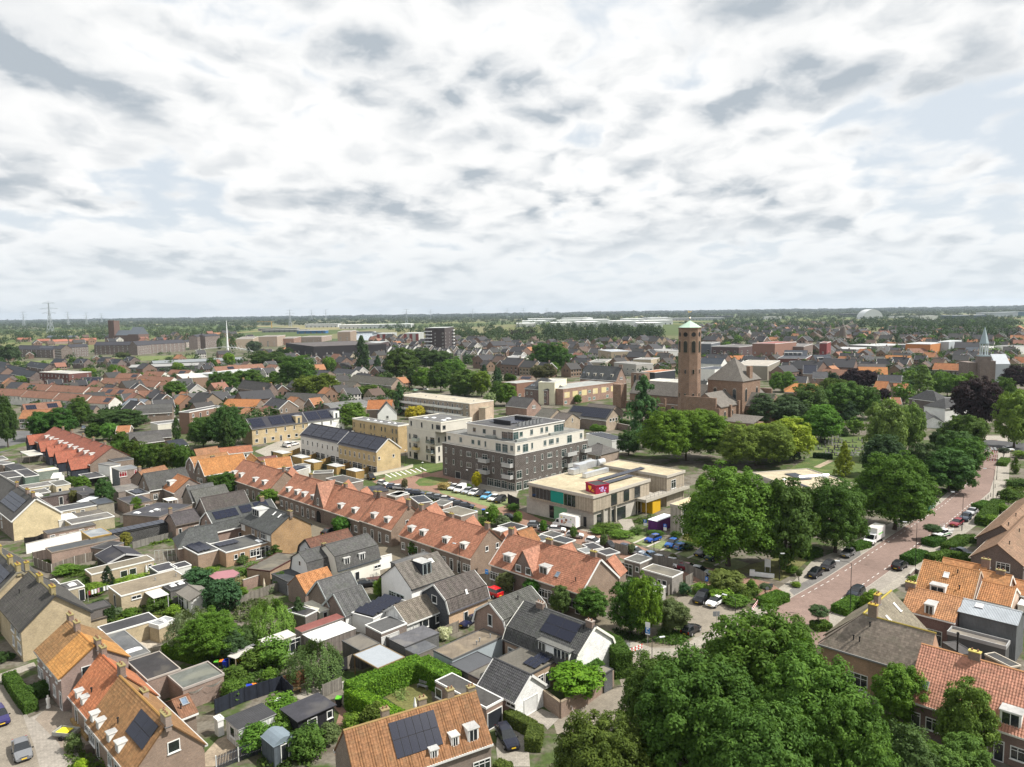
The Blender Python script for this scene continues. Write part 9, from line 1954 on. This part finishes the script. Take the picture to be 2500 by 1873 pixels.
for l,a,b,c,z,w,sp,r in(('orange clad office with a grey top floor',(1010,430),(1200,445),(1330,425),13,(.48,.2,.07),'W.W.W/W.W.W',Q59),('grey rounded hall beside the orange office',(1340,410),(1400,420),(1475,400),14,(.38,.42,.44),'',(.38,.42,.44)),('long flat roofed shops in the right quarter, back',(250,455),(620,465),(1000,448),8,Q85,'W.W.W',Q52),('long flat roofed shops in the right quarter, front',(120,490),(400,500),(640,482),7,(.18,.17,.17),'',(.4,.4,.41)),('white flat roofed row at the right edge',(1940,460),(2100,470),(2300,462),8,(.66,.66,.63),'ww.w',Q11),('white flat roofed row left of the spire',(1720,470),(1830,478),(1910,465),8,(.66,.66,.63),'w.w',Q6)):Z('c6');fl(l,a,b,c,z,wL=w,rO=r,L=sp,R=sp,**F4)
Z('c6');p=U((1775,860));T=tg_('church','small brick church with a slender lead spire','church',p,None,radians(-8));bk=M('brick',Q148);le=PL((.34,.42,.45));bo('tower',T,(-4,-3,0),6.5,6.5,17,bk);mb=MB();mb.bx((2.6,0,0),4,14,14,bk);mb.bx((-9,1,0),5,14,13,bk);mb.pz([V((6.7,1,12)),V((6.7,14,12)),V((6.7,7.5,18))],X3*9,PL((.45,.48,.52)));mb.bx((6.7,1,0),9,13,12,PL((.45,.48,.52)));mb.bd('nave',T);mb=MB();c=V((-.75,.25,0));mb.box(c+V((-2.9,-2.9,17)),X3*5.8,Y3*5.8,Z3*.8,le);[mb.tube(c+V((cos(a)*2.2,sin(a)*2.2,17.8)),c+V((cos(a)*2.2,sin(a)*2.2,25)),.3,.3,PL((.6,.66,.68)),6)for a in[i*.7854 for i in rg(8)]];mb.tube(c+UP*25,c+UP*25.8,2.9,2.9,le,8);mb.bd('lantern',T);to('spire',T,c+UP*25.8,c+UP*36,2.7,.1,le,8)
Z('c5');rs=random.Random(5);gq=[]
stone=[]
for i,c in en((Q9,Q149,Q48)):mb=MB();mb.box((-.4,-.08,0),X3*.8,Y3*.16,Z3*(.9+.1*i),M('gloss',c));mb.bx((-.4,-1.6,0),.8,1.5,.18,M('gloss',c));stone.append(mb.mesh('gravestone'))
n=0
for r in rg(9):
 for k in rg(20):
  x,y=1760+k*36+rs.uniform(-9,9),1425+r*27+rs.uniform(-7,7)
  if rs.random()<.42 or(x>2050 and y<1480):continue
  o=link('gravestone',rs.choice(stone),None,U((x,y)));o.rotation_euler=(0,0,.8+rs.uniform(-.1,.1));tag(o,'gravestone %s from the left in the %s row from the front'%(od(k),od(8-r)),'gravestone','gravestones in the churchyard');n+=1
  # far houses, trees, woods, industry, pylons
Z('S')
def phs(i,wL,rO,L=9,W=4.6,zr=8.6,ze=5.,bar=None):
 T=gb('p',None,None,None,zr,ze,wL=wL,rO=rO,rk='plain',wk='plain',W=W,gut=False,world=(V((-L/2,0,zr)),V((L/2,0,zr)),V((0,-W,ze))),F='',cH=[.8],bG=bar,cC=(.3,.25,.2))
 mb=MB();g=M('glass',DARKG);fm=PL(WH)
 for y,s in((-W-.02,1),(W+.02,-1)):
  for k in rg(4):
   for z in(.9,3.3):
    if z+1.3<ze+.1:x=-L/2+L*(k+.5)/4;q=[(x-.55,y,z),(x+.55,y,z),(x+.55,y,z+1.4),(x-.55,y,z+1.4)];mb.face(q if s>0 else q[::-1],g);y2=y-.02*s;mb.face([(x-.7,y2+.03*s,z-.12),(x+.7,y2+.03*s,z-.12),(x+.7,y2+.03*s,z),(x-.7,y2+.03*s,z)],fm)
 for x,s in((-L/2-.02,-1),(L/2+.02,1)):
  for yy in(-1.4,1.4):q=[(x,yy-.5,3.4),(x,yy+.5,3.4),(x,yy+.5,4.8),(x,yy-.5,4.8)];mb.face(q if s>0 else q[::-1],g)
 mb.bd('window',T,(0,0,0),kind='stuff');LBD.remove(T)if T in LBD else None
 return T
nb0=len(OB_)
HP=[('grey roofed brick',phs(0,BRB,(.058,.055,.054))),('dark roofed brick',phs(1,Q25,(.036,.037,.042),bar=WH)),('orange roofed brick',phs(2,(.27,.17,.12),(.34,.16,.08))),('red roofed brick',phs(3,BRB,(.25,.12,.085))),('grey roofed white',phs(4,(.5,.48,.45),(.065,.065,.068),bar=WH)),('brown roofed tan',phs(5,Q43,(.11,.075,.06))),('dark roofed tan',phs(6,(.28,.22,.16),Q14,12,5.2,10,6)),('slate roofed long brick',phs(7,(.22,.15,.12),Q13,16,5.2,10,6.2))]
del OB_[nb0:]
kids(None)
LM=[('the '+l if not l.startswith(('the ','first','second'))else l,p)for l,p in[('copper roofed church tower',(1684,900)),('windmill',(2056,830)),('lead spire',(2402,880)),('dark apartment tower',(1080,830)),('white mast',(556,850)),('old blunt church tower',(273,820)),('brick manor',(1480,910)),('tall poplar',(886,880)),('red topped flats',(1890,850)),('orange clad office',(2270,840)),('white villa',(2320,985)),('care home',(1400,940)),('black apartment block',(760,850)),('market hall',(360,900)),('old school',(640,945)),('gallery flats',(1090,985)),('white arched hall',(2130,775)),('parish hall',(1480,1030)),('far right corner',(2480,800)),('harbour',(900,820)),('far left corner',(20,800)),('distant warehouses',(1450,785)),('big copper beech',(2380,960)),('park grove',(1130,920)),('tan modern flats',(1490,860)),('pale shop building',(1870,890)),('dark red school row',(150,960))]]
AUTO={}
def alb(o,desc,p):
 q=proj(p);k,best=None,1e9
 for l,m in LM:
  d=hypot(q[0]-m[0],(q[1]-m[1])*3)
  if d<best:best,k,mm=d,l,m
 side=('left' if q[0]<mm[0]else 'right');depth='behind' if q[1]<mm[1]else 'before'
 AUTO.setdefault((desc,k,side,depth),[]).append((best,o))
def fls():
 for(desc,k,side,depth),L in AUTO.items():
  L.sort(key=lambda t:t[0])
  for i,(d,o)in en(L):
   w='' if len(L)==1 else('nearest ' if i==0 else(od(i)+' nearest ' if i<20 else '%dth nearest '%(i+1)))
   o['label']='%s%s %s %s, to its %s'%(w,desc,depth,k,side)
def free(p,r,occ):
 return all((p.x-a)**2+(p.y-b)**2>(r+c)**2 for a,b,c in occ)
def scatter(poly,n,fn,r,occs,seed,tries=40):
 rs=random.Random(seed);xs=[q[0]for q in poly];ys=[q[1]for q in poly];done=0
 for _ in rg(n*tries):
  if done>=n:break
  x,y=rs.uniform(min(xs),max(xs)),rs.uniform(min(ys),max(ys));ins=False
  for a,b in zip(poly,poly[1:]+poly[:1]):
   if(a[1]>y)!=(b[1]>y)and x<(b[0]-a[0])*(y-a[1])/(b[1]-a[1])+a[0]:ins=not ins
  if not ins:continue
  p=U((x,y))
  if all(free(p,r,o)for o in occs):fn(p,rs);done+=1
NH=[0]
NI=[0];MASS=[]
def hfn(weights,s0=.95,s1=1.35,ind=True):
 def fn(p,rs):
  d,T=rs.choices(HP,weights)[0];s=rs.uniform(s0,s1);OB_.append((p.x,p.y,6.*s));NH[0]+=1;z=GRID+rs.choice((0,pi/2))+rs.uniform(-.2,.2)
  if ind and NI[0]<150:NI[0]+=1;alb(cpt(T,(p.x,p.y,0),z,'x','houses of the wider town',scale=s),d+' house',p)
  else:MASS.append((T,Matrix.Translation((p.x,p.y,0))@Matrix.Rotation(z,4,'Z')@Matrix.Scale(s,4)))
 return fn
WG=(5,5,.8,.8,2,2.5,1.5,3);WR=(3,3,1.6,1.6,1.5,2,1,2.5);WF=(3,3,1.6,1.8,2,3,1,2)
for i,(pl,n,w,s0,s1,r,ind)in en((([(1120,868),(1260,855),(1420,905),(1400,925),(1300,920),(1160,905)],30,WG,.95,1.35,6,1),([(1210,838),(1650,838),(1650,905),(1560,925),(1390,888),(1230,858)],44,WG,.95,1.35,7,1),([(1715,865),(2080,850),(2090,920),(1960,935),(1880,930),(1715,905)],36,WG,.95,1.35,7,1),([(2080,850),(2490,845),(2490,905),(2330,905),(2200,935),(2090,925)],24,WR,.95,1.35,7,1),([(380,945),(620,980),(640,1035),(500,1030),(280,1020),(300,960)],20,WR,.9,1.1,6,1),([(860,945),(1060,950),(960,985),(700,985),(650,960)],10,WG,.9,1.1,6,1),([(1120,845),(1660,832),(1660,905),(1400,925)],60,WG,.8,1.2,5,0),([(1715,845),(2490,838),(2490,905),(2100,935),(1715,910)],90,WG,.8,1.2,5,0),([(1660,800),(2080,792),(2120,845),(1720,848)],130,WF,1.1,1.6,8,0),([(2080,812),(2495,806),(2495,845),(2100,845)],90,WF,1.1,1.5,8,0),([(900,830),(1200,832),(1200,862),(920,858)],60,WG,1,1.4,7,0),([(0,850),(620,862),(640,960),(400,940),(0,930)],22,WR,.8,1.1,5,0),([(640,865),(1000,880),(1000,930),(640,930)],40,WG,.9,1.2,6,0),([(300,815),(620,825),(620,845),(60,850)],40,WF,1.2,1.6,9,0),([(0,940),(280,930),(380,960),(300,1010),(0,990)],14,WR,.8,1.,5,0))):
 scatter(pl,n,hfn(w,s0,s1,ind),r,[OB_,OCC]if r<6.5 else[OB_],i+1)
mm=MB();idx={}
for T,mx in MASS:
 for o in[c for c in KIDS[T.name]]:
  me=o.data;b0=len(mm.v);mm.v+=[tuple(mx@v.co)for v in me.vertices];ul=me.uv_layers[0].data
  for p in me.polygons:mm.f.append(tuple(b0+k for k in p.vertices));mm.m.append(mm.mi(me.materials[p.material_index]));mm.uv+=[tuple(ul[k].uv)for k in p.loop_indices]
mo=mm.bd('far_houses');mo['kind']='stuff';mo['label']='carpet of small far roofs between the town trees'
for d,T in HP:
 for ch in list(KIDS.get(T.name,())):
  for c2 in list(KIDS.get(ch.name,())):bpy.data.objects.remove(c2)
  bpy.data.objects.remove(ch)
 bpy.data.objects.remove(T)
NTR=[0]
def tfn(h0,h1,cols,kinds=('far',),grp='trees among the far houses'):
 def fn(p,rs):
  k=rs.choice(kinds);h=rs.uniform(h0,h1);w=h*rs.uniform(.7,1.15)if k=='far' else h*.4;dn,c=rs.choice(cols);T=tree_at(p,h,w,k,'x',c,.5,gR=grp);alb(T,dn+(' tree' if k=='far' else ' conifer'),p);NTR[0]+=1
 return fn
TG=[('dark green',G1),('mid green',G2),('dull green',GB),('bright green',(.07,.12,.02)),('deep green',G4)]
scatter([(1190,838),(1660,835),(1650,920),(1380,905)],26,tfn(6,10,TG),3,[OB_],21)
scatter([(1715,850),(2490,840),(2490,900),(2200,935),(1900,935),(1715,905)],44,tfn(6,11,TG),3,[OB_],22)
scatter([(1660,790),(2490,782),(2490,845),(1720,845)],66,tfn(9,15,TG),4,[],23)
scatter([(900,830),(1200,830),(1200,900),(1000,880)],16,tfn(7,11,TG),3,[OB_],24)
scatter([(0,880),(620,880),(620,1030),(420,1060),(0,940)],26,tfn(5,8,TG),3,[OB_,OCC],25)
scatter([(640,870),(1000,890),(1000,980),(660,990)],12,tfn(6,10,TG),3,[OB_,OCC],26)
scatter([(1560,1030),(1980,1010),(2150,1000),(2150,1060),(1900,1090),(1680,1110)],8,tfn(6,10,TG),3,[OB_],27)
scatter([(2150,930),(2490,930),(2490,1000),(2200,1000)],10,tfn(7,11,TG),3,[OB_],28)
def wood(lb,poly,n,h,w,col,seed,lf=.16,nl=70,name='woodland'):
 R=np.random.default_rng(seed);rs=random.Random(seed);pts=[]
 scatter(poly,n,lambda p,r:pts.append((p.x,p.y)),0,[],seed)
 P,N,S,V=[],[],[],[]
 for x,y in pts:
  hh,ww=rs.uniform(*h),rs.uniform(*w);d=R.normal(size=(nl,3));d/=np.linalg.norm(d,axis=1,keepdims=True);d[:,2]=np.abs(d[:,2])*1.-.15;r=R.uniform(.75,1.05,nl)[:,None];lump=1+.18*np.sin(4*np.arctan2(d[:,1],d[:,0])+x)[:,None]
  q=d*r*lump*np.array([ww/2,ww/2,hh*.62])+np.array([x,y,hh*.38]);P.append(q);N.append(d+R.normal(size=(nl,3))*.35+np.array([0,0,.3]));S.append(np.full(nl,lf*ww/2)*R.uniform(.7,1.4,nl));V.append(np.clip(rs.uniform(.1,.9)*.7+R.uniform(0,.3,nl),0,1))
 me=leaf_mesh(name,np.concatenate(P),np.concatenate(N),np.concatenate(S),np.concatenate(V),LEAF,1.2);o=link(name,me,None,(0,0,0),None,None,col);o['kind']='stuff';o['label']=lb;return o
BLG=(.04,.062,.034)
wood('pale green poplar wood behind the old church',[(0,792),(300,788),(520,786),(540,820),(420,826),(0,826)],420,(13,22),(10,17),(.055,.082,.038),41)
wood('darker trees in front of the pale wood, far left',[(0,818),(560,812),(600,838),(470,845),(300,832),(0,848)],190,(10,18),(9,15),(.036,.06,.024),42)
wood('rounded wood right of the pale poplars',[(530,785),(620,782),(625,812),(535,818)],90,(16,26),(11,18),(.04,.065,.03),43)
wood('broad woodland behind the dark apartment tower',[(920,802),(1200,792),(1330,790),(1620,812),(1625,836),(1440,842),(1200,842),(960,815)],420,(13,21),(10,17),(.036,.06,.024),44)
wood('dark row of tall trees left of the church tower',[(1320,806),(1600,806),(1610,838),(1330,840)],190,(17,24),(10,15),(.018,.036,.014),45)
wood('purple beeches in the far woodland',[(1245,818),(1305,818),(1305,828),(1245,828)],14,(13,17),(12,17),(.016,.01,.012),46)
wood('woods behind the windmill',[(1740,785),(2100,772),(2490,776),(2490,800),(2060,806),(1760,812)],520,(12,19),(11,18),(.03,.052,.022),47)
wood('dense green suburb trees at the upper right',[(2180,790),(2440,786),(2480,830),(2300,842),(2180,835)],230,(13,20),(11,17),(.026,.05,.018),48)
wood('willow green belt left of the windmill',[(1760,805),(1990,800),(1990,826),(1780,832)],120,(11,16),(10,16),(.042,.065,.034),49)
wood('small trees and hedges between the far roofs',[(1120,842),(2490,832),(2490,930),(2150,945),(1900,930),(1400,920),(1130,900)],560,(6,11),(6,11),(.034,.062,.02),50,.17,60,'town_greenery')
wood('garden greenery between the far left roofs',[(0,860),(1000,870),(1000,1000),(600,1050),(0,990)],420,(4,9),(5,10),(.034,.064,.02),51,.17,60,'town_greenery')
wood('tree belts of the suburbs right of the church tower',[(1640,790),(2490,780),(2490,848),(1720,850)],420,(8,14),(8,14),(.028,.052,.02),52,.16,60)
for i,(y0,y1,n,h,w,c)in en(((768.5,771,900,(16,30),(60,160),(.028,.042,.028)),(771,775,900,(13,24),(38,90),(.034,.05,.028)),(775,781,1100,(11,19),(22,48),(.04,.058,.028)),(780,788,900,(9,16),(14,30),(.042,.06,.026)))):
 sl=18;poly=[(-60,y0+sl),(2560,y0-sl),(2560,y1-sl),(-60,y1+sl)]
 wood(['woods on the horizon','far hedgerows and copses of the plain','copses on the pale fields','nearer copses on the pale fields'][i],poly,n,h,w,c,60+i,.22,40)
Z('S');FLD=((.13,.135,.075),(.09,.11,.05),(.12,.12,.075),(.07,.095,.04))
for i,(x,y,w,h)in en(((560,792,300,5),(980,784,500,3),(250,789,260,3),(1420,780,420,3),(700,786,240,4),(1700,772,300,2.4),(30,800,60,5),(2000,766,400,2),(1150,778,300,2.2))):sheet('field',[(x,y),(x+w,y-w*.0144),(x+w+20,y+h-w*.0144),(x-10,y+h)],M('grass',FLD[i%4]))
WHL=[('%s white distribution hall from the left, %s row of the far centre'%(od(k),('front','middle','back')[j]),1262+j*14+k*72+(k*37%23),799-j*6,46+(k*29+j*11)%26,12+(k+j)%4*2,120,(.7,.71,.71),(.74,.75,.75))for j in rg(3)for k in rg(5)]
for i,(l,x,y,w,hm,dp,c,r)in en(WHL+[('long white warehouse beyond the harbour, left',745,800,80,13,60,(.55,.57,.58),(.62,.63,.63)),('long white warehouse beyond the harbour, right',828,803,175,13,90,Q144,(.72,.73,.73)),('blue and white shed at the harbour',725,815,70,8,30,(.05,.16,.36),(.5,.52,.54)),('low grey shed left of the harbour',630,808,95,8,30,Q103,(.42,.4,.36)),('pale quay shed at the harbour',640,812,110,7,30,(.25,.25,.26),Q34),('grey blue hall left of the church tower',1575,782,60,13,70,(.36,.4,.44),(.5,.53,.56)),('long pale hall right of the church tower',1640,783,130,11,60,Q59,Q122),('dark long hall right of the church tower',1730,779,60,14,50,Q141,(.3,.31,.33)),('white hall near the windmill',1868,780,40,12,40,(.66,.66,.66),Q3),('low white halls before the arched hall',2180,777,70,8,40,(.62,.62,.62),Q3),('white silo building at the upper right',2258,784,32,17,30,Q18,Q2),('blue grey factory at the upper right',2320,779,90,13,60,(.08,.12,.18),(.42,.46,.5)),('pale factory hall at the upper right',2405,774,80,18,60,(.48,.5,.54),Q127),('teal hall at the right edge',2455,772,60,18,60,(.1,.18,.25),(.4,.45,.5)),('dark hall beside the arched hall',2060,774,44,16,50,(.06,.07,.08),Q6)]):
 Z('S');a,b=U((x,y)),U((x+w,y-w*.0144));d=b-a;L=d.length;d.normalize();n=V((-d.y,d.x,0));n=n if n.y>0 else-n;T=tg_('warehouse',l,'warehouse',(a+b)/2,'distant halls and warehouses');O=V(T.location);mb=MB();mb.box(a,d*L,n*dp,UP*(hm-.8),PL(c));mb.bd('wall',T,O);mb=MB();mb.box(a-d-n+UP*(hm-.8),d*(L+2),n*(dp+2),UP*.8,PL(tuple(v*.9 for v in r)),PL(r));mb.bd('roof',T,O);mb=MB();k=max(2,int(L/14));[mb.box(a+d*(L*(i+.3)/k)-n*.15,d*4,n*.1,UP*4.5,PL((.12,.13,.15)))for i in rg(k)];mb.bd('loading_door',T,O,kind='stuff')
Z('c6');a,b=U((470,175)),U((690,172));T=tg_('arched_hall','white arched hall on the far right horizon','arched hall',(a+b)/2);d=b-a;n=V((-d.y,d.x,0)).normalized();mb=MB();pr=[a+d*(.5-.5*cos(i*pi/14))+UP*(38*sin(i*pi/14))for i in rg(15)];mb.pz(pr,n*60,PL((.58,.6,.62)));mb.bd('shell',T,T.location)
Z('S')
for l,x,yt,dist in(('tallest power pylon on the left horizon',118,739,2400),('small pylon left of the tallest one',56,762,4200),('pylon right of the tallest one',165,762,4200),('second pylon right of the tallest one',210,764,4600),('faint pylon on the left horizon',247,766,5200),('pylon above the harbour cranes',707,757,3000),('faint pylon right of the harbour',760,757,5200),('faint pylon at the left centre',795,756,5200),('dark pylon near the centre of the horizon',992,755,3200),('thin pylon right of the centre',1051,756,5200),('pylon pair on the centre horizon, left',1154,755,4600),('pylon pair on the centre horizon, right',1238,754,4600),('pylon left of the church tower, far',1278,753,4600),('thin pylon left of the church tower',1335,753,5200)):
 q=at_depth((x,yt),dist);pylon(l,V((q.x,q.y,0)),q.z,q.z*.16)
Z('c2');p=U((1165,285));T=tg_('tower_crane','yellow construction crane beyond the waterfront','crane',p);y_=PL((.62,.36,.05));h=26;mb=MB();[mb.bx((sx,sy,0),.5,.5,h,y_)for sx in(-1,.6)for sy in(-1,.6)];[mb.tube((-1,-1,k*2),(1,-1,k*2+2),.15,.15,y_,4)for k in rg(13)];mb.bd('mast',T);mb=MB();mb.bx((-52,-.5,h),62,1,.5,y_);mb.bx((-50,-.2,h+2),56,.4,.4,y_);[mb.tube((-50+k*3,0,h+(k%2)*2),(-47+k*3,0,h+(1-k%2)*2),.15,.15,y_,4)for k in rg(18)];mb.bd('jib',T)
fls()
# air
mb=MB();mb.bx((-14500,-14500,-1.),29000,29000,150.,PL((0,0,0)));hz=mb.bd('haze');hz['kind']='stuff'
hm=bpy.data.materials.new('haze');hm.use_nodes=True;t=NT(hm.node_tree);pv=t.n('ShaderNodeVolumePrincipled',{'Color':(.72,.84,.98,1),'Density':.000042,'Anisotropy':.2});t.n('ShaderNodeOutputMaterial',{'Volume':pv});hz.data.materials.clear();hz.data.materials.append(hm)
